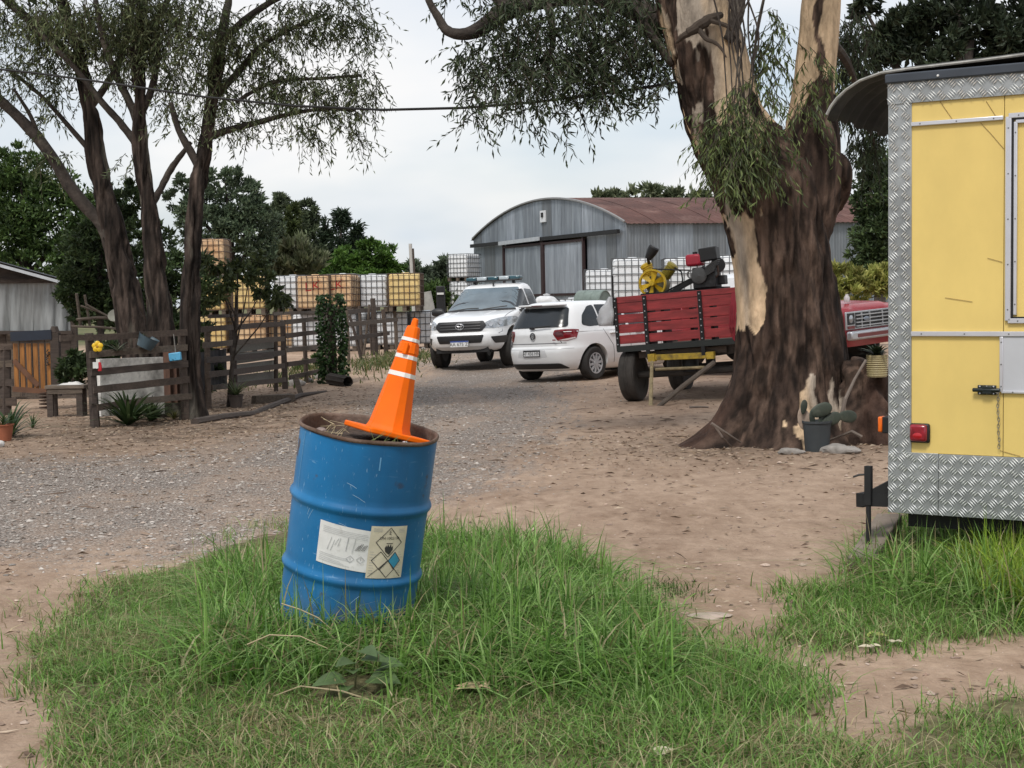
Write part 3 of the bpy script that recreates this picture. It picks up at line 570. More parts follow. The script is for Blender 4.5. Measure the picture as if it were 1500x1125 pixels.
# ---- background trees and bushes: crowns of leaf clumps round real limbs
def crown_tree(name, label, lobes, Y, cols, nleaf, ll, trunk=None, tr=5, group=None, cat='tree', clump=.2, up=.25, shell=.55, parent_mat=None):
    """lobes: photo ellipses (px,py,rx,ry); each becomes an ellipsoid at its own distance filled with leaf clumps"""
    r0 = root(name, (0, 0, 0), label, cat, group=group); s = Y/FOC; Cs, Ds, cc = [], [], []
    tot = sum(a[2]*a[3] for a in lobes)
    for (px, py, rx, ry) in lobes:
        Yl = Y+random.uniform(-.25, .25)*rx*s; c = np.array(P(px, py, Yl)); n = int(nleaf*rx*ry/tot); rad = np.array([rx*s, max(rx, ry)*s*.8, ry*s])
        k = max(6, n//55); u = unit(rng.standard_normal((k, 3)))*(shell+(1.04-shell)*rng.random((k, 1))); ctr = c+u*rad; cr_ = clump*min(rad[0], rad[2])*(.6+.9*rng.random((k, 1)))
        i = rng.integers(0, k, n); v = unit(rng.standard_normal((n, 3)))*(rng.random((n, 1))**.4); p = ctr[i]+v*cr_[i]*np.array([1.1, 1.1, .8])
        d = unit(u[i]*.6+v*.5+rng.standard_normal((n, 3))*.6+np.array([0, 0, up])); Cs.append(p); Ds.append(d); sh = (.65+.7*rng.random((k, 1)))[i]; cc.append(pal(n, cols, .25)*sh)
    C = np.concatenate(Cs); D = np.concatenate(Ds); m = len(C); C[:, 2] = np.maximum(C[:, 2], .05)
    link('crown', leafmesh('crown', C, D, ll*rng.uniform(.6, 1.3, m), ll*.5*rng.uniform(.6, 1.2, m), np.concatenate(cc)), mleaf, r0, False)
    m_ = MB(); top = lobes[0]
    if trunk is None: trunk = [(top[0], None), (top[0], top[1])]
    base = P(trunk[0][0], 445, Y); base.z = float(gz0(base.x, base.y))-.1; tp = P(trunk[-1][0], trunk[-1][1], Y)
    pts = [base.lerp(tp, q)+Vector((random.uniform(-1, 1), random.uniform(-1, 1), 0))*tr*s*.6*(q > 0) for q in (0, .3, .6, 1)]; m_.tube(pts, [tr*s*q for q in (1.2, .95, .7, .3)], 8)
    for (px, py, rx, ry) in lobes[:10]:
        e = P(px, py, Y); st = base.lerp(tp, random.uniform(.35, .7)); mid = st.lerp(e, .55)+Vector((0, 0, -.06*(e-st).length)); m_.tube([st, mid, e], [tr*s*.45, tr*s*.3, tr*s*.1], 6)
    m_.build('trunk', mlimb, r0, True, 0); return r0
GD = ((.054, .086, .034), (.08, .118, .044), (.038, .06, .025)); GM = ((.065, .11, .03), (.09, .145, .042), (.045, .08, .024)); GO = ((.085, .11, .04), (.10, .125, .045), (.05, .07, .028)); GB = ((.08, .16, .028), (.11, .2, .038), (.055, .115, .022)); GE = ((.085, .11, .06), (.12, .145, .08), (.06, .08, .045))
crown_tree('broadleaf_tree', 'dense green broadleaf tree rising behind the plastic curtained hut', [(40, 300, 75, 70), (0, 330, 60, 80), (90, 340, 70, 75), (30, 250, 60, 40), (60, 400, 80, 50), (120, 400, 50, 70), (-60, 300, 80, 100), (150, 330, 36, 60)], 33, ((.065, .11, .03), (.09, .145, .04), (.04, .075, .022)), 30000, .125, tr=12, shell=.5)
crown_tree('dark_hedge', 'dark leafy hedge closing the gap behind the three trunks', [(215, 420, 40, 45), (260, 430, 40, 45), (180, 450, 40, 40), (240, 370, 30, 40), (290, 420, 30, 50), (215, 480, 60, 30), (270, 490, 50, 26), (195, 350, 22, 40)], 31, GD, 12000, .13, tr=4, cat='hedge', shell=.4)
for _i, (_a, _b, _c, _d, _l) in enumerate(((112, 540, 30, 34, 'low dark shrub between the gate and the potted fence'), (300, 545, 26, 34, 'low dark shrub at the near end of the long fence'), (455, 540, 24, 14, 'low green shrub behind the long fence near the ivy'), (160, 520, 26, 26, 'low dark shrub behind the potted fence by the leaning trunk'), (232, 512, 30, 24, 'low dark shrub between the two brown trunks'))): crown_tree('low_shrub', _l, [(_a, _b, _c, _d), (_a+8, _b-14, _c*.7, _d*.7), (_a-10, _b+10, _c*.7, _d*.6)], (23.2, 24.4, 34, 23.6, 23.4)[_i], GM if _i == 2 else GD, 1500, .1, tr=1.5, cat='shrub', group='low shrubs behind the fences', shell=.3)
crown_tree('broadleaf_tree', 'broad green tree standing left of the hut at the frame edge', [(-230, 300, 110, 90), (-330, 350, 110, 90), (-160, 370, 80, 70), (-260, 400, 130, 50)], 36, ((.065, .11, .03), (.09, .145, .04), (.04, .075, .022)), 12000, .2, tr=12, shell=.5)
crown_tree('bushy_tree', 'shadowed leafy young tree growing between the hut and the trunks', [(130, 380, 40, 60), (115, 430, 36, 40), (150, 330, 32, 40), (165, 430, 30, 40), (180, 300, 30, 40)], 25.5, GD, 13000, .10, [(142, 500), (145, 340)], 6, shell=.4)
crown_tree('willowy_shrub', 'leafy shrub on thin stems leaning over the plank fence', [(345, 400, 45, 30), (385, 425, 40, 30), (330, 430, 34, 30), (370, 375, 36, 24), (410, 430, 26, 28), (315, 385, 30, 26)], 23.6, GO, 1500, .12, [(330, 560), (350, 400)], 3.5, cat='shrub', shell=.3, up=-.5, clump=.28)
crown_tree('round_tree', 'big dark rounded tree beyond the stacked tote tanks', [(340, 300, 48, 46), (365, 340, 45, 50), (300, 330, 40, 46), (335, 360, 60, 50), (270, 290, 26, 30), (375, 312, 20, 26), (330, 266, 28, 20), (375, 380, 28, 40)], 62, ((.085, .12, .07), (.125, .165, .095), (.055, .082, .048)), 17000, .20, tr=9, shell=.7, clump=.17)
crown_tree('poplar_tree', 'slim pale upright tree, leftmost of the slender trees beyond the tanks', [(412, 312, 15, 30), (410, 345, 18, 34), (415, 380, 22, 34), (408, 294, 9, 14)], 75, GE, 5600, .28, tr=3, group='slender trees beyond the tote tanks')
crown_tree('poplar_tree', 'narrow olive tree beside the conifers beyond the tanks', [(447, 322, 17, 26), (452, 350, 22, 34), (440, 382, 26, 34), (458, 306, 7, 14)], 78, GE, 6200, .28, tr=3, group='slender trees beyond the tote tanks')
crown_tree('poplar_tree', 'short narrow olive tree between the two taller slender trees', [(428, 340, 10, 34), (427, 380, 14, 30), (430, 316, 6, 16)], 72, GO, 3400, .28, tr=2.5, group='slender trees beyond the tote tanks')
crown_tree('leafy_tree', 'bright green spreading tree behind the white tote tanks', [(545, 378, 34, 24), (520, 385, 30, 22), (565, 392, 22, 20), (500, 395, 30, 18), (540, 362, 18, 10), (550, 410, 40, 20)], 70, GB, 11000, .23, tr=5)
crown_tree('reed_clump', 'pale feathery cane clump behind the yellow tote tank', [(430, 378, 22, 22), (455, 392, 22, 16), (405, 385, 20, 20)], 66, ((.13, .15, .08), (.10, .12, .06), (.17, .18, .11)), 2600, .5, tr=1.5, cat='cane', up=1.4)
def conifer(label, px, top, base_y, halfw, Y):
    r0 = root('conifer_tree', (0, 0, 0), label, 'tree', group='dark conifers beyond the tote tanks'); s = Y/FOC; tp = P(px, top, Y); bs_ = P(px, base_y, Y); bs_.z = 0; H = tp.z; m_ = MB(); m_.tube([bs_, bs_.lerp(tp, .5), tp], [.22, .14, .02], 6); Cs, Ds = [], []
    hz_ = P(px, base_y, Y).z
    for k in range(46):
        q = random.random()**.8; z = hz_+(H-hz_)*(1-q*.98); rr = halfw*s*(.12+.95*q)*random.uniform(.6, 1.15); a = random.uniform(0, 2*PI); o_ = bs_.lerp(tp, z/H); e = o_+Vector((math.cos(a)*rr, math.sin(a)*rr, -.12*rr)); m_.tube([o_, e], [.05, .01], 4)
        n = 46; t_ = rng.random(n); p = np.array(o_)[None]+(np.array(e)-np.array(o_))[None]*t_[:, None]+rng.standard_normal((n, 3))*np.array([.16, .16, .1])*(1-.5*t_)[:, None]; Cs.append(p); Ds.append(unit(np.array(e-o_)[None]*.8/max(rr, .1)+rng.standard_normal((n, 3))*.6+np.array([0, 0, .15])))
    m_.build('trunk', mlimb, r0); C = np.concatenate(Cs); D = np.concatenate(Ds); m = len(C)
    link('crown', leafmesh('crown', C, D, .42*rng.uniform(.6, 1.2, m), .10, pal(m, ((.03, .05, .027), (.042, .062, .033), (.022, .038, .021)))), mleaf, r0, False)
conifer('tall pointed dark conifer, highest of the three beyond the tanks', 499, 308, 420, 24, 80)
conifer('slim dark conifer left of the tallest one', 477, 322, 420, 14, 82); conifer('dark conifer with drooping boughs right of the tallest one', 522, 330, 420, 20, 79)
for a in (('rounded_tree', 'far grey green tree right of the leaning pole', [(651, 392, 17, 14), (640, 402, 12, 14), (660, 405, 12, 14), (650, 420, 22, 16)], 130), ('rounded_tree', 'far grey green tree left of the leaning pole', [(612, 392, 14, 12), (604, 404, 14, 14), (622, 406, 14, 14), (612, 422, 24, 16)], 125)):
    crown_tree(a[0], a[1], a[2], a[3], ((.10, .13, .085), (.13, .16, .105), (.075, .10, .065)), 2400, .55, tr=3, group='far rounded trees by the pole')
crown_tree('dark_hedge', 'dark green bushes between the pole and the white pickup', [(640, 432, 26, 18), (665, 428, 20, 20), (620, 436, 22, 16), (690, 432, 16, 14), (655, 445, 30, 12)], 66, GM, 3600, .32, tr=2, cat='bush')
for i, (px, py, rx, ry) in enumerate(((955, 283, 20, 12), (985, 288, 18, 9), (915, 288, 22, 9), (1022, 290, 20, 8), (884, 290, 12, 5))):
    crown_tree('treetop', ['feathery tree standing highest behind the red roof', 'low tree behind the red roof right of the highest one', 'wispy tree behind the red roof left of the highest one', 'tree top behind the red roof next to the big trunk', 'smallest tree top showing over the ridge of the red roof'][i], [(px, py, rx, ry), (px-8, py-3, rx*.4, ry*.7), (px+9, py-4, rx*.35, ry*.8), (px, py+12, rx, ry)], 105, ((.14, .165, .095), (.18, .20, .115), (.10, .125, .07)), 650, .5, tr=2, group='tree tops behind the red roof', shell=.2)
crown_tree('evergreen_tree', 'dark dense evergreen standing between the big trunk and the trailer', [(1292, 290, 40, 50), (1290, 345, 40, 45), (1312, 250, 40, 50), (1300, 360, 46, 40), (1335, 300, 50, 70), (1268, 240, 14, 18), (1262, 372, 18, 24), (1290, 395, 40, 28)], 38, GD, 16000, .16, tr=9)
crown_tree('evergreen_tree', 'dark tall tree filling the sky above the trailer roof', [(1330, 40, 60, 50), (1410, 30, 70, 60), (1480, 50, 70, 60), (1290, 70, 30, 44), (1370, 80, 60, 40), (1270, 20, 30, 30), (1450, 100, 60, 40), (1540, 30, 70, 90), (1400, -60, 120, 60)], 27, ((.034, .048, .027), (.048, .064, .036), (.024, .036, .02)), 12000, .17, [(1420, 400), (1410, 60)], 22, shell=.25)
cl = [pxc(1255, 130, 30, 60, 18, .6), pxc(1280, 190, 22, 30, 18, .5), pxc(1250, 60, 26, 50, 18, .9), pxc(1265, 215, 26, 22, 18.2, .4)]
C, D, l_, w_, cc, tw = sprays(cl, 330, 10, .11, .02, EUCD, .8); link('right_spray', leafmesh('right_spray', C, D, l_, w_, cc), mleaf, bt, False); link('twigs', twigmesh('twigs', tw, .005), mtwig, bt, False)
m_ = MB(); limb(m_, [(1206, 50), (1240, 90), (1262, 150), (1280, 210)], [BY, 16.4, 17.3, 18], (9, 6, 4, 2)); m_.build('limb', mlimb, bt)
crown_tree('yellow_bush', 'yellow green bush behind the red pickup', [(1235, 412, 24, 20), (1265, 415, 26, 20), (1295, 412, 26, 24), (1225, 400, 12, 12), (1330, 410, 30, 26), (1250, 435, 40, 16)], 33, ((.34, .35, .10), (.42, .41, .14), (.24, .27, .07)), 5200, .17, tr=2, cat='bush', up=.8)
# ------------------------------------------------------------------ shed with an arched roof
YC_ = 60.0; cor = P(917, 326, YC_); eave = cor.z
lf = P(694, 351, YC_*110/90); fd = Vector((lf.x-cor.x, lf.y-cor.y, 0)); FW = fd.length; fd.normalize()
gd = Matrix.Rotation(R(-8), 3, 'Z')@Vector((fd.y, -fd.x, 0)); SL = 17.0
org = Vector((cor.x, cor.y, 0)); fn = Vector((-fd.y, fd.x, 0)); fn = fn if fn.dot(CAM-org) > 0 else -fn
shed = root('storage_shed', org, 'big grey corrugated metal shed with arched gable and rusty red roof', 'shed')
def arch(s_): q = (s_/FW-.5)*2; return eave+(P(808, 293, YC_+.5*FW*fd.y).z-eave)*(1-abs(q)**2.0)
mzinc = [mat('zinc_%d' % i, c, .55, .55, var=.22, vs=1.6, stretch=(3, 3, .35), col2=c2, cs=1.1, cmid=.55) for i, (c, c2) in enumerate((((.25, .28, .315), (.35, .39, .43)), ((.215, .24, .27), (.29, .32, .35)), ((.32, .355, .40), (.42, .46, .51)), ((.19, .21, .228), (.17, .18, .19))))]
mrust = mat('rust_roof', (.095, .042, .033), .8, .1, var=.3, vs=.9, col2=(.20, .12, .10), cs=.8, cmid=.66)
mblack = mat('black_steel', (.012, .012, .013), .55, .2, var=.2); mredst = mat('maroon_steel', (.035, .018, .019), .6, .2, var=.2)
def corr(mb, a, b, z0, z1, nw, amp, n):                 # corrugated strip from a to b, z0 bottom, z1(s) top
    k = nw*4; vs = []
    for i in range(k+1):
        p = a.lerp(b, i/k); o_ = n*(amp*math.sin(2*PI*i/4)); vs += [Vector((p.x, p.y, z0(i/k) if callable(z0) else z0))+o_, Vector((p.x, p.y, z1(i/k) if callable(z1) else z1))+o_]
    mb.add(vs, [(2*i, 2*i+2, 2*i+3, 2*i+1) for i in range(k)])
rail = eave-.32; npn = 16
for i in range(npn):
    s0, s1 = FW*i/npn, FW*(i+1)/npn+.03
    m_ = MB(); corr(m_, fd*s0, fd*s1, rail, lambda t_, s0=s0, s1=s1: arch(min(s0+(s1-s0)*t_, FW)), 9, .012, fn); m_.build('wall_sheet', mzinc[[0, 1, 0, 3, 0, 1, 0, 2][i*5 % 8]], shed, True, 0)
ds = [(0.0, .20, 'w'), (.20, .46, 'd'), (.46, .76, 'd'), (.76, 1., 'w')]
def spx(px, py=400): p = PL(px, py, org, fn); return (p-org).dot(fd)
sd0, sd1, sd2 = spx(861), spx(800), spx(742)
for s0, s1, kk, zb in ((0, sd0, 4, 0), (sd2, FW, 3, 0)):
    for i in range(kk):
        a_, b_ = s0+(s1-s0)*i/kk, s0+(s1-s0)*(i+1)/kk; m_ = MB(); corr(m_, fd*a_, fd*(b_+.02), zb, rail, 8, .012, fn); m_.build('wall_sheet', mzinc[[1, 3, 0, 1][i % 4]], shed, True, 0)
for s0, s1, q in ((sd0, sd1, 2), (sd1, sd2, 1)):
    d_ = MB(); corr(d_, fd*(s0+.08)+fn*.12, fd*(s1-.08)+fn*.12, .1, rail-.15, 26, .012, fn); dr = d_.build('sliding_door', mzinc[0 if q == 1 else 2], shed, True, 0)
    e = MB()
    for s_ in (s0+.06, s1-.06): e.bar(fd*s_+fn*.15+Vector((0, 0, .1)), fd*s_+fn*.15+Vector((0, 0, rail-.1)), .12, .1, fn)
    zl = PL(800, 432, org, fn).z-.0
    for z in (zl-.0, rail-.2): e.bar(fd*s0+fn*.16+Vector((0, 0, z)), fd*s1+fn*.16+Vector((0, 0, z)), .06, .1)
    e.build('door_frame', mredst, dr)
m_ = MB(); m_.bar(fd*.3+fn*.18+Vector((0, 0, rail)), fd*(FW-.1)+fn*.18+Vector((0, 0, rail)), .14, .16); m_.build('door_rail', mblack, shed)
m_ = MB(); m_.bar(fd*spx(800)+fn*.3+Vector((0, 0, rail+.02)), fd*spx(740)+fn*.3+Vector((0, 0, rail-.02)), .05, .17); m_.build('rail_cover', mat('pale_zinc', (.5, .53, .56), .5, .4), shed)
v_ = PL(797, 317, org, fn)-org; m_ = MB(); m_.box(v_+fn*.05, (.5, .5, .5), Matrix(((fd.x, fn.x, 0), (fd.y, fn.y, 0), (0, 0, 1)))@Matrix.Diagonal((1, .12, 1))); pv = m_.build('gable_vent', mat('vent_white', (.62, .64, .66), .6), shed)
m_ = MB(); m_.box(v_+fn*.1+Vector((0, 0, .06)), (.16, .05, .2), Matrix(((fd.x, fn.x, 0), (fd.y, fn.y, 0), (0, 0, 1)))); m_.build('vent_hole', mblack, pv)
for i in range(12):                                       # long side wall
    a_, b_ = gd*(SL*i/12), gd*(SL*(i+1)/12+.02); m_ = MB(); corr(m_, a_, b_, 0, eave-.02, 11, .012, -fd); m_.build('side_sheet', mzinc[[3, 1, 3, 0][i*3 % 4]], shed, True, 0)
m_ = MB(); corr(m_, gd*SL, gd*SL+fd*FW, 0, lambda t_: arch(t_*FW), 60, .012, -fn); m_.build('back_wall', mzinc[3], shed, True, 0)
m_ = MB(); corr(m_, fd*FW, fd*FW+gd*SL, 0, eave, 60, .012, fd); m_.build('far_wall', mzinc[3], shed, True, 0)
NR = 14
for i in range(NR):                                       # roof sheets side by side along the ridge
    t0, t1 = -.06+(SL+.3)*i/NR, -.06+(SL+.3)*(i+1)/NR+.06; vs_, fs_ = [], []; nu, nvv = 24, 20
    for a_ in range(nu+1):
        for b_ in range(nvv+1):
            s_ = -.25+(FW+.5)*b_/nvv; q = t0+(t1-t0)*a_/nu; z = arch(max(min(s_, FW), 0))-(.1 if s_ < 0 or s_ > FW else 0)+.05+.012*math.sin(a_*PI/2)+.004*(i % 2); p = fd*s_+gd*q; vs_.append((p.x, p.y, z))
    fs_ = [(a_*(nvv+1)+b_, (a_+1)*(nvv+1)+b_, (a_+1)*(nvv+1)+b_+1, a_*(nvv+1)+b_+1) for a_ in range(nu) for b_ in range(nvv)]
    m_ = MB(); m_.add(vs_, fs_); m_.build('roof_sheet', mrust, shed, True, 0)
m_ = MB(); m_.tube([Vector((0, 0, 0))+fd*(FW*k/24)+fn*.07+Vector((0, 0, arch(FW*k/24)+.04)) for k in range(25)], .05, 5); m_.build('verge_trim', mat('trim_zinc', (.26, .26, .26), .6, .3), shed)

# ------------------------------------------------------------------ hut with the plastic curtain, gate and bench on the left
mwood = [mat('old_wood_%d' % i, c, .88, var=.35, vs=7, stretch=(1, 1, 6) if i == 2 else (.8, 5, 5), bump=.4, bs=30) for i, c in enumerate(((.075, .055, .043), (.10, .078, .06), (.06, .045, .037), (.135, .108, .085)))]
HY = 27.0
hut = root('hut', (P(40, 500, HY).x, HY, 0), 'dark shack with sheet roof and clear plastic curtain on the left', 'hut'); hl = hut.location
def hp(px, py, dy=0): p = P(px, py, HY+dy); return Vector((p.x-hl.x, p.y-hl.y, p.z))
mplast = mat('clear_plastic', (.34, .36, .365), .32, var=.3, vs=2.5, stretch=(3, 3, .5), spec=.6, translucent=.3)
vs_, fs_ = [], []; nu, nvv = 70, 10
for a_ in range(nu+1):
    for b_ in range(nvv+1):
        px = -60+166*a_/nu; t_ = b_/nvv; p = hp(px, 414+72*t_); w_ = .035*math.sin(a_*.45+2*math.sin(a_*.21))*(.4+t_)+.012*math.sin(a_*2.1+b_*.5); vs_.append((p.x+.03*math.sin(a_*.9)*t_, p.y+w_, p.z))
fs_ = [(a_*(nvv+1)+b_, (a_+1)*(nvv+1)+b_, (a_+1)*(nvv+1)+b_+1, a_*(nvv+1)+b_+1) for a_ in range(nu) for b_ in range(nvv)]
m_ = MB(); m_.add(vs_, fs_); m_.build('plastic_curtain', mplast, hut, True, 0)
for a, b_ in (((-70, 370), (98, 412)),):
    m_ = MB(); p0, p1 = hp(a[0], 366), hp(b_[0], 412); u_ = (p1-p0).normalized(); vs_, fs_ = [], []
    for k in range(41):
        y_ = -.35+3.4*k/40; o_ = Vector((-.36*y_, y_, .02*math.sin(k*PI/2)+.005*y_)); vs_ += [p0+o_, p1+o_]
    m_.add(vs_, [(2*k, 2*k+1, 2*k+3, 2*k+2) for k in range(40)]); m_.build('roof_sheet', mat('roof_sheet_grey', (.05, .052, .056), .5, .5, var=.2), hut, True, 0)
    m_ = MB(); m_.bar(p0+Vector((0, -.37, -.02)), p1+Vector((0, -.37, -.02)), .03, .05); m_.build('roof_edge', mat('pale_zinc', (.5, .53, .56)), hut)
m_ = MB()
m_.add([hp(-70, 372, .05), hp(97, 412, .05), hp(97, 416, .05), hp(-70, 416, .05)], [(0, 1, 2, 3)]); m_.build('gable_board', mwood[2], hut)
m_ = MB(); m_.bar(hp(-70, 413, -.06), hp(106, 411, -.06), .05, .07); m_.bar(hp(-70, 487, -.06), hp(106, 487, -.06), .05, .06); m_.build('beam', mwood[2], hut)
for px in (-30, 106): m_ = MB(); m_.bar(hp(px, 410, .05), hp(px, 410, .05)*1+Vector((0, 0, -hp(px, 410).z)), .1, .1, (0, 1, 0)); m_.build('post', mwood[2], hut)
for k in range(9): m_ = MB(); a_ = hp(-66+19*k, 489, .04); m_.box((a_.x+.1, a_.y, a_.z/2), (.215, .025, a_.z)); m_.build('wall_board', mwood[k % 3], hut)
m_ = MB(); a_, b_ = hp(-70, 400, 3), hp(106, 400, 3); m_.bar(Vector((a_.x, a_.y, 1)), Vector((b_.x, b_.y, 1)), .04, 2); m_.bar(Vector((b_.x, b_.y, 1)), Vector((b_.x, .1, 1)), .04, 2); m_.build('back_wall', mwood[2], hut)

# gate: orange planks
gY = 24.0
gate = root('plank_gate', P(48, 575, gY), 'orange varnished plank gate with a diagonal brace', 'gate'); gl = gate.location.copy()
def loc(px, py, Y, l): return P(px, py, Y)-l
mor = mat('varnished_pine', (.30, .125, .028), .5, var=.35, vs=5, stretch=(6, 6, .6), col2=(.12, .045, .015), cs=4, cmid=.66)
for k in range(6):
    a_, b_ = loc(19+9.7*k, 503, gY, gl), loc(19+9.7*(k+1)-.5, 572+k*.4, gY, gl); m_ = MB(); m_.box(((a_.x+b_.x)/2, random.uniform(-.004, .004), (a_.z+b_.z)/2), (b_.x-a_.x, .025, a_.z-b_.z)); m_.build('plank', mor, gate, bevel=.003)
m_ = MB(); m_.bar(loc(20, 528, gY-.03, gl), loc(56, 565, gY-.03, gl), .02, .075, (0, 0, 1)); m_.build('brace', mat('brace_brown', (.13, .06, .032), .7, var=.3), gate)
m_ = MB(); m_.bar(loc(19, 570, gY-.03, gl), loc(78, 574, gY-.03, gl), .03, .08); m_.build('bottom_rail', mat('brace_brown'), gate)
m_ = MB(); m_.bar(loc(16, 493, gY-.05, gl), loc(76, 490, gY-.05, gl), .06, .15); m_.build('top_band', mat('dark_blue_paint', (.012, .018, .032), .5, var=.2), gate)
m_ = MB(); m_.bar(loc(81, 487, gY, gl), loc(83, 580, gY, gl), .13, .13, (0, 1, 0)); m_.tube([loc(80, 486, gY, gl), loc(80, 478, gY, gl)], [.08, .05], 7); m_.build('gate_post', mwood[2], gate)
m_ = MB()
for q in range(8): m_.tube([loc(66+random.uniform(0, 8), 512+3.2*q, gY-.04, gl), loc(70+random.uniform(-5, 5), 515+3*q, gY-.06, gl), loc(70+random.uniform(-6, 5), 512+3*q, gY-.04, gl)], .008, 4)
m_.build('iron_ornament', mblack, gate)

def board_fence(name, label, boards, posts, Yl, Yr, pxl, pxr, thick=.03, extra=None):
    """boards: (xl,yl,xr,yr,h px); the plane runs from distance Yl at pxl to Yr at pxr"""
    A_, B_ = P(pxl, 500, Yl), P(pxr, 500, Yr); n = Vector((A_.y-B_.y, B_.x-A_.x, 0)).normalized()
    if n.y > 0: n = -n
    o_ = G(pxl, 600); r0 = root(name, Vector((A_.x, A_.y, gzf(A_.x, A_.y))), label, 'fence'); l0 = r0.location.copy(); q = Vector((A_.x, A_.y, 0))
    for i, (xl, yl, xr, yr, h) in enumerate(boards):
        a_, b_ = PL(xl, yl, q, n), PL(xr, yr, q, n); s = a_.y/FOC; d = (b_-a_).normalized(); m_ = MB(); k = 5; prev = None; hh = h*s
        pts = [a_.lerp(b_, j/k)+Vector((0, 0, random.uniform(-.004, .004))) for j in range(k+1)]; vs_ = []
        for p in pts:
            w = hh*random.uniform(.93, 1.06)/2
            for sy in (-1, 1):
                for sz in (-1, 1): vs_.append(p-l0+n*(.055+sy*thick/2+random.uniform(-.004, .004))+Vector((0, 0, sz*w)))
        fs_ = []
        for j in range(k): b0 = 4*j; fs_ += [(b0, b0+4, b0+5, b0+1), (b0+2, b0+3, b0+7, b0+6), (b0+1, b0+5, b0+7, b0+3), (b0, b0+2, b0+6, b0+4)]
        fs_ += [(0, 1, 3, 2), (4*k, 4*k+2, 4*k+3, 4*k+1)]; m_.add(vs_, fs_); m_.build('board', mwood[i % 4 if i % 3 else 0], r0, False)
    for i, (xt, yt, xb, yb, w) in enumerate(posts):
        a_, b_ = PL(xt, yt, q, n), PL(xb, yb, q, n); s = a_.y/FOC; m_ = MB(); b_.z = min(b_.z, gzf(b_.x, b_.y))-.05
        m_.tube([a_-l0+Vector((random.uniform(-.01, .01), 0, 0)), a_.lerp(b_, .5)-l0, b_-l0], [w*s*.5, w*s*.53, w*s*.58], 6); m_.build('post', mwood[[2, 0][i % 2]], r0, True, 50)
    return r0, q, n, l0
board_fence('plank_fence', 'dark plank fence section beside the orange gate at the left edge', [(-40, 510, 20, 507, 9), (-40, 536, 20, 532, 10), (-40, 562, 21, 560, 10), (-40, 590, 26, 588, 12)], [(8, 508, 8, 600, 15), (-30, 508, -30, 600, 14)], 22.6, 22.6, 0, 100)
fA, qA, nA, lA = board_fence('plank_fence', 'weathered plank fence hung with pots in front of the tree trunks', [(127, 495, 270, 487, 9.5), (128, 519, 270, 509, 10), (130, 545.5, 271, 533, 10.5), (133, 571, 273, 556, 10.5), (138, 597, 200, 588, 10), (196, 588, 277, 580, 9), (84, 496, 131, 494, 9)], [(131, 488, 140, 630, 13), (266, 485, 272, 606, 12)], 19.6, 20.75, 135, 272)
def onA(px, py, off=0): return PL(px, py, qA+nA*off, nA)
# slab behind the fence
sl = root('concrete_slab', onA(190, 606, -.5), 'stained whitish concrete slab leaning behind the plank fence', 'slab'); m_ = MB(); o_ = sl.location.copy()
m_.prism([tuple(((onA(px, py, -.5)-o_).dot(Vector((nA.y*-1, nA.x, 0))), (onA(px, py, -.5)-o_).z)) for px, py in ((146, 526), (240, 523), (241, 606), (148, 610))], (0, 0, 0), (-nA.y, nA.x, 0), (0, 0, 1), -.08)
m_.build('panel', mat('stained_white', (.66, .64, .60), .85, var=.25, vs=9, col2=(.13, .125, .11), cs=3.2, cmid=.58, bump=.3), sl)
for i in range(3):
    pk = root('upright_plank', onA(246+10*i, 590, -.25), ['brown upright plank nearest the slab behind the fence', 'brown upright plank, middle of three behind the fence', 'brown upright plank next to the dark trunk'][i], 'plank', group='upright planks behind the fence'); a_ = onA(246+10*i, 512, -.25)
    m_ = MB(); m_.box((0, 0, (a_.z-pk.location.z)/2), (.085, .03, a_.z-pk.location.z)); m_.build('plank', mat('red_brown_wood', (.12, .062, .042), .8, var=.4, vs=5, stretch=(6, 6, .7)), pk)
wb = root('wood_block', G(268, 606), 'sawn timber block at the foot of the fence by the dark trunk', 'block'); m_ = MB(); m_.box((0, 0, .1), (.17, .2, .2)); m_.build('block', mwood[3], wb, bevel=.008)
# pots and toys on the fence
def pot(name, label, p, r, h, m, plant=None, taper=.75, cat='pot', sq=False):
    r0 = root(name, p, label, cat); m_ = MB(); n = 4 if sq else 16; m_.lathe([(0, 0), (r*taper, 0), (r, h), (r*1.06, h), (r*1.06, h*.93), (r*.95, h*.9), (0, h*.86)], n); m_.build('pot_body', m, r0, not sq); return r0
def strap(r0, n, L_, w, cols, z=0, spread=1., name='leaves', stiff=1.):
    Vs, Fs_, Cc = [], [], []; k = 0
    for i in range(n):
        a = random.uniform(0, 2*PI); el = random.uniform(.35, 1.35)/max(spread, .9); l = L_*random.uniform(.6, 1.15); d = Vector((math.cos(a), math.sin(a), 0)); s = Vector((-d.y, d.x, 0)); c = np.array(random.choice(cols))*random.uniform(.7, 1.3)
        for j in range(6):
            u = j/5; p = d*(l*u*math.cos(el)*(1+.2*u))+Vector((0, 0, z+l*(u*math.sin(el)-.34*u*u*(.6+.5*el)*stiff))); ww = w*(.7+.6*u-1.25*u**2.2)
            Vs += [p-s*ww/2, p+s*ww/2+Vector((0, 0, .0))]; Cc += [c, c]
        Fs_ += [(k+2*j, k+2*j+1, k+2*j+3, k+2*j+2) for j in range(5)]; k += 12
    link(name, npmesh(name, np.array([tuple(v) for v in Vs]), np.array(Fs_), np.array(Cc)), mleaf, r0, True, 0)
tp = onA(143, 513, .12); fl = root('toy_windmill', tp,  'yellow flower shaped ornament fixed to the fence corner', 'ornament'); my = mat('yellow_plastic', (.75, .48, .02), .4, var=.1)
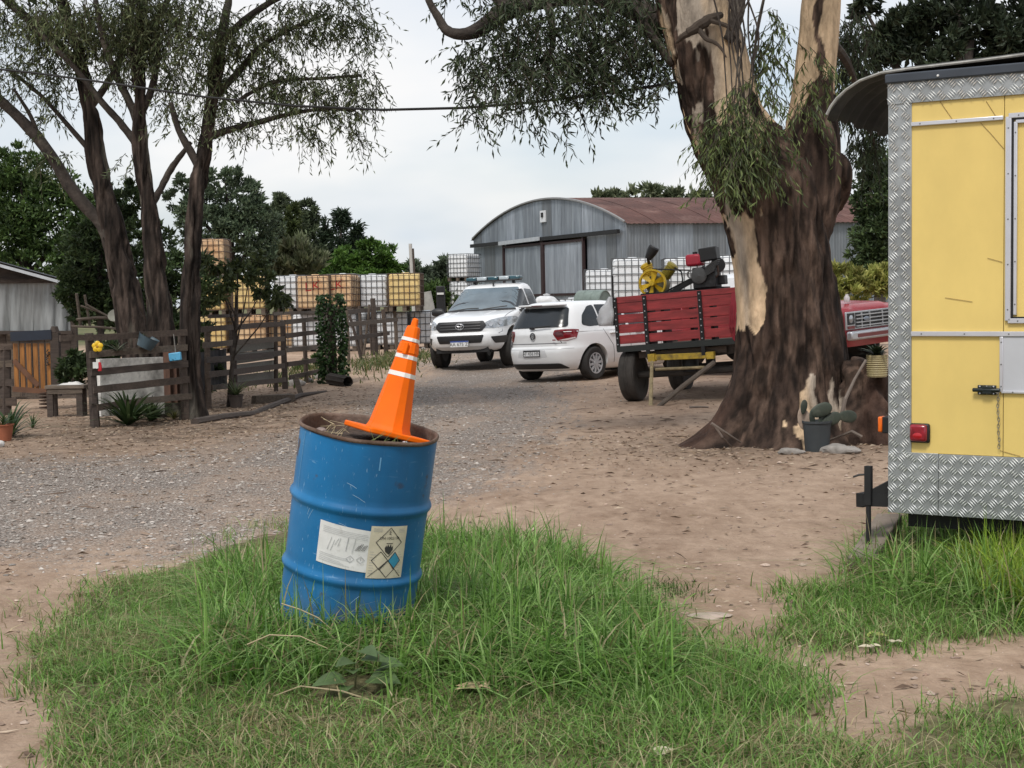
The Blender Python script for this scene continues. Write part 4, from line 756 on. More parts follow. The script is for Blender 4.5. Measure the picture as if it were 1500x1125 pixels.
for k in range(5): m_ = MB(); a = 2*PI*k/5+.3; m_.lathe([(0, -.012), (.05, -.008), (.062, 0), (.05, .008), (0, .012)], 10, Matrix.Translation((.065*math.cos(a), 0, .08+.065*math.sin(a)))@Matrix.Rotation(PI/2, 4, 'X')@Matrix.Rotation(.25, 4, 'Y')); m_.build('petal', my, fl)
m_ = MB(); m_.lathe([(0, -.03), (.03, -.02), (.03, .02), (0, .03)], 10, Matrix.Translation((0, 0, .08))@Matrix.Rotation(PI/2, 4, 'X')); m_.build('hub', mat('dark_orange', (.4, .2, .01), .5), fl)
m_ = MB(); m_.cyl((0, .02, .08), (0, .02, -.1), .008, n=6); m_.build('stem', mblack, fl); fl.scale = (.58, .58, .58)
bp2 = root('hanging_box', onA(257, 529, .14), 'small bright blue box hung on the fence', 'box'); m_ = MB(); m_.box((0, 0, .06), (.16, .08, .11), Matrix.Rotation(R(-6), 3, 'Y')); m_.build('box_body', mat('sky_blue_plastic', (.09, .36, .58), .4, var=.12), bp2, bevel=.012)
m_ = MB(); m_.cyl((0, .03, .1), (-.02, .03, .36), .007, n=5); m_.build('strap', mat('grey_cord', (.2, .19, .17), .8), bp2); strap(bp2, 14, .16, .014, EUCD, -.0, 1.3)
gp = root('tipped_pot', onA(211, 509, .1), 'grey blue plastic pot tipped over on the fence rail', 'pot'); m_ = MB(); m_.lathe([(0, 0), (.1, 0), (.14, .16), (.145, .16), (.13, .15), (.09, .03)], 16, Matrix.Rotation(R(28), 4, 'Y')); m_.build('pot_body', mat('grey_blue_plastic', (.055, .085, .105), .5, var=.2), gp); strap(gp, 24, .16, .02, EUCD, .12)
wt = root('notice_card', onA(140, 535, .12), 'small white card pinned to the fence post', 'card'); m_ = MB(); m_.box((0, 0, 0), (.07, .006, .08)); m_.build('card', mat('white_card', (.6, .6, .58), .7), wt)
rd = root('red_lantern', onA(146, 537, .13), 'small red tag hanging beside the white card', 'tag'); m_ = MB(); m_.lathe([(0, -.06), (.025, -.055), (.03, 0), (.02, .05), (0, .06)], 8); m_.build('tag', mat('red_plastic', (.5, .02, .03), .5), rd)
# planter box of flowers on the rail
hp2 = root('hanging_plant', onA(172, 518, .1), 'straggly grey green plant trailing over the fence rails', 'plant'); strap(hp2, 46, .26, .016, ((.10, .12, .075), (.06, .08, .045), (.16, .165, .12)), .03, 1.4)
# bench with a cloth
bY = 21.3; be = root('bench', G(100, 611), 'low wooden bench standing left of the plank fence', 'bench'); bz = .43
m_ = MB(); m_.box((0, 0, bz), (.56, .3, .05)); m_.build('seat', mwood[3], be, bevel=.006)
for sx in (-.22, .2):
    for sy in (-.1, .1): m_ = MB(); m_.box((sx, sy, (bz-.025)/2), (.085, .05, bz-.03)); m_.build('leg', mwood[2], be)
m_ = MB(); m_.box((0, -.12, bz-.06), (.5, .03, .07)); m_.build('apron', mwood[1], be)
ct = root('folded_cloth', be.location+Vector((.05, -.02, bz+.025)), 'crumpled white cloth lying on the bench', 'cloth'); vs_ = []
for a_ in range(13):
    for b_ in range(9): x, y = -.16+.32*a_/12, -.09+.18*b_/8; e = max(abs(x/.16), abs(y/.09)); vs_.append((x*(1+.15*random.random()), y, max(.004, (1-e**3)*(.03+.05*float(vn(x*22, y*22, 0, 3)))*(.7+1.2*x/.16*.3))))
m_ = MB(); m_.add(vs_, [(a_*9+b_, (a_+1)*9+b_, (a_+1)*9+b_+1, a_*9+b_+1) for a_ in range(12) for b_ in range(8)]); m_.build('cloth', mat('white_cloth', (.55, .54, .52), .9), ct, True, 0)
wh = root('coil_spring', G(67, 600), 'rusty coil spring standing under the gate', 'spring'); m_ = MB(); m_.tube([(.09*math.cos(k*.7), .09*math.sin(k*.7), .006*k) for k in range(48)], .012, 5); m_.build('coil', mat('rusty_iron', (.07, .045, .035), .8, .3, var=.3), wh)
ch = root('butterfly_plaque', G(62, 590)+Vector((0, -.15, .12)), 'mottled wing shaped scrap board leaning by the bench', 'board'); m_ = MB(); m_.prism(roundpoly([(-.25, 0), (-.1, -.05), (.05, -.02), (.3, -.03), (.33, .08), (.12, .09), (-.03, .12), (-.2, .1)], .05), (0, 0, 0), (1, 0, 0), (0, -.3, .95), .02); m_.build('board', mat('mottled_board', (.12, .10, .085), .8, var=.5, vs=30), ch)
# lumber and ladder rack behind
for i, (x0, y0, x1, y1, w, lab) in enumerate(((112, 430, 118, 478, 5, 'upright grey stick of the frame beside the hut'), (124, 432, 132, 480, 4, 'leaning grey stick of the frame beside the hut'), (112, 468, 175, 466, 5, 'long grey pole lying across the frame beside the hut'), (118, 448, 165, 466, 3.5, 'thin slanting cane piled by the hut'), (125, 445, 178, 478, 3, 'thin cane sloping down toward the trunks'), (105, 478, 190, 484, 4, 'grey branch lying along the top of the fence'))):
    a_, b_ = P(x0, y0, 24.5), P(x1, y1, 24.6); st = root('pole_stick', a_, lab, 'stick', group='sticks piled by the hut'); m_ = MB(); m_.tube([(0, 0, 0), (b_-a_)*.5+Vector((0, 0, .02)), b_-a_], w*24.5/FOC*.5, 6); m_.build('stick', mwood[3], st)
pl_ = root('round_plate', P(168, 463, 24.2), 'pale round dish standing among the sticks', 'dish'); m_ = MB(); m_.lathe([(0, 0), (.06, .004), (.10, .02), (.105, .025), (.1, .03), (.05, .015), (0, .012)], 18, Matrix.Rotation(R(65), 4, 'X')); m_.build('dish', mat('old_ceramic', (.35, .34, .28), .5), pl_)
# plants at the fence foot
STR = ((.035, .065, .022), (.05, .085, .03), (.07, .105, .04))
for px, py, n, l, w, lab in ((188, 624, 90, .85, .055, 'strap leaved clump at the foot of the potted fence'), (222, 618, 80, .62, .034, 'grassy clump right of the strap leaved plant'), (15, 640, 60, .7, .045, 'dark strap leaved plant at the left edge'), (48, 628, 20, .34, .018, 'wispy long leaved plant near the gate')):
    r0 = root('strap_plant', G(px, py), lab, 'plant', group='strap leaved plants along the fence'); strap(r0, n, l, w, STR, .0)
yp = root('yellow_herb', G(255, 614), 'yellowish bushy herb by the timber block', 'plant'); strap(yp, 70, .24, .012, ((.12, .12, .03), (.09, .1, .03), (.16, .14, .05)), 0, .9)
p5 = pot('flower_pot', 'brown plastic pot holding a long leaved plant by the fence', G(346, 597), .115, .2, mat('brown_plastic', (.075, .058, .05), .7, var=.2)); strap(p5, 70, .5, .022, ((.06, .09, .03), (.085, .115, .045), (.11, .13, .06)), .18, 1.0)
p6 = pot('flower_pot', 'terracotta pot at the very left edge of the yard', G(4, 645), .13, .2, mat('terracotta', (.30, .10, .05), .8, var=.2)); strap(p6, 26, .3, .025, STR, .18)
wst = root('white_stone', G(3, 652)+Vector((0, -.2, .03)), 'white painted stone before the terracotta pot', 'stone'); 
def rock(r0, m, s, seed, name='rock', n=3, dims=(1, .8, .6)):
    bm = bmesh.new(); bmesh.ops.create_icosphere(bm, subdivisions=n, radius=s)
    for v in bm.verts: c_ = v.co; k = 1+.9*(float(fbm(c_.x/s*1.3+seed, c_.y/s*1.3, c_.z/s*1.3, 7, 3))-.5); v.co = Vector((c_.x*dims[0], c_.y*dims[1], c_.z*dims[2]))*k
    me = bpy.data.meshes.new(name); bm.to_mesh(me); bm.free(); return link(name, me, m, r0, True, 50)
mrock = mat('grey_rock', (.25, .23, .21), .9, var=.3, vs=12, bump=.3)
rock(wst, mat('white_paint_stone', (.6, .58, .55), .8), .09, 1)

# ------------------------------------------------------------------ long fence toward the tanks
fB, qB, nB, lB = board_fence('plank_fence', 'long dark plank fence from the trunks back to the ivy post', [(288, 483, 412, 474, 8.5), (292, 506, 412, 496, 8.5), (296, 528, 412, 517, 9), (300, 549, 412, 536, 9), (305, 568, 414, 556, 8), (413, 472, 482, 465, 7), (414, 492, 482, 484, 7), (415, 513, 482, 506, 7), (417, 534, 482, 524, 7), (420, 553, 482, 540, 7), (300, 464, 360, 461, 5), (396, 460, 482, 456, 5)], [(414, 470, 418, 574, 8.5), (445, 466, 449, 560, 6.5), (340, 480, 344, 580, 10), (404, 455, 404, 560, 6), (478, 448, 480, 552, 8), (303, 485, 305, 590, 9)], 22.8, 30.5, 292, 449)
gpn = root('grey_hurdle', PL(380, 575, qB, nB)-nB*.12, 'grey weathered panel fixed behind the long fence', 'panel'); 
for k in range(4):
    a_, b_ = PL(352, 510+16*k, qB, nB)-nB*.12-gpn.location, PL(411, 502+16*k, qB, nB)-nB*.12-gpn.location; m_ = MB(); m_.bar(a_, b_, .02, .17); m_.build('plank', mat('silver_wood', (.20, .19, .165), .85, var=.3, vs=6, stretch=(.8, 5, 5)), gpn)
dk = root('dark_sheet', PL(310, 575, qB, nB)-nB*.15, 'dark corrugated sheet leaning behind the long fence', 'sheet'); a_, b_ = PL(292, 560, qB, nB)-nB*.15-dk.location, PL(346, 555, qB, nB)-nB*.15-dk.location; m_ = MB(); corr(m_, a_, b_, 0, .62, 10, .012, nB); m_.build('sheet', mat('tar_sheet', (.018, .018, .022), .6, var=.2), dk)
# ivy on its post
iv = root('ivy_post', G(488, 562), 'fence post smothered in dark green ivy', 'ivy'); i0 = iv.location.copy(); IY = i0.y; m_ = MB(); m_.tube([(0, 0, 0), (0, 0, 1.55)], [.09, .07], 8); m_.build('post', mwood[2], iv)
n = 1500; z = rng.random(n)*1.75; a = rng.random(n)*2*PI; rr = (.13+.09*fbm(np.cos(a)*2, np.sin(a)*2, z*3, 5, 2))*(.7+.6*rng.random(n)); C = np.stack([rr*np.cos(a)*1.2+.07*(z > 1.2)*0, rr*np.sin(a), z], 1); D = unit(np.stack([np.cos(a), np.sin(a), -.6+0*a], 1)+rng.standard_normal((n, 3))*.5)
link('ivy_leaves', leafmesh('ivy_leaves', C, D, .085*rng.uniform(.6, 1.2, n), .075, pal(n, ((.03, .065, .018), (.045, .09, .025), (.02, .042, .014)))), mleaf, iv, False)
# stakes and posts past the ivy
for i, (x0, y0, x1, y1, w, lab) in enumerate(((500, 448, 503, 545, 4, 'thin upright stake just right of the ivy'), (508, 450, 511, 535, 5, 'upright stake second right of the ivy'), (512, 462, 530, 527, 5, 'slanting stake leaning right among the uprights'), (526, 448, 530, 522, 5, 'stake crossed by the slanting one'), (541, 446, 532, 522, 4, 'stake leaning left beside the tallest post'), (546, 437, 550, 520, 9, 'tallest dark fence post before the white tank'), (561, 453, 566, 518, 7, 'dark post right of the tallest one'), (578, 456, 581, 512, 6, 'dark post nearest the white tanks'), (540, 455, 545, 520, 4, 'thin stake hugging the tallest post'))):
    gpt = G(x1, y1); a_ = P(x0, y0, gpt.y); st = root('fence_stake', gpt, lab, 'post', group='posts and stakes past the ivy'); m_ = MB(); w_ = w*gpt.y/FOC*.5; m_.tube([(0, 0, -.05), (a_-gpt)*.5+Vector((.01, 0, 0)), a_-gpt], [w_*1.1, w_, w_*.9], 6); m_.build('stake', mwood[i % 3], st)
for i, (xl, yl, xr, yr) in enumerate(((500, 458, 556, 452), (502, 476, 582, 468), (505, 497, 570, 488))):
    a_, b_ = P(xl, yl, 37), P(xr, yr, 45); st = root('fence_rail', a_, ['top rail between the stakes past the ivy', 'middle rail between the stakes past the ivy', 'low rail between the stakes past the ivy'][i], 'rail', group='rails past the ivy'); m_ = MB(); m_.bar((0, 0, 0), b_-a_, .04, .11); m_.build('rail', mwood[i], st)
# log with a dark hollow end, stones along the bank
lg = root('hollow_log', G(510, 566), 'hollow log end lying beside the track', 'log'); m_ = MB(); ld = Vector((-.55, .8, .05)).normalized()
s_, u_, d_ = frame(ld); 
def ringp(r, t): return [Vector((0, 0, .085))+d_*t+(s_*math.cos(2*PI*k/18)+u_*math.sin(2*PI*k/18))*r*(1+.1*math.sin(3*k)) for k in range(18)]
for k, (r, t_) in enumerate(((.08, .5), (.085, .05), (.10, 0), (.115, .02), (.115, .7), (.02, .72))): m_.v += [tuple(q) for q in ringp(r, t_)]
m_.f = [(i*18+k, i*18+(k+1) % 18, (i+1)*18+(k+1) % 18, (i+1)*18+k) for i in range(5) for k in range(18)]+[tuple(range(18))]; m_.build('log', mat('charred_wood', (.03, .024, .02), .9, var=.3), lg)
for i, (px, py, s, lab) in enumerate(((432, 566, .18, 'pale grey stone at the foot of the long fence'), (300, 577, .12, 'flat stone by the dark trunk'), (452, 560, .10, 'small grey stone right of the pale one'), (466, 556, .1, 'rough stone under the ivy'), (620, 512, .08, 'small stone beside the far track'))):
    r0 = root('field_stone', G(px, py)+Vector((0, 0, s*.25)), lab, 'stone', group='stones along the bank'); rock(r0, mrock if i else mat('pale_rock', (.38, .35, .32), .9, var=.3, vs=10, bump=.3), s, i*3.1)
plk = root('leaning_plank', G(441, 578), 'short grey plank leaning beside the pale stone', 'plank'); m_ = MB(); m_.bar((0, 0, 0), (-.1, .12, .28), .09, .025, (0, 1, 0)); m_.build('plank', mwood[3], plk)
tl = root('timber_edging', G(390, 588), 'old timber beam edging the bank below the fence', 'beam'); a_, b_ = G(372, 592)-tl.location, G(428, 588)-tl.location; m_ = MB(); m_.bar(a_+Vector((0, 0, .06)), b_+Vector((0, 0, .06)), .14, .13); m_.jit(.01).build('beam', mwood[1], tl)
rt = root('exposed_root', G(330, 612), 'long exposed root running along the bank edge', 'root'); m_ = MB(); pts = [G(px, py)-rt.location for px, py in ((285, 622), (330, 615), (372, 606), (400, 596), (440, 583), (478, 574))]; m_.tube([p+Vector((0, 0, .02+.02*math.sin(i*2))) for i, p in enumerate(pts)], [.06, .055, .05, .05, .04, .02], 7); m_.build('root', mwood[2], rt)
# weeds on the far verge
for i, (px, py, rx, n, l, lab) in enumerate(((560, 535, .9, 700, .22, 'patchy weeds on the verge behind the cone'), (590, 522, .8, 500, .2, 'weeds under the posts near the white tank'), (430, 548, .7, 420, .25, 'weeds growing behind the long fence'), (625, 522, .5, 260, .15, 'low weeds beside the white pickup'))):
    c_ = G(px, py); q = np.stack([rng.normal(c_.x, rx*.6, n), rng.normal(c_.y, rx*2.2, n)], 1); me = blades(q, l*rng.uniform(.4, 1.1, n), np.full(n, .03), .8, pal(n, ((.08, .11, .03), (.12, .14, .05), (.2, .18, .09), (.05, .08, .02))), 'weeds', '', 3); tag(link('weeds', me, mgrass, None, True, 0), lab, 'weeds', kind='stuff')

# ------------------------------------------------------------------ IBC tote tanks
mcage = mat('cage_steel', (.16, .165, .17), .5, .7, var=.2); mcager = mat('cage_rusty', (.10, .07, .055), .7, .4, var=.3); mpal = mat('pallet_wood', (.11, .085, .065), .9, var=.3)
TW = {'white': mat('tank_white', (.72, .74, .76), .45, var=.08, vs=3), 'yellow': mat('tank_yellow', (.70, .53, .235), .5, var=.16, vs=3, col2=(.62, .42, .16), cs=2), 'tan': mat('tank_tan', (.66, .47, .28), .5, var=.2, vs=3, col2=(.45, .24, .11), cs=1.6)}
def tote_mesh():
    bm = bmesh.new(); bmesh.ops.create_cube(bm, size=1); bmesh.ops.scale(bm, vec=(1.12, .94, .98), verts=bm.verts); bmesh.ops.bevel(bm, geom=list(bm.edges), offset=.09, segments=4, affect='EDGES', profile=.5)
    bmesh.ops.translate(bm, vec=(0, 0, .15+.49), verts=bm.verts)
    for v in bm.verts:
        if v.co.z > 1.1: v.co.z += .02*math.cos(v.co.x*2)
    me = bpy.data.meshes.new('bottle'); bm.to_mesh(me); bm.free()
    cap = MB(); cap.lathe([(.12, 1.10), (.12, 1.17), (.1, 1.18), (0, 1.18)], 14)
    cg = MB(); X, Y = .585, .495
    for i in range(8): x = -X+2*X*i/7; [cg.cyl((x, s*Y, .14), (x, s*Y, 1.14), .011, n=5, caps=False) for s in (-1, 1)]
    for i in range(1, 6): y = -Y+2*Y*i/6; [cg.cyl((s*X, y, .14), (s*X, y, 1.14), .011, n=5, caps=False) for s in (-1, 1)]
    for z in (.16, .36, .56, .76, .96, 1.14): cg.tube([(-X, -Y, z), (X, -Y, z), (X, Y, z), (-X, Y, z), (-X, -Y, z)], .012 if z < 1.1 else .016, 5, False)
    for y in (-.2, .2): cg.cyl((-X, y, 1.15), (X, y, 1.15), .012, n=5, caps=False)
    pa = MB()
    for y in (-.42, 0, .42): pa.box((0, y, .135), (1.18, .13, .022)); pa.box((0, y, .011), (1.18, .12, .022))
    for x in (-.52, 0, .52):
        for y in (-.42, 0, .42): pa.box((x, y, .073), (.12, .12, .10))
    return me, cap.mesh('cap'), cg.mesh('cage'), pa.mesh('pallet')
TM = tote_mesh()
def tote(px, Y, level, colr, yaw, label, rusty=False, zb=None, tilt=0, group='caged tote tanks'):
    p = P(px, 440, Y); p.z = (gzf(p.x, p.y) if zb is None else zb)+level*1.16
    r0 = root('tote_tank', p, label, 'tank', (0, R(tilt), R(yaw)), group)
    link('bottle', TM[0] if not TM[0].materials else TM[0].copy(), TW[colr], r0, True, 0); link('cap', TM[1].copy(), TW[colr], r0); link('cage', TM[2] if not rusty and not TM[2].materials else TM[2].copy(), mcager if rusty else mcage, r0, True, 0); link('pallet', TM[3].copy(), mpal, r0, False); return r0
tote(595, 47.2, 1, 'yellow', 88, 'bright yellow tote tank at the right end of the upper row', True)
tote(546, 47.6, 1, 'white', 92, 'white tote tank right of the red lettered ones, upper row')
t2 = tote(501, 46.8, 1, 'tan', 78, 'tan tote tank with red letters, right one of the lettered pair', True, tilt=1.5)
t1 = tote(463, 46.6, 1, 'tan', 88, 'tan tote tank with red letters, left one of the lettered pair', True, tilt=-1)
tote(430, 47.4, 1, 'white', 90, 'white tote tank left of the red lettered pair, upper row')
tote(624, 48.2, 0, 'white', 90, 'white tote tank standing on the ground beside the pickup')
tote(574, 47.8, 0, 'white', 91, 'white tote tank under the bright yellow one'); tote(546, 49, 0, 'white', 90, 'white tote tank under the upper white one right of the letters')
tote(500, 47, 0, 'white', 90, 'white tote tank below the right red lettered one'); tote(454, 47, 0, 'white', 89, 'white tote tank below the left red lettered one'); tote(415, 47.4, 0, 'tan', 92, 'tan tote tank low behind the shrub and fence')
tote(503, 55, 1, 'white', 90, 'farther white tote tank peeping over the lettered ones at right', zb=.25); tote(467, 55.3, 1, 'white', 88, 'farther white tote tank peeping over the lettered ones at left', zb=.22)
tote(503, 55.2, 0, 'white', 90, 'white tote tank in the rear rank under the peeping right one', zb=.2); tote(467, 55.4, 0, 'white', 90, 'white tote tank in the rear rank under the peeping left one', zb=.2)
for lv in (0, 1, 2): tote(422, 67, lv, 'yellow', 90, ['yellow tote tank at the bottom of the far three high stack', 'yellow tote tank in the middle of the far three high stack', 'yellow tote tank topping the far stack left of the white ones'][lv], zb=-.15)
for lv in (0, 1, 2): tote(312, 47, lv, ['yellow', 'yellow', 'tan'][lv], 90, ['yellow tote tank at the bottom of the stack right of the dark trunk', 'yellow tote tank in the middle of the stack right of the dark trunk', 'tan tote tank highest of all beside the dark trunk'][lv], True)
for lv in (0, 1): tote(368, 46.6, lv, ['tan', 'yellow'][lv], 92, ['tan tote tank low behind the leafy shrub', 'yellow tote tank half hidden by the leafy shrub'][lv], True)
for lv in (0, 1, 2): tote(681, 66, lv, 'white', 60, ['white tote tank at the bottom of the stack left of the shed', 'white tote tank in the middle of the stack left of the shed', 'white tote tank on top of the stack left of the shed'][lv], zb=.05)
for lv in (0, 1): tote(927, 38, lv, 'white', 84, ['white tote tank under the large one left of the yellow wheel', 'large white tote tank just left of the yellow wheel'][lv], zb=.16)
for lv in (0, 1): tote(1000, 39, lv, 'white', 88, ['white tote tank low behind the red cart', 'white tote tank between the yellow wheel and the engine'][lv], zb=.16)
for lv in (0, 1): tote(886, 46, lv, 'white', 75, ['white tote tank low beside the green drum', 'white tote tank left of the large one, before the shed'][lv], zb=.05)
for lv in (0, 1): tote(1066, 38.5, lv, 'white', 70, ['white tote tank low behind the engine and trunk', 'white tote tank leaning behind the engine by the trunk'][lv], zb=.16, tilt=0 if lv == 0 else 4)
tote(770, 43, 0, 'white', 80, 'white tote tank behind the bed of the white pickup', zb=.33); tote(838, 43.5, 0, 'white', 86, 'white tote tank showing over the roof of the white hatchback', zb=.36)
mredp = mat('red_spray', (.42, .03, .025), .7, var=.2)
for tt_ in (t1, t2):
    f_ = Vector((1, 0, 0)); me = text_mesh('LK', .34)
    for v in me.vertices: c_ = v.co.copy(); v.co = Vector((-.566, -c_.x*1.25, .82+c_.y*1.15+.03*math.sin(c_.x*9)))
    link('painted_letters', me, mredp, tt_, False)
# bag, barrel, pole
bg_ = root('plastic_sack', P(801, 446, 41), 'bulging white sack standing behind the white pickup', 'sack'); rock(bg_, mat('white_sack', (.62, .63, .64), .6, var=.15), .30, 5, 'sack', 3, (1.05, .9, .7)); m_ = MB(); m_.lathe([(0, .15), (.13, .14), (.07, .22), (.10, .27), (0, .29)], 10); m_.build('neck', mat('white_sack'), bg_)
sk = root('support_box', P(801, 446, 41.0)+Vector((0, 0, -.30)), 'pale crate carrying the white sack', 'crate'); sk.location.z = gzf(sk.location.x, 41); m_ = MB(); hh = bg_.location.z-.22-sk.location.z; m_.box((0, 0, hh/2), (.9, .9, hh)); m_.build('crate_body', mat('pale_crate', (.4, .4, .4), .7), sk, bevel=.02)
gb = root('green_barrel', P(868, 447, 42), 'grey green barrel lying on its side before the shed', 'barrel'); m_ = MB(); m_.lathe([(0, -.44), (.27, -.44), (.29, -.42), (.29, -.15), (.30, -.14), (.29, -.13), (.29, .13), (.30, .14), (.29, .15), (.29, .42), (.27, .44), (.25, .42), (0, .41)], 24, Matrix.Translation((0, 0, .12))@Matrix.Rotation(R(90), 4, 'Y')@Matrix.Rotation(R(40), 4, 'X')); m_.build('barrel_body', mat('grey_green_paint', (.16, .20, .18), .5, var=.2), gb)
br_ = root('barrel_rack', Vector((gb.location.x, gb.location.y, gzf(gb.location.x, gb.location.y))), 'steel rack holding the grey green barrel', 'rack'); hh = gb.location.z-.17-br_.location.z
for x in (-.3, .3):
    for y in (-.3, .3): m_ = MB(); m_.box((x, y, hh/2), (.06, .06, hh)); m_.build('leg', mblack, br_)
m_ = MB(); m_.box((0, 0, hh-.02), (.7, .7, .05)); m_.build('shelf', mblack, br_)
for i, (px, top, w, lab) in enumerate(((601, 357, .085, 'pale leaning pole beyond the yellow tank'), (605, 364, .05, 'dark thin pole beside the pale one'))):
    a_ = P(px, top, 62); b_ = P(px+6, 440, 62); b_.z = 0; r0 = root('utility_pole', b_, lab, 'pole'); m_ = MB(); m_.tube([(0, 0, 0), a_-b_], [w, w*.8], 8); m_.build('pole', mat('pale_pole', (.42, .41, .39), .8) if i == 0 else mwood[2], r0)
bkp = P(647, 500, 46); bkp.z = gzf(bkp.x, bkp.y); bk = root('black_pump', bkp, 'slim black fuel pump post left of the white pickup', 'pump'); q = P(646, 419, bk.location.y)-bk.location; m_ = MB(); m_.box((0, 0, q.z/2), (.26, .25, q.z)); m_.build('housing', mblack, bk, bevel=.03); m_ = MB(); m_.box((0, -.16, q.z*.88), (.2, .02, .06)); m_.build('label_plate', mat('white_card'), bk)
gpp = P(640, 500, 50); gpp.z = gzf(gpp.x, gpp.y); gtp = root('grey_pipe', gpp, 'pale pipe leaning beside the black pump', 'pipe'); m_ = MB(); m_.cyl((0, 0, 0), (-.35, 0, 1.75), .2, n=18, caps=False); m_.cyl((0, 0, 0), (-.35, 0, 1.75), .18, n=18, caps=False); m_.build('pipe_wall', mat('pale_concrete', (.34, .33, .30), .8, var=.2), gtp)

# power cable
cb = root('power_cable', P(300, 140, 19.5), 'black overhead cable sagging between the trees', 'cable'); c0 = cb.location.copy(); m_ = MB()
pts = [P(px, py, y)-c0 for px, py, y in ((-60, 95, 21), (60, 108, 20.5), (170, 123, 20), (300, 142, 19.5), (430, 155, 18.7), (560, 161, 18), (680, 158, 17.3), (780, 150, 16.7), (870, 139, 16.2), (940, 129, 15.8), (992, 120, 15.55))]; m_.tube(pts, .016, 6); m_.build('cable', mblack, cb)
# ------------------------------------------------------------------ vehicles
mwhite = mat('white_car_paint', (.78, .79, .80), .28, var=.03, vs=2, coat=.5); mglass = mat('car_glass', (.018, .022, .026), .16, var=.3, vs=1.2, spec=.45)
mwind = mat('windscreen_glass', (.10, .135, .16), .05, var=.35, vs=1.5, spec=.9); mplastic = mat('black_plastic', (.017, .017, .018), .5, var=.15); mtyre = mat('tyre_rubber', (.022, .020, .019), .85, var=.3, vs=8)
mtyre2 = mat('dusty_rubber', (.048, .042, .037), .9, var=.3, vs=6); msilver = mat('silver_rim', (.52, .53, .55), .35, .6, var=.1); mchrome = mat('chrome', (.55, .56, .58), .38, .8, var=.08); mgap = mat('panel_gap', (.10, .10, .11), .6, var=0)
mlamp = mat('lamp_clear', (.42, .44, .46), .12, .5, var=.4, vs=9, spec=.8); mtail = mat('tail_red', (.20, .008, .014), .15, var=.3, vs=8, spec=.7); mtail2 = mat('tail_dark_red', (.085, .006, .012), .15, var=.2, spec=.7); mplate = mat('plate_white', (.66, .67, .68), .5, var=.05); mplateb = mat('plate_black', (.02, .02, .022), .5); mblue = mat('plate_blue', (.03, .07, .3), .5)
def zloft(levels, n=84, shear=None, capt=True, capb=True):
    vs_, fs_ = [], []
    for (z, xr, xf, w, er, ef) in levels:
        xm = (xr+xf)/2
        for k in range(n):
            a = 2*PI*k/n; c_, s_ = math.cos(a), math.sin(a); e = ef if c_ > 0 else er
            # even spacing round a superellipse: normalise the direction by the e-norm
            nr = (abs(c_)**e+abs(s_)**e)**(1/e); hx = (xf-xm) if c_ > 0 else (xm-xr); x = xm+hx*c_/nr; y = w*s_/nr; zz = z
            vs_.append((x, y, zz))
    m = len(levels); fs_ = [(i*n+k, i*n+(k+1) % n, (i+1)*n+(k+1) % n, (i+1)*n+k) for i in range(m-1) for k in range(n)]
    if capt:
        c_ = np.array(vs_[(m-1)*n:]).mean(0); b0 = (m-1)*n
        for t_ in (.7, .35): vs_ += [tuple(np.array(v)*t_+c_*(1-t_)+np.array([0, 0, .0])) for v in vs_[(m-1)*n:m*n]]
        for i in range(2): p0 = b0 if i == 0 else m*n; p1 = m*n if i == 0 else (m+1)*n; fs_ += [(p0+k, p0+(k+1) % n, p1+(k+1) % n, p1+k) for k in range(n)]
        fs_.append(tuple(range((m+1)*n, (m+2)*n)))
    if capb: fs_.append(tuple(range(n))[::-1])
    if shear: vs_ = [shear(*v) for v in vs_]
    return vs_, fs_
def bvh_of(*parts_):
    v, f = [], []
    for a, b_ in parts_: k = len(v); v += a; f += [tuple(i+k for i in q) for q in b_]
    return BVHTree.FromPolygons(v, f)
def patch(name, bvh, poly, yaw, m, parent, off=.006, sub=.05, t=.004):
    """polygon (h, z) seen from compass yaw (0 = from the front +x, 90 = from +y left, 180 = rear, -90 = right); wrapped on the body"""
    a = R(yaw); d = Vector((-math.cos(a), -math.sin(a), 0)); r_ = Vector((-math.sin(a), math.cos(a), 0))
    bm = bmesh.new(); vs_ = [bm.verts.new((p[0], p[1], 0)) for p in poly]; bm.faces.new(vs_); bmesh.ops.triangulate(bm, faces=bm.faces)
    for _ in range(5):
        es = [e for e in bm.edges if e.calc_length() > sub]
        if not es: break
        bmesh.ops.subdivide_edges(bm, edges=es, cuts=1); bmesh.ops.triangulate(bm, faces=bm.faces)
    for v in bm.verts:
        o_ = r_*v.co.x+Vector((0, 0, v.co.y))-d*8; h, nn_, i, ds_ = bvh.ray_cast(o_, d)
        if h is None: h, nn_, i, ds_ = bvh.find_nearest(o_+d*6.5)
        if nn_.dot(d) > 0: nn_ = -nn_
        v.co = h+nn_*off
    bmesh.ops.recalc_face_normals(bm, faces=bm.faces); me = bpy.data.meshes.new(name); bm.to_mesh(me); bm.free(); return link(name, me, m, parent, True, 0)
def line(name, bvh, pts, yaw, w, m, parent, off=.003):
    for a, b_ in zip(pts, pts[1:]):
        d = Vector(b_)-Vector(a); nn_ = Vector((-d.y, d.x)).normalized()*w/2; a, b_ = Vector(a), Vector(b_); patch(name, bvh, [tuple(a-nn_), tuple(b_-nn_), tuple(b_+nn_), tuple(a+nn_)], yaw, m, parent, off, .08)
def outward(me):
    bm = bmesh.new(); bm.from_mesh(me); bmesh.ops.recalc_face_normals(bm, faces=bm.faces); bm.to_mesh(me); bm.free()
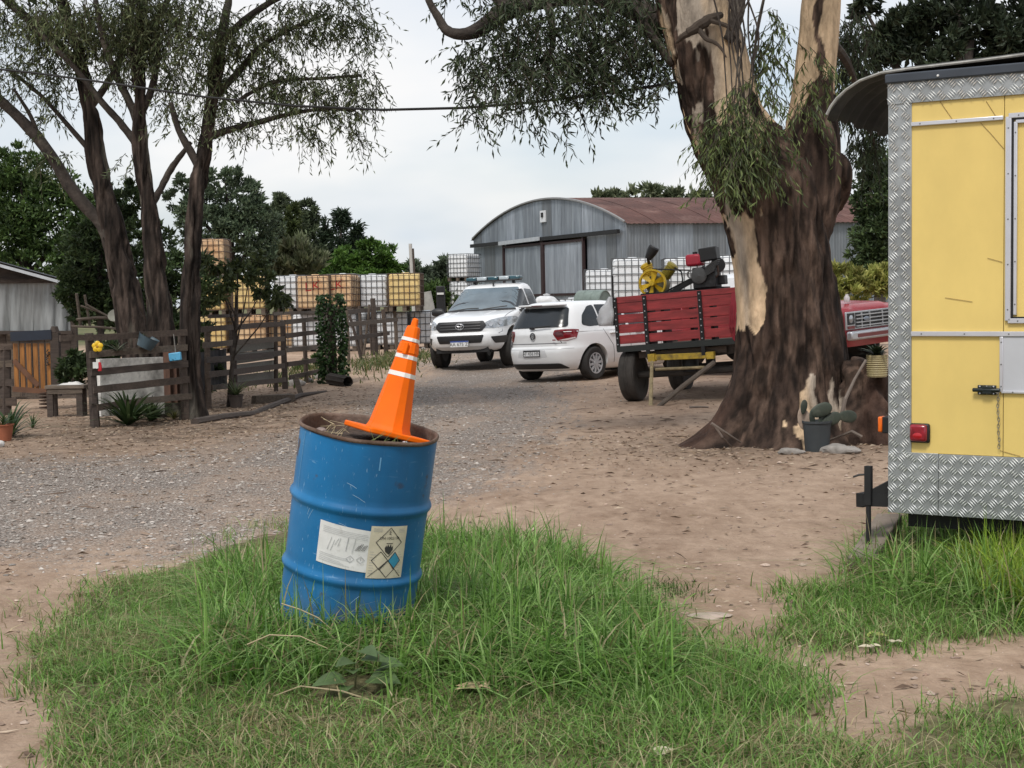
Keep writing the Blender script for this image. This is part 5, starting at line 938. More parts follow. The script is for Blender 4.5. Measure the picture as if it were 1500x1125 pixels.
def cutbody(name, vf, cyls, m, parent):
    me = bpy.data.meshes.new(name); me.from_pydata(vf[0], [], vf[1]); me.update(); outward(me); o = bpy.data.objects.new(name, me); COL.objects.link(o); cs_ = []
    for (x, y0, y1, z, r) in cyls:
        mb_ = MB(); mb_.cyl((x, y0, z), (x, y1, z), r, n=40); cme = mb_.mesh(); outward(cme); c_ = bpy.data.objects.new('c', cme); COL.objects.link(c_); md = o.modifiers.new('b', 'BOOLEAN'); md.object = c_; md.operation = 'DIFFERENCE'; md.solver = 'EXACT'; cs_.append(c_)
    dg = bpy.context.evaluated_depsgraph_get(); me2 = bpy.data.meshes.new_from_object(o.evaluated_get(dg)); bpy.data.objects.remove(o)
    for c_ in cs_: bpy.data.objects.remove(c_)
    return link(name, me2, m, parent, True, 38)
def wheel(parent, x, y, r, w, side, rim='spoke', tm=None, n=10):
    M0 = Matrix.Translation((x, y, r))@Matrix.Rotation(-side*PI/2, 4, 'X')       # local +z points outward on that side
    hub = MB(); hub.lathe([(0, w*.42), (.03, w*.42), (.035, w*.36), (.05, w*.3)], 12, M0); h = hub.build('wheel', msilver if rim == 'spoke' else mtyre2, parent); t_ = MB()
    t_.lathe([(r*.62, -w*.42), (r*.78, -w*.5), (r*.93, -w*.48), (r*.985, -w*.40), (r, -w*.3), (r, -w*.12), (r*.985, -w*.1), (r*.985, -w*.06), (r, -w*.04), (r, w*.04), (r*.985, w*.06), (r*.985, w*.1), (r, w*.12), (r, w*.3), (r*.985, w*.40), (r*.93, w*.48), (r*.78, w*.5), (r*.62, w*.42)], 44, M0); t_.build('tyre', tm or mtyre, h, True, 25)
    d_ = MB(); d_.lathe([(r*.63, w*.43), (r*.6, w*.44), (r*.57, w*.30), (r*.2, w*.18), (0, w*.18)], 36, M0); d_.lathe([(0, -w*.3), (r*.63, -w*.4)], 24, M0); d_.build('rim_dish', mplastic if rim == 'spoke' else (tm or mtyre2), h, True, 30)
    rg = MB(); rg.lathe([(r*.645, w*.41), (r*.64, w*.46), (r*.58, w*.46), (r*.56, w*.36)], 36, M0)
    if rim == 'spoke':
        for k in range(n):
            a = 2*PI*k/n+.15; u_ = Vector((math.cos(a), math.sin(a), 0)); v_ = Vector((-math.sin(a), math.cos(a), 0)); q = [u_*(r*.12)+v_*(r*.045), u_*(r*.36)+v_*(r*.085), u_*(r*.6)+v_*(r*.055), u_*(r*.6)-v_*(r*.055), u_*(r*.36)-v_*(r*.085), u_*(r*.12)-v_*(r*.045)]
            z0, z1 = w*.3, w*.45; vs_ = [M0@(p+Vector((0, 0, z))) for z in (z0, z1) for p in q]; rg.add(vs_, [(6, 7, 8, 9, 10, 11)]+[(i, (i+1) % 6, 6+(i+1) % 6, 6+i) for i in range(6)])
        rg.lathe([(0, w*.47), (r*.15, w*.46), (r*.17, w*.4)], 16, M0)
    rg.build('rim', msilver if rim == 'spoke' else (tm or mtyre2), h, True, 30); return h
def plate(parent, o_, ax, ay, w, h, txt, style):
    n_ = Vector(ax).cross(Vector(ay)).normalized(); m_ = MB(); m_.prism([(-w/2, -h/2), (w/2, -h/2), (w/2, h/2), (-w/2, h/2)], Vector(o_), ax, ay, .012); pl2 = m_.build('number_plate', mplate if style != 'black' else mplateb, parent); f_ = Vector(o_)+n_*.014
    if style == 'ar': b_ = MB(); b_.prism([(-w/2, h*.28), (w/2, h*.28), (w/2, h/2), (-w/2, h/2)], Vector(o_)+n_*.012, ax, ay, .002); b_.build('blue_band', mblue, pl2); text_on('plate_lettering', txt, h*.80, f_-Vector(ay)*h*.1, ax, ay, mplateb, pl2)
    else:
        b_ = MB(); b_.prism([(-w/2+.012, -h/2+.012), (w/2-.012, -h/2+.012), (w/2-.012, h/2-.03), (-w/2+.012, h/2-.03)], Vector(o_)+n_*.012, ax, ay, .002); b_.build('plate_field', mplate, pl2); text_on('plate_lettering', txt, h*.74, f_+n_*.002-Vector(ay)*h*.05, ax, ay, mplateb, pl2)
# ---------------- white pickup, front toward the camera
hw = G(652, 541); he = G(747, 537)
hd = Vector((he.x-hw.x, he.y-hw.y)); ps = R(17)
fwd = Vector((-math.sin(ps), -math.cos(ps), 0)); lft = Vector((math.cos(ps), -math.sin(ps), 0))        # vehicle left is image right
HYc = 33.0; mid = P(697, 539, HYc); hz = (gzf(P(652, 540, 33.2).x, 33.2)+gzf(P(747, 540, 32.8).x, 32.8))/2
hx = root('white_pickup', (mid.x, HYc, hz), 'white double cab pickup with roof light bar facing the camera', 'pickup', Matrix((fwd, lft, (0, 0, 1))).transposed()@Matrix.Rotation(R(1.7), 3, 'X'))
hx.rotation_euler = (Matrix((fwd, lft, (0, 0, 1))).transposed()@Matrix.Rotation(R(1.6), 3, 'X')).to_euler()
E = 7
lowb = [(.36, -4.15, .72, .76, E, 5), (.40, -4.2, .86, .84, E, 5), (.48, -4.25, .95, .90, E, 4.6), (.60, -4.25, .985, .922, E, 4.4), (.68, -4.25, .985, .927, E, 4.4), (.735, -4.25, .965, .927, E, 4.4), (.76, -4.25, .935, .927, E, 4.4), (.86, -4.25, .925, .927, E, 4.4), (.96, -4.25, .905, .925, E, 4.2), (1.01, -4.25, .87, .918, E, 4), (1.045, -4.24, .80, .90, E, 3.6), (1.065, -4.23, .68, .872, E, 3.4), (1.075, -4.2, .5, .82, E, 3.2), (1.08, -4.15, .35, .74, E, 3)]
def hshear(x, y, z): k = max(0, min(1, (.75-x)/1.25)); return (x, y, z+.115*k*max(0, min(1, (z-.85)/.2))+.02*(1-(y/.93)**2)*max(0, min(1, (z-1.0)/.07)))
lb = zloft(lowb, 96, hshear); lb = (lb[0], lb[1])
cabl = [(1.12, -2.42, -.28, .865, 9, 6), (1.2, -2.42, -.42, .852, 9, 6), (1.32, -2.38, -.66, .812, 9, 6), (1.46, -2.33, -.92, .768, 9, 6), (1.60, -2.27, -1.16, .722, 9, 6), (1.70, -2.21, -1.32, .686, 8, 6), (1.755, -2.15, -1.42, .652, 7, 5), (1.79, -2.05, -1.54, .59, 6, 4), (1.805, -1.95, -1.66, .50, 5, 4)]
cb2 = zloft(cabl, 96)
hb = bvh_of(lb); hc = bvh_of(cb2); hall = bvh_of(lb, cb2)
cutbody('body', lb, [(0, .56, 1.3, .40, .475), (0, -1.3, -.56, .40, .475), (-3.085, .56, 1.3, .40, .475), (-3.085, -1.3, -.56, .40, .475)], mwhite, hx)
m_ = MB(); m_.add(*cb2); m_.build('cab', mwhite, hx, True, 40)
patch('windscreen', hc, roundpoly([(-.765, 1.225), (.765, 1.225), (.64, 1.70), (-.64, 1.70)], .05), 0, mwind, hx, .005)
patch('windscreen_base', hc, [(-.79, 1.195), (.79, 1.195), (.77, 1.232), (-.77, 1.232)], 0, mplastic, hx, .008)
for sgn in (1, -1):
    yw = 90*sgn; s = -sgn                                  # h axis: seen from the left side h = -x, from the right h = x
    patch('side_window', hc, roundpoly([(s*-.62, 1.25), (s*-1.05, 1.62), (s*-1.42, 1.66), (s*-1.42, 1.25)], .04), yw, mglass, hx, .006); patch('side_window', hc, roundpoly([(s*-1.52, 1.25), (s*-1.52, 1.66), (s*-2.02, 1.64), (s*-2.2, 1.27)], .04), yw, mglass, hx, .006)
    for pts in ([(s*-.5, .5), (s*-.46, 1.1), (s*-.56, 1.2)], [(s*-1.47, .5), (s*-1.47, 1.2)], [(s*-2.33, .6), (s*-2.33, 1.2)], [(s*-2.45, .5), (s*-2.45, 1.16)]): line('door_seam', hb, pts, yw, .014, mgap, hx)
    for x in (-1.28, -2.18): m_ = MB(); m_.bar((x, sgn*.945, 1.03), (x-.17, sgn*.945, 1.035), .03, .035); m_.build('door_handle', mplastic, hx, bevel=.01)
    mm = MB(); mm.lathe([(0, -.12), (.08, -.115), (.105, -.06), (.11, 0), (.105, .06), (.07, .115), (0, .12)], 14, Matrix.Translation((-.62, sgn*1.03, 1.21))@Matrix.Rotation(PI/2, 4, 'X')@Matrix.Diagonal((.65, .85, 1.1, 1))); mr2 = mm.build('door_mirror', mplastic, hx, True, 60); mm = MB(); mm.bar((-.6, sgn*.86, 1.17), (-.62, sgn*.98, 1.19), .05, .06); mm.build('mirror_arm', mplastic, mr2)
    # lamps: wrap round the corner
    patch('headlight', hb, roundpoly([(sgn*.44, .885), (sgn*.60, 1.0), (sgn*.78, 1.045), (sgn*.90, 1.065), (sgn*.915, .95), (sgn*.86, .865), (sgn*.68, .835), (sgn*.50, .84)], .03), 0, mlamp, hx, .006)
    for yy, zz, rr in ((.62, .92, .055), (.76, .945, .06)):
        h_, n_, _, _ = hb.ray_cast(Vector((5, sgn*yy, zz)), Vector((-1, 0, 0))); m_ = MB(); m_.lathe([(0, .012), (rr*.6, .01), (rr*.95, .016), (rr, 0)], 16, Matrix.Translation(h_+n_*.006)@n_.to_track_quat('Z', 'Y').to_matrix().to_4x4()); m_.build('lamp_bowl', mchrome, hx)
    patch('fog_recess', hb, roundpoly([(sgn*.64, .66), (sgn*.86, .67), (sgn*.84, .52), (sgn*.70, .52)], .02), 0, mplastic, hx, .007)
patch('grille', hb, roundpoly([(-.50, .99), (.50, .99), (.56, .88), (.46, .775), (-.46, .775), (-.56, .88)], .03), 0, mplastic, hx, .008)
for z in (.83, .885, .94): 
    m_ = MB(); pts = []
    for k in range(13): y = -.44+.88*k/12; h_, n_, _, _ = hb.ray_cast(Vector((5, y, z)), Vector((-1, 0, 0))); pts.append(h_+n_*.014)
    m_.tube(pts, .011, 5); m_.build('grille_bar', mat('grille_grey', (.05, .05, .052), .4, var=.1), hx)
patch('lower_grille', hb, roundpoly([(-.52, .70), (.52, .70), (.46, .54), (-.46, .54)], .03), 0, mplastic, hx, .008)
patch('skid_panel', hb, roundpoly([(-.62, .475), (.62, .475), (.52, .37), (-.52, .37)], .03), 0, mat('white_grey_paint', (.60, .61, .62), .4, var=.03), hx, .006)
h_, n_, _, _ = hb.ray_cast(Vector((5, 0, .885)), Vector((-1, 0, 0)))
em = MB()
def ring_on(mb_, o_, a_, b_, rw, ang0=0): mb_.tube([o_+Vector((0, math.cos(2*PI*k/28)*a_, math.sin(2*PI*k/28)*b_)) for k in range(29)], rw, 6, False)
o_ = h_+Vector((.028, 0, 0)); ring_on(em, o_, .088, .062, .010); ring_on(em, o_, .034, .058, .008); ring_on(em, o_+Vector((0, 0, .026)), .062, .026, .008); em.build('front_emblem', mchrome, hx)
plate(hx, (1.004, 0, .53), (0, 1, 0), (0, 0, 1), .40, .125, 'AA 675 ZJ', 'ar')
for sgn in (1, -1):
    m_ = MB(); pts = []
    for k in range(9): x = .66-1.0*k/8; h_, n_, _, _ = hb.ray_cast(Vector((x, sgn*(.80-.04*(k == 0)), 5)), Vector((0, 0, -1))); pts.append(h_+n_*.001)
    m_.tube(pts, .006, 4); m_.build('bonnet_seam', mgap, hx)
    m_ = MB(); pts = []
    for k in range(9): x = .55-.85*k/8; h_, n_, _, _ = hb.ray_cast(Vector((x, sgn*.42, 5)), Vector((0, 0, -1))); pts.append(h_+n_*.002)
    m_.tube(pts, .012, 5); m_.build('bonnet_crease', mwhite, hx)
lbx = MB(); lbx.box((-1.62, 0, 1.865), (.26, 1.22, .03)); lbar = lbx.build('light_bar', mplastic, hx, bevel=.01)
for k, y in enumerate((-.51, -.26, 0, .26, .51)):
    m_ = MB(); m_.box((-1.62, y, 1.915), (.27, .235, .075)); m_.build('lens', [mat('lens_teal', (.03, .085, .11), .15, spec=.7), mat('lens_clear', (.42, .47, .5), .15, spec=.7)][k in (1, 3)], lbar, bevel=.02)
m_ = MB(); m_.box((-1.62, 0, 1.956), (.2, 1.15, .012)); m_.build('lid', mat('lens_clear'), lbar)
for y in (-.45, .45): m_ = MB(); m_.box((-1.62, y, 1.83), (.08, .06, .06)); m_.build('foot', mplastic, lbar)
m_ = MB(); m_.tube([(-1.36, .05, 1.75), (-1.38, .05, 1.83), (-1.42, .05, 1.84)], .02, 6); m_.build('roof_antenna', mplastic, hx)
for sgn in (1, -1): m_ = MB(); m_.tube([(-.37, sgn*.62, 1.225), (-.46, sgn*.28, 1.262), (-.455, sgn*.02, 1.262)] if sgn < 0 else [(-.37, .1, 1.235), (-.47, .42, 1.27), (-.49, .62, 1.285)], .012, 5); m_.build('wiper', mplastic, hx)
m_ = MB(); m_.box((-3.35, 0, .98), (1.6, 1.5, .5)); m_.build('bed_floor', mplastic, hx)
for x in (0, -3.085):
    for sgn in (1, -1): wheel(hx, x, sgn*.775, .385, .25, sgn, 'spoke', n=6)
    m_ = MB(); m_.cyl((x, -.7, .385), (x, .7, .385), .07, n=10); m_.build('axle', mplastic, hx)
m_ = MB(); m_.box((-1.6, 0, .42), (4.9, 1.15, .16)); m_.box((.62, 0, .40), (.2, 1.2, .14)); m_.build('underbody', mplastic, hx)
for x in (0, -3.085):
    for sgn in (1, -1): m_ = MB(); m_.tube([(x+.47*math.cos(a), sgn*.74, .40+.47*math.sin(a)) for a in np.linspace(.45, PI-.45, 15)], .10, 6); m_.build('arch_liner', mplastic, hx)

# ---------------- white hatchback seen from behind
ps = R(42); fwd = Vector((math.sin(ps), math.cos(ps), 0)); lft = Vector((-math.cos(ps), math.sin(ps), 0))
pR, pL_ = P(867, 560, 28.3), P(781, 560, 29.4); mid = Vector(((pR.x+pL_.x)/2, (pR.y+pL_.y)/2, 0)); mid.z = gzf(mid.x, mid.y)
hxb = root('white_hatchback', mid, 'white compact hatchback parked with its tail to the camera', 'car', Matrix((fwd, lft, (0, 0, 1))).transposed()@Matrix.Rotation(R(-1.6), 3, 'X'))
lowb = [(.19, -.62, 3.1, .70, 5, 4), (.22, -.70, 3.2, .76, 5, 4), (.30, -.775, 3.25, .82, 4.6, 4), (.40, -.81, 3.28, .852, 4.4, 4), (.52, -.825, 3.28, .868, 4.4, 4), (.585, -.82, 3.27, .872, 4.4, 4), (.625, -.795, 3.26, .873, 4.4, 4), (.645, -.765, 3.25, .872, 4.4, 4), (.74, -.765, 3.2, .868, 4.4, 4), (.84, -.775, 3.1, .86, 4.4, 4), (.885, -.775, 3.02, .852, 4.4, 3.6), (.91, -.76, 2.95, .842, 4.4, 3.6), (.95, -.745, 2.8, .826, 4.4, 3.4), (.975, -.73, 2.6, .80, 4.4, 3.2)]
lb = zloft(lowb, 110)
cabl = [(.90, -.765, 2.5, .838, 4.6, 5), (.96, -.745, 2.35, .818, 4.6, 5), (1.02, -.715, 2.2, .796, 4.6, 5), (1.12, -.655, 1.95, .758, 4.6, 5), (1.22, -.59, 1.72, .716, 4.6, 5), (1.31, -.53, 1.5, .672, 4.6, 5), (1.38, -.48, 1.3, .628, 4.4, 5), (1.42, -.44, 1.18, .59, 4.2, 4.5), (1.45, -.36, 1.05, .53, 4, 4), (1.468, -.2, .9, .44, 3.6, 4)]
cb2 = zloft(cabl, 110); pb = bvh_of(lb); pc = bvh_of(cb2); pall = bvh_of(lb, cb2)
cutbody('body', lb, [(0, .5, 1.3, .31, .365), (0, -1.3, -.5, .31, .365), (2.565, .5, 1.3, .31, .365), (2.565, -1.3, -.5, .31, .365)], mwhite, hxb)
m_ = MB(); m_.add(*cb2); m_.build('cabin_shell', mwhite, hxb, True, 40)
patch('rear_window', pc, roundpoly([(-.56, 1.345), (.56, 1.345), (.67, .99), (-.67, .99)], .05), 180, mglass, hxb, .013, .035)
m_ = MB(); m_.prism(roundpoly([(-.40, -.56), (-.60, -.50), (-.64, 0), (-.60, .50), (-.40, .56)], .05), (0, 0, 1.385), (1, 0, 0), (0, 1, 0), .035); m_.build('spoiler', mwhite, hxb, bevel=.012)
m_ = MB(); m_.box((-.632, 0, 1.397), (.012, .26, .014)); m_.build('brake_light', mtail2, hxb)
m_ = MB(); m_.tube([(-.775, .0, .985), (-.79, -.12, 1.005), (-.77, -.42, 1.02)], .012, 5); m_.box((-.77, .02, .985), (.03, .1, .04)); m_.build('rear_wiper', mplastic, hxb)
for sgn in (1, -1):
    yw = 180+sgn*-42 if sgn > 0 else 180+42
    yw = 138 if sgn > 0 else -138
    hh = -1 if sgn > 0 else 1                                # horizontal axis direction of that view
    # corner view: h axis = (-sin, cos)
    a = R(yw); rx_ = Vector((-math.sin(a), math.cos(a), 0))
    def hco(x, y): return rx_.x*x+rx_.y*y
    q = [(hco(-.78, sgn*.49), .865), (hco(-.77, sgn*.52), .935), (hco(-.76, sgn*.66), .948), (hco(-.62, sgn*.84), .948), (hco(-.47, sgn*.86), .938), (hco(-.56, sgn*.865), .78), (hco(-.72, sgn*.76), .735), (hco(-.78, sgn*.60), .745)]
    patch('tail_lamp', pall, roundpoly(q, .02), yw, mtail, hxb, .008)
    q2 = [(hco(-.78, sgn*.52), .86), (hco(-.77, sgn*.54), .91), (hco(-.74, sgn*.72), .91), (hco(-.74, sgn*.70), .82), (hco(-.78, sgn*.58), .81)]; patch('lamp_core', pall, roundpoly(q2, .02), yw, mtail2, hxb, .012)
    q3 = [(hco(-.78, sgn*.61), .752), (hco(-.72, sgn*.755), .744), (hco(-.57, sgn*.86), .784), (hco(-.59, sgn*.86), .804), (hco(-.74, sgn*.70), .772)]; patch('reverse_lamp', pall, q3, yw, mat('lamp_white', (.7, .6, .6), .2), hxb, .011)
    s = -sgn; yv = 90*sgn
    patch('side_window', pc, roundpoly([(s*-.28, 1.02), (s*-.20, 1.20), (s*.02, 1.36), (s*.20, 1.385), (s*.20, 1.0), (s*-.1, .985)], .05), yv, mglass, hxb, .006); patch('side_window', pc, roundpoly([(s*.24, 1.0), (s*.24, 1.385), (s*.92, 1.385), (s*.98, .99)], .03), yv, mglass, hxb, .006); patch('side_window', pc, roundpoly([(s*1.06, .99), (s*1.02, 1.38), (s*1.35, 1.33), (s*1.95, 1.0)], .03), yv, mglass, hxb, .006)
    for pts in ([(s*.24, .97), (s*.30, .86), (s*.50, .62), (s*.56, .30)], [(s*1.02, .97), (s*1.04, .3)], [(s*2.0, .93), (s*2.02, .3)]): line('door_seam', pb, pts, yv, .012, mgap, hxb)
    line('shoulder_crease_shade', pb, [(s*-.4, .905), (s*1.0, .90), (s*2.4, .89)], yv, .012, mat('crease_shade_grey', (.55, .56, .57), .4), hxb, .002)  # grey line paints the shade of a shoulder crease on smooth bodywork
    for x in (.52, 1.3): m_ = MB(); m_.bar((x-.1, sgn*.87, .85), (x+.1, sgn*.87, .855), .03, .03); m_.build('door_handle', mwhite, hxb, bevel=.01)
line('tailgate_seam', pb, [(-.66, .70), (.66, .70)], 180, .012, mgap, hxb); line('tailgate_seam', pb, [(-.47, .955), (-.60, .70)], 180, .01, mgap, hxb); line('tailgate_seam', pb, [(.47, .955), (.60, .70)], 180, .01, mgap, hxb); line('bumper_crease_shade', pb, [(-.75, .60), (.75, .60)], 180, .012, mat('crease_shade_grey'), hxb)  # seams are joints; the bumper crease is only its shade painted grey
patch('rear_diffuser', pb, roundpoly([(-.66, .235), (.66, .235), (.58, .335), (-.58, .335)], .04), 180, mplastic, hxb, .008)
patch('plate_recess_shade', pb, roundpoly([(-.36, .45), (.36, .45), (.30, .60), (-.30, .60)], .03), 180, mat('recess_shade_white', (.62, .63, .64), .4, var=.02), hxb, .003)  # recess shade painted as darker white on a patch without depth
h_, n_, _, _ = pb.ray_cast(Vector((-5, 0, .53)), Vector((1, 0, 0))); plate(hxb, (h_.x-.004, 0, .525), (0, -1, 0), (0, 0, 1), .40, .12, 'AF 456 HN', 'black')
h_, n_, _, _ = pb.ray_cast(Vector((-5, 0, .84)), Vector((1, 0, 0))); em = MB(); o_ = h_-Vector((.012, 0, 0)); ring_on(em, o_, .058, .058, .008)
for pts in ([(-.034, .045), (-.017, -.0), (0, .028), (.017, 0), (.034, .045)], [(-.048, .02), (-.022, -.048), (0, -.008), (.022, -.048), (.048, .02)]): em.tube([o_+Vector((0, -y, z)) for y, z in pts], .006, 5)
em.build('rear_emblem', mat('dark_chrome', (.16, .165, .17), .25, .9), hxb)
m_ = MB(); m_.box((-.772, -.50, .76), (.01, .07, .02)); m_.build('small_badge', mtail, hxb)
m_ = MB(); m_.tube([(.05, 0, 1.46), (-.10, 0, 1.56), (-.16, 0, 1.63)], [.012, .008, .005], 5); m_.build('roof_antenna', mplastic, hxb)
for x in (0, 2.565):
    for sgn in (1, -1): wheel(hxb, x, sgn*.752, .305, .20, sgn, 'spoke', n=10)
    for sgn in (1, -1): m_ = MB(); m_.tube([(x+.355*math.cos(a), sgn*.70, .31+.355*math.sin(a)) for a in np.linspace(.5, PI-.5, 15)], .07, 6); m_.build('arch_liner', mplastic, hxb)
m_ = MB(); m_.box((1.3, 0, .25), (3.4, 1.0, .12)); m_.cyl((0, -.6, .3), (0, .6, .3), .05, n=8); m_.build('underbody', mplastic, hxb)

# ---------------- old red pickup behind the trunk
RY = 25.5; oL = P(1238, 500, RY); ps = R(-45); fwd = Vector((-math.sin(ps), -math.cos(ps), 0)); lft = Vector((math.cos(ps), -math.sin(ps), 0)); rz = P(1240, 452, RY).z-1.05
rp_ = root('red_pickup', oL+lft*.92, 'old red pickup with chrome grille partly hidden behind the trunk', 'pickup'); rp_.location.z = rz+.03
rp_.rotation_euler = (Matrix((fwd, lft, (0, 0, 1))).transposed()@Matrix.Rotation(R(2.4), 3, 'X')).to_euler()
mred = mat('faded_red_paint', (.32, .035, .045), .35, var=.15, vs=3, coat=.3)
lowb = [(.40, -4, -.06, .86, 8, 10), (.50, -4, -.03, .92, 8, 10), (.62, -4, -.02, .94, 8, 10), (.70, -4, -.02, .945, 8, 10), (.98, -4, -.02, .945, 8, 10), (1.03, -4, -.04, .94, 8, 9), (1.06, -4, -.10, .91, 8, 8), (1.075, -4, -.2, .86, 8, 7)]
lb = zloft(lowb, 96, lambda x, y, z: (x, y, z+.05*max(0, min(1, -x/1.3))*max(0, min(1, (z-.9)/.15))+.03*(abs(y) < .5)*(z > 1.05)))
rb = bvh_of(lb); cutbody('body', lb, [(-.8, .55, 1.3, .38, .46), (-.8, -1.3, -.55, .38, .46)], mred, rp_)
cb2 = zloft([(1.1, -3.0, -1.35, .86, 8, 7), (1.3, -2.95, -1.62, .80, 8, 7), (1.5, -2.9, -1.9, .74, 8, 7), (1.62, -2.85, -2.05, .70, 7, 6), (1.68, -2.7, -2.2, .6, 5, 5)], 80); m_ = MB(); m_.add(*cb2); m_.build('cab', mwhite, rp_, True, 40); rc = bvh_of(cb2); patch('windscreen', rc, roundpoly([(-.76, 1.14), (.76, 1.14), (.68, 1.58), (-.68, 1.58)], .05), 0, mwind, rp_)
m_ = MB(); m_.box((.01, 0, .845), (.03, 1.78, .30)); gr = m_.build('grille_surround', mchrome, rp_, bevel=.01)
for sgn in (-1, 1):
    m_ = MB(); m_.box((.03, sgn*.75, .875), (.012, .2, .19)); m_.build('headlight_recess', mplastic, gr); m_ = MB(); m_.lathe([(0, .02), (.05, .015), (.085, 0)], 18, Matrix.Translation((.036, sgn*.75, .875))@Matrix.Rotation(PI/2, 4, 'Y')@Matrix.Diagonal((.8, .8, 1, 1))); m_.build('headlight', mlamp, gr); m_ = MB(); m_.box((.035, sgn*.75, .735), (.012, .2, .05)); m_.build('turn_signal', mat('dull_red', (.16, .03, .03), .3), gr)
m_ = MB(); m_.box((.029, 0, .845), (.006, 1.22, .25)); m_.build('grille_backing', mplastic, gr)
for z in (.75, .81, .87, .93): m_ = MB(); m_.box((.045, 0, z), (.03, 1.22, .018)); m_.build('grille_bar', msilver, gr)
for y in (-.45, -.2, .2, .45): m_ = MB(); m_.box((.042, y, .845), (.026, .02, .25)); m_.build('grille_bar', msilver, gr)
m_ = MB(); m_.lathe([(0, .02), (.07, .016), (.085, 0)], 24, Matrix.Translation((.06, -.32, .86))@Matrix.Rotation(PI/2, 4, 'Y')@Matrix.Diagonal((.5, 1, 1, 1))); m_.build('oval_badge', mat('badge_blue_grey', (.25, .28, .33), .3, .6), gr)
m_ = MB(); m_.box((.10, 0, .60), (.12, 1.86, .15)); bmpr = m_.build('bumper', mchrome, rp_, bevel=.03); m_ = MB(); m_.box((.165, 0, .60), (.01, 1.5, .06)); m_.build('bumper_strip', mat('dull_red'), bmpr)
plate(rp_, (.17, -.55, .60), (0, 1, 0), (0, 0, 1), .3, .11, '', 'ar') if False else None
for sgn in (-1, 1): wheel(rp_, -.8, sgn*.8, .36, .24, sgn, 'plain')
for sgn in (-1, 1): wheel(rp_, -3.4, sgn*.8, .36, .24, sgn, 'plain')
m_ = MB(); m_.box((-2.1, 0, .45), (3.6, 1.0, .14)); m_.build('underbody', mplastic, rp_)
bt2 = root('milky_bottle', rp_.matrix_basis@Vector((-.25, -.42, 1.14)), 'small milky bottle left on the red bonnet', 'bottle'); m_ = MB(); m_.lathe([(0, 0), (.045, 0), (.05, .02), (.05, .08), (.03, .11), (.025, .12), (.025, .14), (0, .14)], 14); m_.build('bottle', mat('milky_plastic', (.55, .52, .52), .35), bt2)

# ------------------------------------------------------------------ red farm cart with the compressor
ps = R(24); ax = Vector((math.cos(ps), -math.sin(ps), 0)); bk_ = Vector((math.sin(ps), math.cos(ps), 0))
w1 = G(931, 586); ct0 = Vector((w1.x, w1.y, 0)); ct0.z = gzf(w1.x, w1.y)
cart = root('farm_cart', ct0, 'red slatted farm cart on rubber tyres loaded with a compressor', 'cart'); CR = Matrix((ax, bk_, (0, 0, 1))).transposed()@Matrix.Rotation(R(-3.6), 3, 'Y'); cart.rotation_euler = CR.to_euler(); CRI = CR.inverted()
pn = ax.cross(Vector((0, 0, 1)))                          # front panel normal
fo = ct0+bk_*-.25; fnn = CR@Vector((0, -1, 0))
def cl_(px, py, back=0): return CRI@(PL(px, py, fo+bk_*back, fnn)-ct0)
mredw = mat('red_board_paint', (.36, .040, .042), .5, var=.3, vs=5, stretch=(.6, 4, 4), col2=(.22, .026, .028), cs=3, bump=.15, bs=25)
q0 = cl_(901, 436); q1 = cl_(904, 512); x0, zt, zb = q0.x, q0.z, q1.z; CWd = 1.95; yb = q0.y; H_ = zt-zb; CLn = 3.0
rows = ((.0, .31), (.335, .50), (.535, .70), (.735, .90))
def side(name_pref, a, d, n_, ln):
    for i, (r0_, r1_) in enumerate(rows):
        z1_, z0_ = zt-H_*r0_, zt-H_*r1_; m_ = MB(); m_.bar(a+d*.02+Vector((0, 0, (z0_+z1_)/2+random.uniform(-.004, .004)-a.z)), a+d*(ln-.02)+Vector((0, 0, (z0_+z1_)/2+random.uniform(-.006, .006)-a.z)), .028, z1_-z0_); m_.build('side_board', mredw, cart, bevel=.004)
    m_ = MB(); m_.bar(a+d*.02+Vector((0, 0, zt-H_*.115-a.z))+n_*.016, a+d*(ln-.02)+Vector((0, 0, zt-H_*.11-a.z))+n_*.016, .004, .008); m_.build('board_crack', mat('crack_dark', (.07, .01, .01), .8), cart)
A0 = Vector((x0, yb, 0)); side('front', A0, Vector((1, 0, 0)), Vector((0, -1, 0)), CWd); side('side', A0+Vector((0, .04, 0)), Vector((0, 1, 0)), Vector((-1, 0, 0)), CLn); side('side', A0+Vector((CWd, .04, 0)), Vector((0, 1, 0)), Vector((1, 0, 0)), CLn); side('rear', A0+Vector((0, CLn+.06, 0)), Vector((1, 0, 0)), Vector((0, 1, 0)), CWd)
for x, w in ((x0+.004, .05), (cl_(947, 470).x, .055), (cl_(1028, 470).x, .055), (x0+CWd-.03, .05)):
    m_ = MB(); m_.box((x, yb-.028, (zt+zb)/2-.09 if w > .052 else (zt+zb)/2-.02), (w, .03, H_+.16 if w > .052 else H_+.02)); st = m_.build('upright', mblack, cart)
    for k in range(8): b_ = MB(); b_.lathe([(.011, 0), (.009, .008), (0, .01)], 7, Matrix.Translation((x, yb-.043, zt-.05-k*H_*.12))@Matrix.Rotation(PI/2, 4, 'X')); b_.build('bolt', mchrome, st)
m_ = MB(); m_.box((x0+CWd/2, yb-.004, zb-.0), (CWd+.02, .09, .085)); m_.build('sill', mat('dark_green_steel', (.018, .022, .02), .6), cart)
m_ = MB(); m_.box((x0+CWd/2, yb+CLn/2, zb+.0), (CWd-.05, CLn, .05)); m_.build('deck', mwood[1], cart)
for x in (.55, CWd-.55): m_ = MB(); m_.box((x0+x, yb+CLn/2+.05, zb-.11), (.1, CLn-.1, .16)); m_.build('chassis_beam', mwood[2], cart)
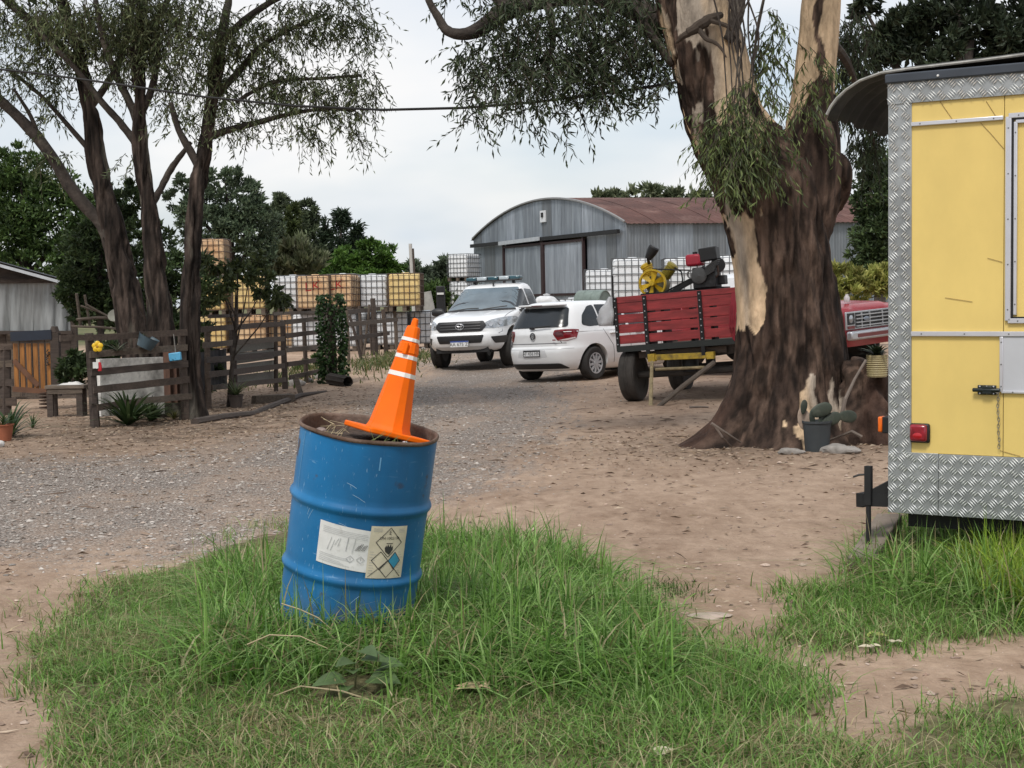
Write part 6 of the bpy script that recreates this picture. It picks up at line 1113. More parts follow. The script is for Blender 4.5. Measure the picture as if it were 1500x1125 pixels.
m_ = MB(); m_.box((x0+CWd/2-.05, yb+.12, zb-.105), (1.3, .12, .09)); m_.build('cross_beam', mwood[0], cart)
myel = mat('worn_yellow_paint', (.46, .31, .03), .6, var=.3, vs=8, col2=(.09, .065, .04), cs=7, cmid=.60)
ya, yb_ = cl_(953, 524), cl_(1045, 520); m_ = MB(); m_.bar(ya, yb_, .08, .085); m_.build('bolster', myel, cart, bevel=.006); m_ = MB(); m_.box(ya+Vector((.03, -.02, 0)), (.1, .1, .11)); m_.build('bolster_end', myel, cart); m_ = MB(); m_.box(yb_+Vector((-.03, -.02, 0)), (.1, .1, .1)); m_.build('bolster_end', myel, cart)
m_ = MB(); m_.tube([cl_(960, 541), cl_(1032, 538)], .022, 8); m_.build('tie_rod', mat('worn_rod', (.28, .22, .12), .7, var=.4, vs=12), cart)
m_ = MB(); m_.add([cl_(945, 517), cl_(985, 512), cl_(987, 514, .5), cl_(950, 517, .5)], [(0, 1, 2, 3)]); m_.build('deck_plate', mat('grey_plate', (.3, .29, .27), .6), cart)
wr = .375
axz = wr; m_ = MB(); m_.tube([(.0, 0, axz), (1.75, 0, axz)], .055, 10); m_.build('front_axle', mtyre2, cart); m_ = MB(); m_.tube([(.0, 2.25, axz), (1.75, 2.25, axz)], .055, 10); m_.build('rear_axle', mtyre2, cart)
m_ = MB(); m_.cyl((.87, 0, axz), (.87, 0, zb-.2), .12, n=14); m_.build('turntable', mblack, cart)
for x in (.5, 1.3): m_ = MB(); m_.box((x, 2.25, (axz+zb)/2-.06), (.12, .14, zb-axz)); m_.build('spring_block', mblack, cart)
for x, y, sg in ((0, 0, -1), (1.75, 0, 1), (0.0, 2.25, -1), (1.75, 2.25, 1)):
    g_ = MB(); hubw = root('x', (0, 0, 0), 'x', 'x'); bpy.data.objects.remove(hubw)
    sub = bpy.data.objects.new('wheel', None)
    h = wheel(cart, 0, 0, wr, .24, 1, 'plain', mtyre2)
    for o2 in (h,):                                       # the wheel was built round the local y axis: turn it to roll along the cart
        o2.location = (x, y, 0); o2.rotation_euler = (0, 0, -PI/2 if sg > 0 else PI/2)
    bpy.data.objects.remove(sub)
db = [cl_(1046, 531, -.1), cl_(1000, 566, -.5), cl_(962, 598, -.75)]; m_ = MB(); m_.tube(db, [.036, .036, .034], 8); m_.build('drawbar', mat('rusty_pipe', (.12, .095, .075), .8, .2, var=.3), cart)
m_ = MB(); m_.tube([cl_(955, 530, -.2), cl_(954, 560, -.4), cl_(953, 596, -.7)], [.026, .026, .03], 8); m_.tube([cl_(953, 596, -.7), cl_(962, 600, -.75)], .045, 8); m_.build('drawbar_arm', mat('worn_rod'), cart)
m_ = MB()
for k in range(5): m_.tube([cl_(1073+k*.8, 428, -.02), cl_(1070+2.2*k, 450, -.06), cl_(1069+3.4*k, 480, -.06), cl_(1074+2*k, 497+k*2, -.05), cl_(1078+k, 470, -.07), cl_(1077, 430, -.02)], .011, 6)
hose = root('red_hose', Vector((0, 0, 0)), 'coiled red hose hanging over the cart end by the trunk', 'hose'); hose.location = ct0; hose.rotation_euler = cart.rotation_euler; m_.build('hose', mat('red_hose_rubber', (.30, .02, .035), .5, var=.15), hose)
# bag hanging at the left end
bgp = CR@Vector((x0-.10, yb+.02, zt-.32))+ct0; wbg = root('plastic_bag', bgp, 'thin white plastic bag hung on the cart corner', 'bag'); vs_ = []
for i in range(9):
    t_ = i/8; w = .02+.115*math.sin(min(1, t_*1.15)*PI*.62); 
    for k in range(14): a = 2*PI*k/14; rr = w*(1+.22*math.sin(3*a+i)+.12*math.sin(5*a-i)); vs_.append((rr*math.cos(a)-.06*t_, .6*rr*math.sin(a), .34-.42*t_))
m_ = MB(); m_.add(vs_, [(i*14+k, i*14+(k+1) % 14, (i+1)*14+(k+1) % 14, (i+1)*14+k) for i in range(8) for k in range(14)]+[tuple(range(8*14, 9*14))]); m_.build('bag', mat('white_film', (.72, .73, .75), .4, var=.1, vs=9, translucent=.3), wbg, True, 0)
bs2 = root('stake_rod', CR@Vector((x0-.03, yb, zt-.1))+ct0, 'thin dark rod standing at the cart corner', 'rod'); m_ = MB(); m_.cyl((0, 0, -.3), (-.01, 0, .42), .014, n=6); m_.build('rod', mblack, bs2)
# compressor
kY = .35; co = cl_(956, 415, kY); cmp_ = root('compressor', CR@Vector((co.x, co.y, zb+.03))+ct0, 'yellow twin cylinder air compressor with spoked flywheel on the cart', 'compressor', CR); k0 = Vector((co.x, co.y, zb+.03)); mcy = mat('compressor_yellow', (.66, .44, .02), .45, var=.2, vs=9, col2=(.16, .11, .03), cs=7, cmid=.68)
def kl(px, py, back=kY): return cl_(px, py, back)-k0
c_ = kl(956, 415); rw = .205; fw = MB(); M0 = Matrix.Translation(c_)@Matrix.Rotation(PI/2, 4, 'X')
fw.lathe([(rw*.88, -.03), (rw, -.03), (rw, .03), (rw*.88, .03), (rw*.85, 0), (rw*.88, -.03)], 40, M0); fw.lathe([(0, .05), (.035, .05), (.045, .03), (.045, -.05), (0, -.05)], 16, M0)
fwo = fw.build('flywheel', mcy, cmp_, True, 30)
for k in range(6):
    a = 2*PI*k/6+.3; u_ = Vector((math.cos(a), math.sin(a), 0)); v_ = Vector((-math.sin(a), math.cos(a), 0)); sp2 = MB(); vs_ = [M0@(u_*r_+v_*(s_*w)+Vector((0, 0, s_*tw))) for r_, w, tw in ((.035, .018, .012), (rw*.9, .046, .022)) for s_ in (-1, 1)]; vs_ += [v+Vector((0, .012, 0)) for v in vs_]; sp2.add(vs_, [(0, 1, 3, 2), (4, 6, 7, 5), (0, 2, 6, 4), (1, 5, 7, 3), (0, 4, 5, 1), (2, 3, 7, 6)]); sp2.build('spoke', mcy, fwo, False)
cs2 = MB(); cs2.lathe([(0, -.02), (.13, -.02), (.15, -.06), (.15, -.30), (.11, -.34), (0, -.34)], 20, Matrix.Translation(c_+Vector((0, .06, -.02)))@Matrix.Rotation(PI/2, 4, 'X')); cs2.box(c_+Vector((.05, .22, -.2)), (.34, .3, .16)); cs2.build('crankcase', mat('olive_grey_paint', (.17, .16, .09), .6, var=.2), cmp_)
def head(tilt, name, lx):
    hd_ = MB(); Mh = Matrix.Translation(c_+Vector((lx, .2, .08)))@Matrix.Rotation(R(tilt), 4, 'Y')
    prof = [(0, 0), (.075, 0)]
    for k in range(6): prof += [(.085, .03+k*.024), (.085, .042+k*.024), (.066, .045+k*.024), (.066, .053+k*.024)]
    prof += [(.09, .18), (.09, .22), (.06, .24), (0, .24)]; hd_.lathe(prof, 14, Mh); hd_.build(name, mcy if tilt < 0 else mat('olive_yellow', (.30, .24, .03), .5, var=.3, vs=12), cmp_, True, 30); return Mh
Mh1 = head(-22, 'cylinder_head', -.07); Mh2 = head(42, 'cylinder_head', .12)
fl_ = MB(); a_, b_ = kl(953, 392), kl(948, 378); fl_.tube([Mh1@Vector((0, 0, .22)), kl(945, 386)+Vector((0, .18, 0)), kl(949, 379)], [.03, .026, .022], 8); fl_.build('intake_elbow', mblack, cmp_)
af = MB(); p0, p1 = kl(949, 379), kl(959, 361); d_ = (p1-p0).normalized(); L2 = (p1-p0).length; af.lathe([(0, 0), (.05, 0), (.058, .03), (.078, L2*.55), (.082, L2*.9), (.07, L2), (0, L2)], 18, Matrix.Translation(p0)@d_.to_track_quat('Z', 'Y').to_matrix().to_4x4()); af.build('air_filter', mplastic, cmp_, True, 30)
bl = MB(); bl.tube([c_+Vector((.02, -.02, rw)), kl(1012, 396)], .012, 6); bl.tube([c_+Vector((.02, -.02, -rw)), kl(1012, 408)], .012, 6); bl.build('drive_belt', mblack, cmp_)
hs_ = MB(); hs_.tube([Mh2@Vector((0, 0, .2)), kl(998, 398), kl(1000, 410), kl(997, 424), kl(988, 428)], .012, 6); hs_.build('pressure_pipe', mblack, cmp_)
fr = MB(); fr.box(kl(1000, 428)+Vector((0, .12, 0)), (1.25, .34, .06)); fr.bar(kl(984, 428), kl(1020, 408), .07, .06); fr.build('base_frame', mblack, cmp_)
# engine
en = root('engine', CR@Vector((cl_(1030, 415, kY).x, co.y, zb+.03))+ct0, 'small petrol engine with red tank and black air box on the cart', 'engine', CR); e0 = Vector((cl_(1030, 415, kY).x, co.y, zb+.03))
def el(px, py, back=kY): return cl_(px, py, back)-e0
mgrey = mat('engine_grey', (.035, .035, .036), .55, .4, var=.4, vs=20)
m_ = MB(); q = el(1028, 405); m_.lathe([(0, -.1), (.09, -.1), (.115, -.06), (.12, .06), (.09, .1), (0, .1)], 18, Matrix.Translation(q)@Matrix.Rotation(PI/2, 4, 'X')); m_.box(q+Vector((.06, .05, -.02)), (.34, .3, .30)); m_.build('crankcase', mgrey, en, bevel=.015)
m_ = MB(); q = el(1016, 402); m_.lathe([(.045, -.02), (.06, -.02), (.06, .02), (.045, .02), (.045, -.02)], 18, Matrix.Translation(q+Vector((0, -.12, 0)))@Matrix.Rotation(PI/2, 4, 'X')); m_.build('pulley', mat('engine_light', (.16, .16, .16), .5, .5), en)
for k in range(7): m_ = MB(); q = el(1040, 396); m_.box(q+Vector((.02, -.10, -.05+k*.024))+Vector((k*.010, 0, 0)), (.20, .12, .010), Matrix.Rotation(R(-25), 3, 'Y')); m_.build('cooling_fin', mat('fin_grey', (.10, .10, .10), .5, .6, var=.3), en)
m_ = MB(); q = el(1028, 404); m_.lathe([(.10, 0), (.118, .01), (.112, .03), (.07, .04), (.03, .035), (0, .045)], 20, Matrix.Translation(q+Vector((0, -.12, 0)))@Matrix.Rotation(PI/2, 4, 'X')); m_.build('side_cover', mat('fin_grey'), en, True, 30)
m_ = MB(); m_.tube([el(1044, 385)+Vector((0, -.06, 0)), el(1054, 390)+Vector((0, -.1, 0)), el(1055, 402)+Vector((0, -.08, 0)), el(1046, 410)+Vector((0, -.06, 0))], .016, 8); m_.build('exhaust_pipe', mat('rusty_iron'), en)
m_ = MB(); m_.tube([el(1020, 388), el(1026, 394)+Vector((0, -.12, 0)), el(1036, 390)+Vector((0, -.12, 0))], .006, 6); m_.build('fuel_line', mblack, en)
m_ = MB(); q = el(1015, 381); m_.box(q+Vector((0, .1, 0)), (.235, .22, .17)); tk = m_.build('fuel_tank', mat('tank_red', (.45, .025, .05), .4, var=.15), en, bevel=.035); m_ = MB(); q2 = el(1015, 372); m_.cyl(q2+Vector((0, .1, 0)), q2+Vector((0, .1, .03)), .035, n=12); m_.build('tank_cap', mplastic, tk)
m_ = MB(); q = el(1036, 372); m_.box(q+Vector((0, .1, 0)), (.26, .2, .19), Matrix.Rotation(R(-4), 3, 'Y')); m_.build('air_box', mplastic, en, bevel=.015)
m_ = MB(); q = el(1048, 388); m_.lathe([(0, -.06), (.10, -.06), (.11, 0), (.10, .06), (0, .06)], 16, Matrix.Translation(q+Vector((0, .12, 0)))@Matrix.Rotation(PI/2, 4, 'X')@Matrix.Rotation(R(20), 4, 'Y')); m_.build('recoil_cover', mplastic, en)
m_ = MB(); q = el(1052, 410); m_.box(q+Vector((0, .1, 0)), (.18, .16, .13)); m_.build('muffler', mplastic, en, bevel=.012)
m_ = MB(); q = el(1032, 424); m_.box(q+Vector((0, .1, -.02)), (.12, .2, .16)); m_.bar(el(1020, 421), el(1050, 415), .05, .05); m_.build('mount', mblack, en)
for px in (1010, 1040): m_ = MB(); q = el(px, 428); m_.box((q.x, .1, q.z/2), (.05, .2, q.z)); m_.build('leg', mblack, en)
for px in (946, 968): m_ = MB(); q = kl(px, 428); m_.box((q.x, .15, max(.04, q.z/2)), (.05, .3, max(.08, q.z))); m_.build('stand_leg', mblack, cmp_)
# ------------------------------------------------------------------ yellow food trailer
TL = P(1301, 440, 8.24); TL.z = 0; uv = Vector((.847, -.532, 0)).normalized(); wv = Vector((.532, .847, 0)).normalized(); tn = -wv
TRM = Matrix((uv, wv, (0, 0, 1))).transposed()@Matrix.Rotation(R(.45), 3, 'Y'); TRI = TRM.inverted(); gz_t = gzf(TL.x, TL.y)
tr = root('food_trailer', Vector((TL.x, TL.y, gz_t)), 'yellow food trailer with chequer plate edging and grey hatch', 'trailer', TRM); T0 = Vector((TL.x, TL.y, gz_t)); tnn = TRM@Vector((0, -1, 0))
def tl_(px, py): return TRI@(PL(px, py, T0, tnn)-T0)       # local x along the wall, z up
WT, DT = 2.15, 3.6; zb_, zt_ = tl_(1303, 750).z, tl_(1301, 124).z
xl = tl_(1303, 750).x
myw = mat('yellow_panel', (.71, .53, .17), .42, var=.07, vs=2.2, bump=.08, bs=4, col2=(.655, .485, .155), cs=1.3, cmid=.6, cw=.25, stretch=(1.3, 1.3, .8)); malu = mat('chequer_aluminium', (.33, .345, .35), .45, .6, var=.25, vs=4); malu2 = mat('plain_aluminium', (.62, .62, .66), .35, .6, var=.06)  # chequer base toned darker, for recess dirt and so the ribs seem lit
m_ = MB(); m_.box((xl+WT/2, .02+DT/2, (zb_+zt_)/2), (WT-.01, DT-.01, zt_-zb_-.01)); m_.build('body_shell', malu2, tr)
x1 = tl_(1336, 400).x; zy0 = tl_(1336, 663).z; zy1 = tl_(1336, 147).z; xs_ = tl_(1471, 330).x; zsm = tl_(1400, 178).z; zmid = tl_(1400, 489).z
def panel(name, xa, xb, za, zc, m, y=-.004, t=.012, par=tr): 
    mm = MB(); mm.box(((xa+xb)/2, y-t/2+.012, (za+zc)/2), (xb-xa, t, zc-za)); return mm.build(name, m, par, bevel=.0015)
panel('yellow_panel', x1-.01, xs_-.0015, zmid, zsm, myw); panel('yellow_panel', x1-.01, xs_-.0015, zsm, zy1, myw); panel('yellow_panel', x1-.01, xs_-.0015, zy0, zmid, myw)
panel('yellow_panel', xs_+.0015, WT+xl-.1, zy0, zmid, myw); panel('yellow_panel', xs_+.0015, WT+xl-.1, zsm, zy1, myw); panel('yellow_panel', xs_+.0015, WT+xl-.1, zmid, zsm, myw)
# chequer plates: sheet plus real raised ribs
def ribs(xa, xb, za, zc, y, cell=.053):
    vs_, fs_ = [], []; nx, nz_ = max(1, round((xb-xa)/cell)), max(1, round((zc-za)/cell)); cex, cez = (xb-xa)/nx, (zc-za)/nz_
    for i in range(nx):
        for j in range(nz_):
            cx, cz = xa+(i+.5)*cex, za+(j+.5)*cez; a = PI/4 if (i+j) % 2 else -PI/4
            u_ = (math.cos(a), math.sin(a)); v_ = (-u_[1], u_[0])
            for k in range(4):
                o_ = (k-1.5)*.0127; l = .0228; w = .0032; px_, pz_ = cx+v_[0]*o_, cz+v_[1]*o_
                b0 = len(vs_); vs_ += [(px_-u_[0]*l, y, pz_-u_[1]*l), (px_+v_[0]*w, y, pz_+v_[1]*w), (px_+u_[0]*l, y, pz_+u_[1]*l), (px_-v_[0]*w, y, pz_-v_[1]*w), (px_-u_[0]*l*.6, y-.0040, pz_-u_[1]*l*.6), (px_+u_[0]*l*.6, y-.0040, pz_+u_[1]*l*.6)]
                fs_ += [(b0, b0+4, b0+5, b0+1), (b0+1, b0+5, b0+2), (b0, b0+3, b0+4), (b0+3, b0+2, b0+5, b0+4)]
    return vs_, fs_
def plate_(name, xa, xb, za, zc, y):
    pl2 = panel(name, xa, xb, za, zc, malu, y-.012, .006); v, f = ribs(xa, xb, za, zc, y-.0122); mm = MB(); mm.add(v, [q[::-1] for q in f]); o = mm.build('tread_ribs', mat('rib_sheen_aluminium', (.92, .93, .92), .35, .4, var=.06), pl2, False); o['kind'] = 'stuff'  # rib sheen is painted: ribs get a much paler aluminium than their sheet
zpl = tl_(1310, 150).z
plate_('corner_plate', xl-.004, x1, zy0-.03, zpl, -.004); plate_('top_plate', xl-.006, xl+WT, zpl-.012, zt_+.01, -.010)
xj = tl_(1375, 700).x; plate_('bottom_plate', xl-.004, xj, zb_, zy0+.002, -.007); plate_('bottom_plate', xj+.002, xl+WT, zb_, zy0-.001, -.005)
zt2 = tl_(1301, 110).z; m_ = MB(); m_.box((xl+WT/2-.005, -.008, (zt_+zt2)/2), (WT+.02, .06, zt2-zt_)); rs = m_.build('roof_edge', mat('black_rubber', (.035, .042, .055), .4, var=.2), tr, bevel=.008)
for px in (1377, 1500): q = tl_(px, 112); m_ = MB(); m_.lathe([(.007, 0), (.005, .006), (0, .007)], 8, Matrix.Translation((q.x, -.038, q.z))@Matrix.Rotation(PI/2, 4, 'X')); m_.build('rivet', mat('white_rivet', (.7, .7, .7), .4), rs)
m_ = MB(); m_.box((xl+WT/2, DT/2, zt2-.02), (WT, DT-.05, .03)); m_.build('roof_top', mblack, tr)
def strip(xa, za, xb, zc, w=.022, name='trim_strip'):
    mm = MB(); mm.bar((xa, -.014, za), (xb, -.014, zc), .014, w, (0, 0, 1) if abs(xb-xa) > abs(zc-za) else (1, 0, 0)); o = mm.build(name, malu2, tr, bevel=.003); L3 = math.hypot(xb-xa, zc-za); n = max(2, int(L3/.22))
    for k in range(n+1):
        t_ = (k+.25)/(n+.5); b_ = MB(); b_.lathe([(.0045, 0), (.003, .003), (0, .0035)], 6, Matrix.Translation((xa+(xb-xa)*t_, -.021, za+(zc-za)*t_))@Matrix.Rotation(PI/2, 4, 'X')); b_.build('screw', mat('screw_grey', (.2, .2, .2), .4, .8), o)
strip(x1, zsm, tl_(1471, 172).x, zsm); strip(x1, zmid, xl+WT-.1, zmid, .026); xv = tl_(1478, 330).x; zv1, zv0 = zsm+.004, tl_(1480, 470).z
strip(xv, zv0, xv, zv1, .03); strip(xv, zv1+.004, xl+WT-.2, zv1+.004, .026); strip(xv, zv0, xl+WT-.2, zv0, .026)
m_ = MB(); q = (xv+.022, -.006); m_.bar((xv+.02, -.008, zv0+.014), (xv+.02, -.008, zv1-.012), .014, .01, (1, 0, 0)); m_.bar((xv+.02, -.008, zv1-.014), (xl+WT-.2, -.008, zv1-.014), .014, .01); m_.bar((xv+.02, -.008, zv0+.016), (xl+WT-.2, -.008, zv0+.016), .014, .01); m_.build('hatch_seal', mblack, tr)
strip(xl+WT-.2, zv0, xl+WT-.2, zv1, .03);
strip(xv+.036, zv0+.03, xv+.036, zv1-.028, .018, 'hatch_frame'); strip(xv+.036, zv1-.028, xl+WT-.2, zv1-.028, .018, 'hatch_frame')
xh, zh0, zh1 = tl_(1468, 540).x, tl_(1470, 574).z, zmid-.014; panel('grey_hatch', xh, xl+WT-.25, zh0, zh1, mat('hatch_grey', (.46, .47, .50), .5, var=.06, vs=3), -.014, .012); strip(xh, zh0, xh, zh1, .018, 'hatch_edge'); strip(xh, zh0, xl+WT-.25, zh0, .014, 'hatch_edge')
strip(xl+WT-.25, zh0, xl+WT-.25, zh1, .018, 'hatch_edge'); plate_('corner_plate', xl+WT-.1, xl+WT, zy0-.0, zpl-.013, -.004)
# cracks in the panels
for pts in (((1373, 142), (1384, 158), (1395, 174)), ((1445, 148), (1459, 170)), ((1437, 180), (1452, 196), (1471, 218)), ((1447, 378), (1469, 384)), ((1385, 436), (1425, 442)), ((1466, 660), (1495, 668))): m_ = MB(); m_.tube([tl_(*p)+Vector((0, -.0075-tl_(*p).y, 0)) for p in pts], .0014, 4); m_.build('panel_crack', mat('crack_brown', (.30, .20, .07), .8, var=0), tr)
# latch and chain
q = tl_(1447, 571); m_ = MB(); m_.box((q.x, -.016, q.z), (.096, .012, .05)); lt = m_.build('latch', mat('dark_latch', (.018, .024, .024), .4, .4), tr, bevel=.004); m_ = MB(); m_.cyl((q.x-.07, -.03, q.z), (q.x+.07, -.03, q.z), .011, n=10); m_.box((q.x+.005, -.028, q.z), (.05, .022, .04)); m_.build('bolt', mat('dark_latch'), lt, bevel=.003)
for dx in (-.035, 0, .035):
    for dz in (-.018, .018): m_ = MB(); m_.lathe([(.005, 0), (.004, .004), (0, .005)], 6, Matrix.Translation((q.x+dx, -.022, q.z+dz))@Matrix.Rotation(PI/2, 4, 'X')); m_.build('screw', malu2, lt)
p0, p1 = tl_(1463, 572), tl_(1465, 656); nlk = 17
chn = bpy.data.objects.new('chain', None); 
m_ = MB(); m_.tube([(p0.x+.012*math.cos(a), -.024, p0.z+.012*math.sin(a)) for a in np.linspace(0, 2*PI, 13)], .0025, 5, False); cring = m_.build('chain', malu2, tr)
bpy.data.objects.remove(chn)
for k in range(nlk):
    t_ = (k+.5)/nlk; c_ = Vector((p0.x+(p1.x-p0.x)*t_+.002*math.sin(k), -.022, p0.z+(p1.z-p0.z)*t_)); L3 = (p0.z-p1.z)/nlk*.66; m_ = MB(); ang = k % 2
    m_.tube([c_+Vector((.0055*math.cos(a)*(1-.75*ang), -.0055*math.cos(a)*ang, L3*math.sin(a))) for a in np.linspace(0, 2*PI, 13)], .0019, 4, False); m_.build('chain_link', mat('chain_steel', (.28, .27, .25), .4, .8), cring)
# lamps
q = tl_(1349, 634); m_ = MB(); m_.box((q.x, -.016, q.z), (.108, .022, .104)); lp = m_.build('tail_lamp', mblack, tr, bevel=.014); m_ = MB(); m_.box((q.x-.003, -.034, q.z+.002), (.092, .026, .090)); m_.build('red_lens', mat('deep_red_lens', (.22, .006, .018), .2, var=.4, vs=30, spec=.7), lp, bevel=.018); m_ = MB(); m_.lathe([(0, .004), (.02, .002), (.026, 0)], 12, Matrix.Translation((q.x-.005, -.0472, q.z-.012))@Matrix.Rotation(PI/2, 4, 'X')@Matrix.Diagonal((1, .6, 1, 1))); m_.build('lens_centre', mat('bright_red_lens', (.42, .012, .02), .2), lp)
q = tl_(1290, 622); m_ = MB(); m_.box((xl-.022, .06, q.z-.004), (.055, .075, .09)); am = m_.build('side_marker', mblack, tr, bevel=.006); m_ = MB(); m_.box((xl-.062, .06, q.z-.002), (.026, .07, .085)); m_.build('amber_lens', mat('amber_lens', (.75, .14, .01), .25, var=.15), am, bevel=.008)
# stand, tow bars
mst = mat('black_frame', (.013, .013, .014), .6, .2, var=.3)
sx = tl_(1274, 700).x; zst = tl_(1274, 682).z; m_ = MB(); m_.box((sx, -.02, (zst+.02)/2+.16), (.036, .036, zst-.34)); m_.cyl((sx, -.02, .0), (sx, -.02, .35), .014, n=10); jk = m_.build('jack_leg', mst, tr); m_ = MB(); m_.box((sx, -.02, .012), (.09, .09, .014)); m_.build('jack_foot', mst, jk); m_ = MB(); m_.tube([(sx, -.02, zst-.045), (sx-.05, -.03, zst-.05), (sx-.075, -.05, zst-.06)], .006, 6); m_.build('jack_handle', mst, jk)
zf = tl_(1290, 733).z; m_ = MB(); m_.bar((sx-.05, -.0, zf), (xl+.12, .06, zf), .045, .07); m_.build('frame_bar', mst, tr); m_ = MB(); m_.bar((sx-.065, .02, zf-.01), (xl+.12, .9, zf+.02), .045, .075); m_.build('drawbar', mst, tr); m_ = MB(); m_.bar((sx-.03, 0, zf), (xl+.05, .06, zf+.11), .04, .06); m_.build('frame_brace', mst, tr)
for y in (.2, DT-.3): m_ = MB(); m_.box((xl+WT/2, y, zb_-.05), (WT-.1, .07, .09)); m_.build('chassis_rail', mst, tr)
for x in (xl+.3, xl+WT-.3): wheel(tr, 0, 0, .29, .2, 1, 'plain'); 
whs = [c for c in tr.children if c.name.startswith('wheel')]
for o2, x in zip(whs[-2:], (xl+.25, xl+WT-.25)): o2.location = (x, 1.9, -.02); o2.rotation_euler = (0, 0, PI/2)
m_ = MB(); m_.cyl((xl+.2, 1.9, .27), (xl+WT-.2, 1.9, .27), .05, n=10); m_.build('axle', mst, tr)
# sleeper timber under the trailer
tbm = root('timber_ramp', G(1262, 846), 'grey brown timber beam lying under the trailer corner', 'beam'); a_ = G(1258, 850)-tbm.location; b_ = Vector((.36, .85, .16)); m_ = MB(); m_.bar(Vector((0, 0, .05)), b_, .15, .09); m_.jit(.004).build('beam', mat('sleeper_wood', (.19, .155, .125), .9, var=.3, vs=5, bump=.4, bs=25), tbm, bevel=.008)
# curved corrugated awning above the trailer
aw = root('corrugated_awning', T0, 'curved dark corrugated sheet roof overhanging the trailer', 'awning', TRM); prof = []
for px, py in ((1211, 168), (1217, 156), (1226, 144), (1240, 131), (1260, 118), (1290, 107), (1330, 101), (1380, 95), (1440, 88), (1500, 80)): q = tl_(px, py); prof.append((q.x, q.z))
prof += [(prof[-1][0]+.35, prof[-1][1]+.03), (prof[-1][0]+.8, prof[-1][1]+.04), (prof[-1][0]+1.4, prof[-1][1]-.02)]
nu = 150; vs_ = []; npf = len(prof)
for a_ in range(nu+1):
    y = .02+3.5*a_/nu; w_ = .013*math.sin(a_*PI/3)
    for i, (x, z) in enumerate(prof):
        d_ = (Vector(prof[min(i+1, npf-1)])-Vector(prof[max(i-1, 0)])).normalized(); vs_.append((x-d_.y*w_, y, z+d_.x*w_+.01*math.sin(a_*.13)-(.03*float(vn(y*2.2, 0, 0, 5))+.012*math.sin(a_*.7))*max(0, 1-i/4)))
m_ = MB(); m_.add(vs_, [(a_*npf+i, (a_+1)*npf+i, (a_+1)*npf+i+1, a_*npf+i+1) for a_ in range(nu) for i in range(npf-1)]); ao = m_.build('corrugated_sheet', mat('dark_corrugated', (.05, .05, .047), .75, .1, var=.3, vs=4, col2=(.10, .10, .09), cs=2.5), aw, True, 0); sm_ = ao.modifiers.new('s', 'SOLIDIFY'); sm_.thickness = .006
m_ = MB(); m_.tube([(x, .0, z) for x, z in prof], .008, 6); m_.build('sheet_edge', mat('worn_edge', (.30, .295, .275), .7, var=.3, vs=20), aw)
for x in (xl+.5, xl+1.6):
    for y in (.4, 3.2): m_ = MB(); m_.box((x, y, (zt2+prof[6][1])/2), (.04, .04, max(.05, prof[6][1]-zt2+.06))); m_.build('support_post', mst, aw)

# ------------------------------------------------------------------ blue drum with the cone
DT_ = P(541, 628, 6.45); da = Vector((math.sin(R(9.0)), -math.sin(R(5)), 0)); da.z = math.sqrt(1-da.x**2-da.y**2); DH, DR = .88, .287; DB = DT_-da*DH
dxv = Vector((1, 0, 0)); dxv = (dxv-da*dxv.dot(da)).normalized(); DM = Matrix((dxv, da.cross(dxv), da)).transposed()
drum = root('oil_drum', DB, 'dented blue steel drum leaning in the grass with hazard labels', 'drum', DM)
mblu = mat('blue_drum_paint', (.012, .145, .345), .42, var=.14, vs=2.5, col2=(.040, .19, .38), cs=1.7, cmid=.60, cw=.2, spec=.22)
def drum_material(m):
    t = m.node_tree; ln = t.links.new; b = t.nodes['Principled BSDF']; src = b.inputs['Base Color'].links[0].from_socket; tcn = t.nodes.new('ShaderNodeTexCoord')
    def msk(sc, st, p0, p1, det=4):
        mp_ = t.nodes.new('ShaderNodeMapping'); mp_.inputs['Scale'].default_value = st; mp_.inputs['Rotation'].default_value = (.0, .5, 0); nz_ = t.nodes.new('ShaderNodeTexNoise'); nz_.inputs['Scale'].default_value = sc; nz_.inputs['Detail'].default_value = det; r_ = t.nodes.new('ShaderNodeValToRGB'); r_.color_ramp.elements[0].position = p0; r_.color_ramp.elements[1].position = p1; ln(tcn.outputs['Object'], mp_.inputs[0]); ln(mp_.outputs[0], nz_.inputs[0]); ln(nz_.outputs[0], r_.inputs[0]); return r_.outputs[0]
    for col, mk in (((.16, .33, .52), msk(9, (1, 1, 7), .66, .76)), ((.22, .38, .55), msk(26, (6, 1, 1), .68, .76, 2)), ((.07, .05, .045), msk(7, (1, 1, 1), .66, .70, 9)), ((.02, .085, .19), msk(2.6, (1, 1, .35), .48, .72))):
        x_ = t.nodes.new('ShaderNodeMix'); x_.data_type = 'RGBA'; ln(mk, x_.inputs[0]); ln(src, x_.inputs[6]); x_.inputs[7].default_value = (*col, 1); src = x_.outputs[2]
    sx_ = t.nodes.new('ShaderNodeSeparateXYZ'); ln(tcn.outputs['Object'], sx_.inputs[0]); mr_n = t.nodes.new('ShaderNodeMapRange'); mr_n.inputs[1].default_value = .26; mr_n.inputs[2].default_value = .02; ln(sx_.outputs[2], mr_n.inputs[0]); mm_n = t.nodes.new('ShaderNodeMath'); mm_n.operation = 'MULTIPLY'; ln(mr_n.outputs[0], mm_n.inputs[0]); ln(msk(14, (1, 1, .5), .40, .66, 8), mm_n.inputs[1]); x_ = t.nodes.new('ShaderNodeMix'); x_.data_type = 'RGBA'; ln(mm_n.outputs[0], x_.inputs[0]); ln(src, x_.inputs[6]); x_.inputs[7].default_value = (.17, .135, .11, 1); src = x_.outputs[2]     # mud splashed up from the ground
    ln(src, b.inputs['Base Color'])
drum_material(mblu)
prof = [(0, .012), (DR-.02, .012), (DR-.004, 0), (DR+.006, .003), (DR+.006, .016), (DR, .024)]
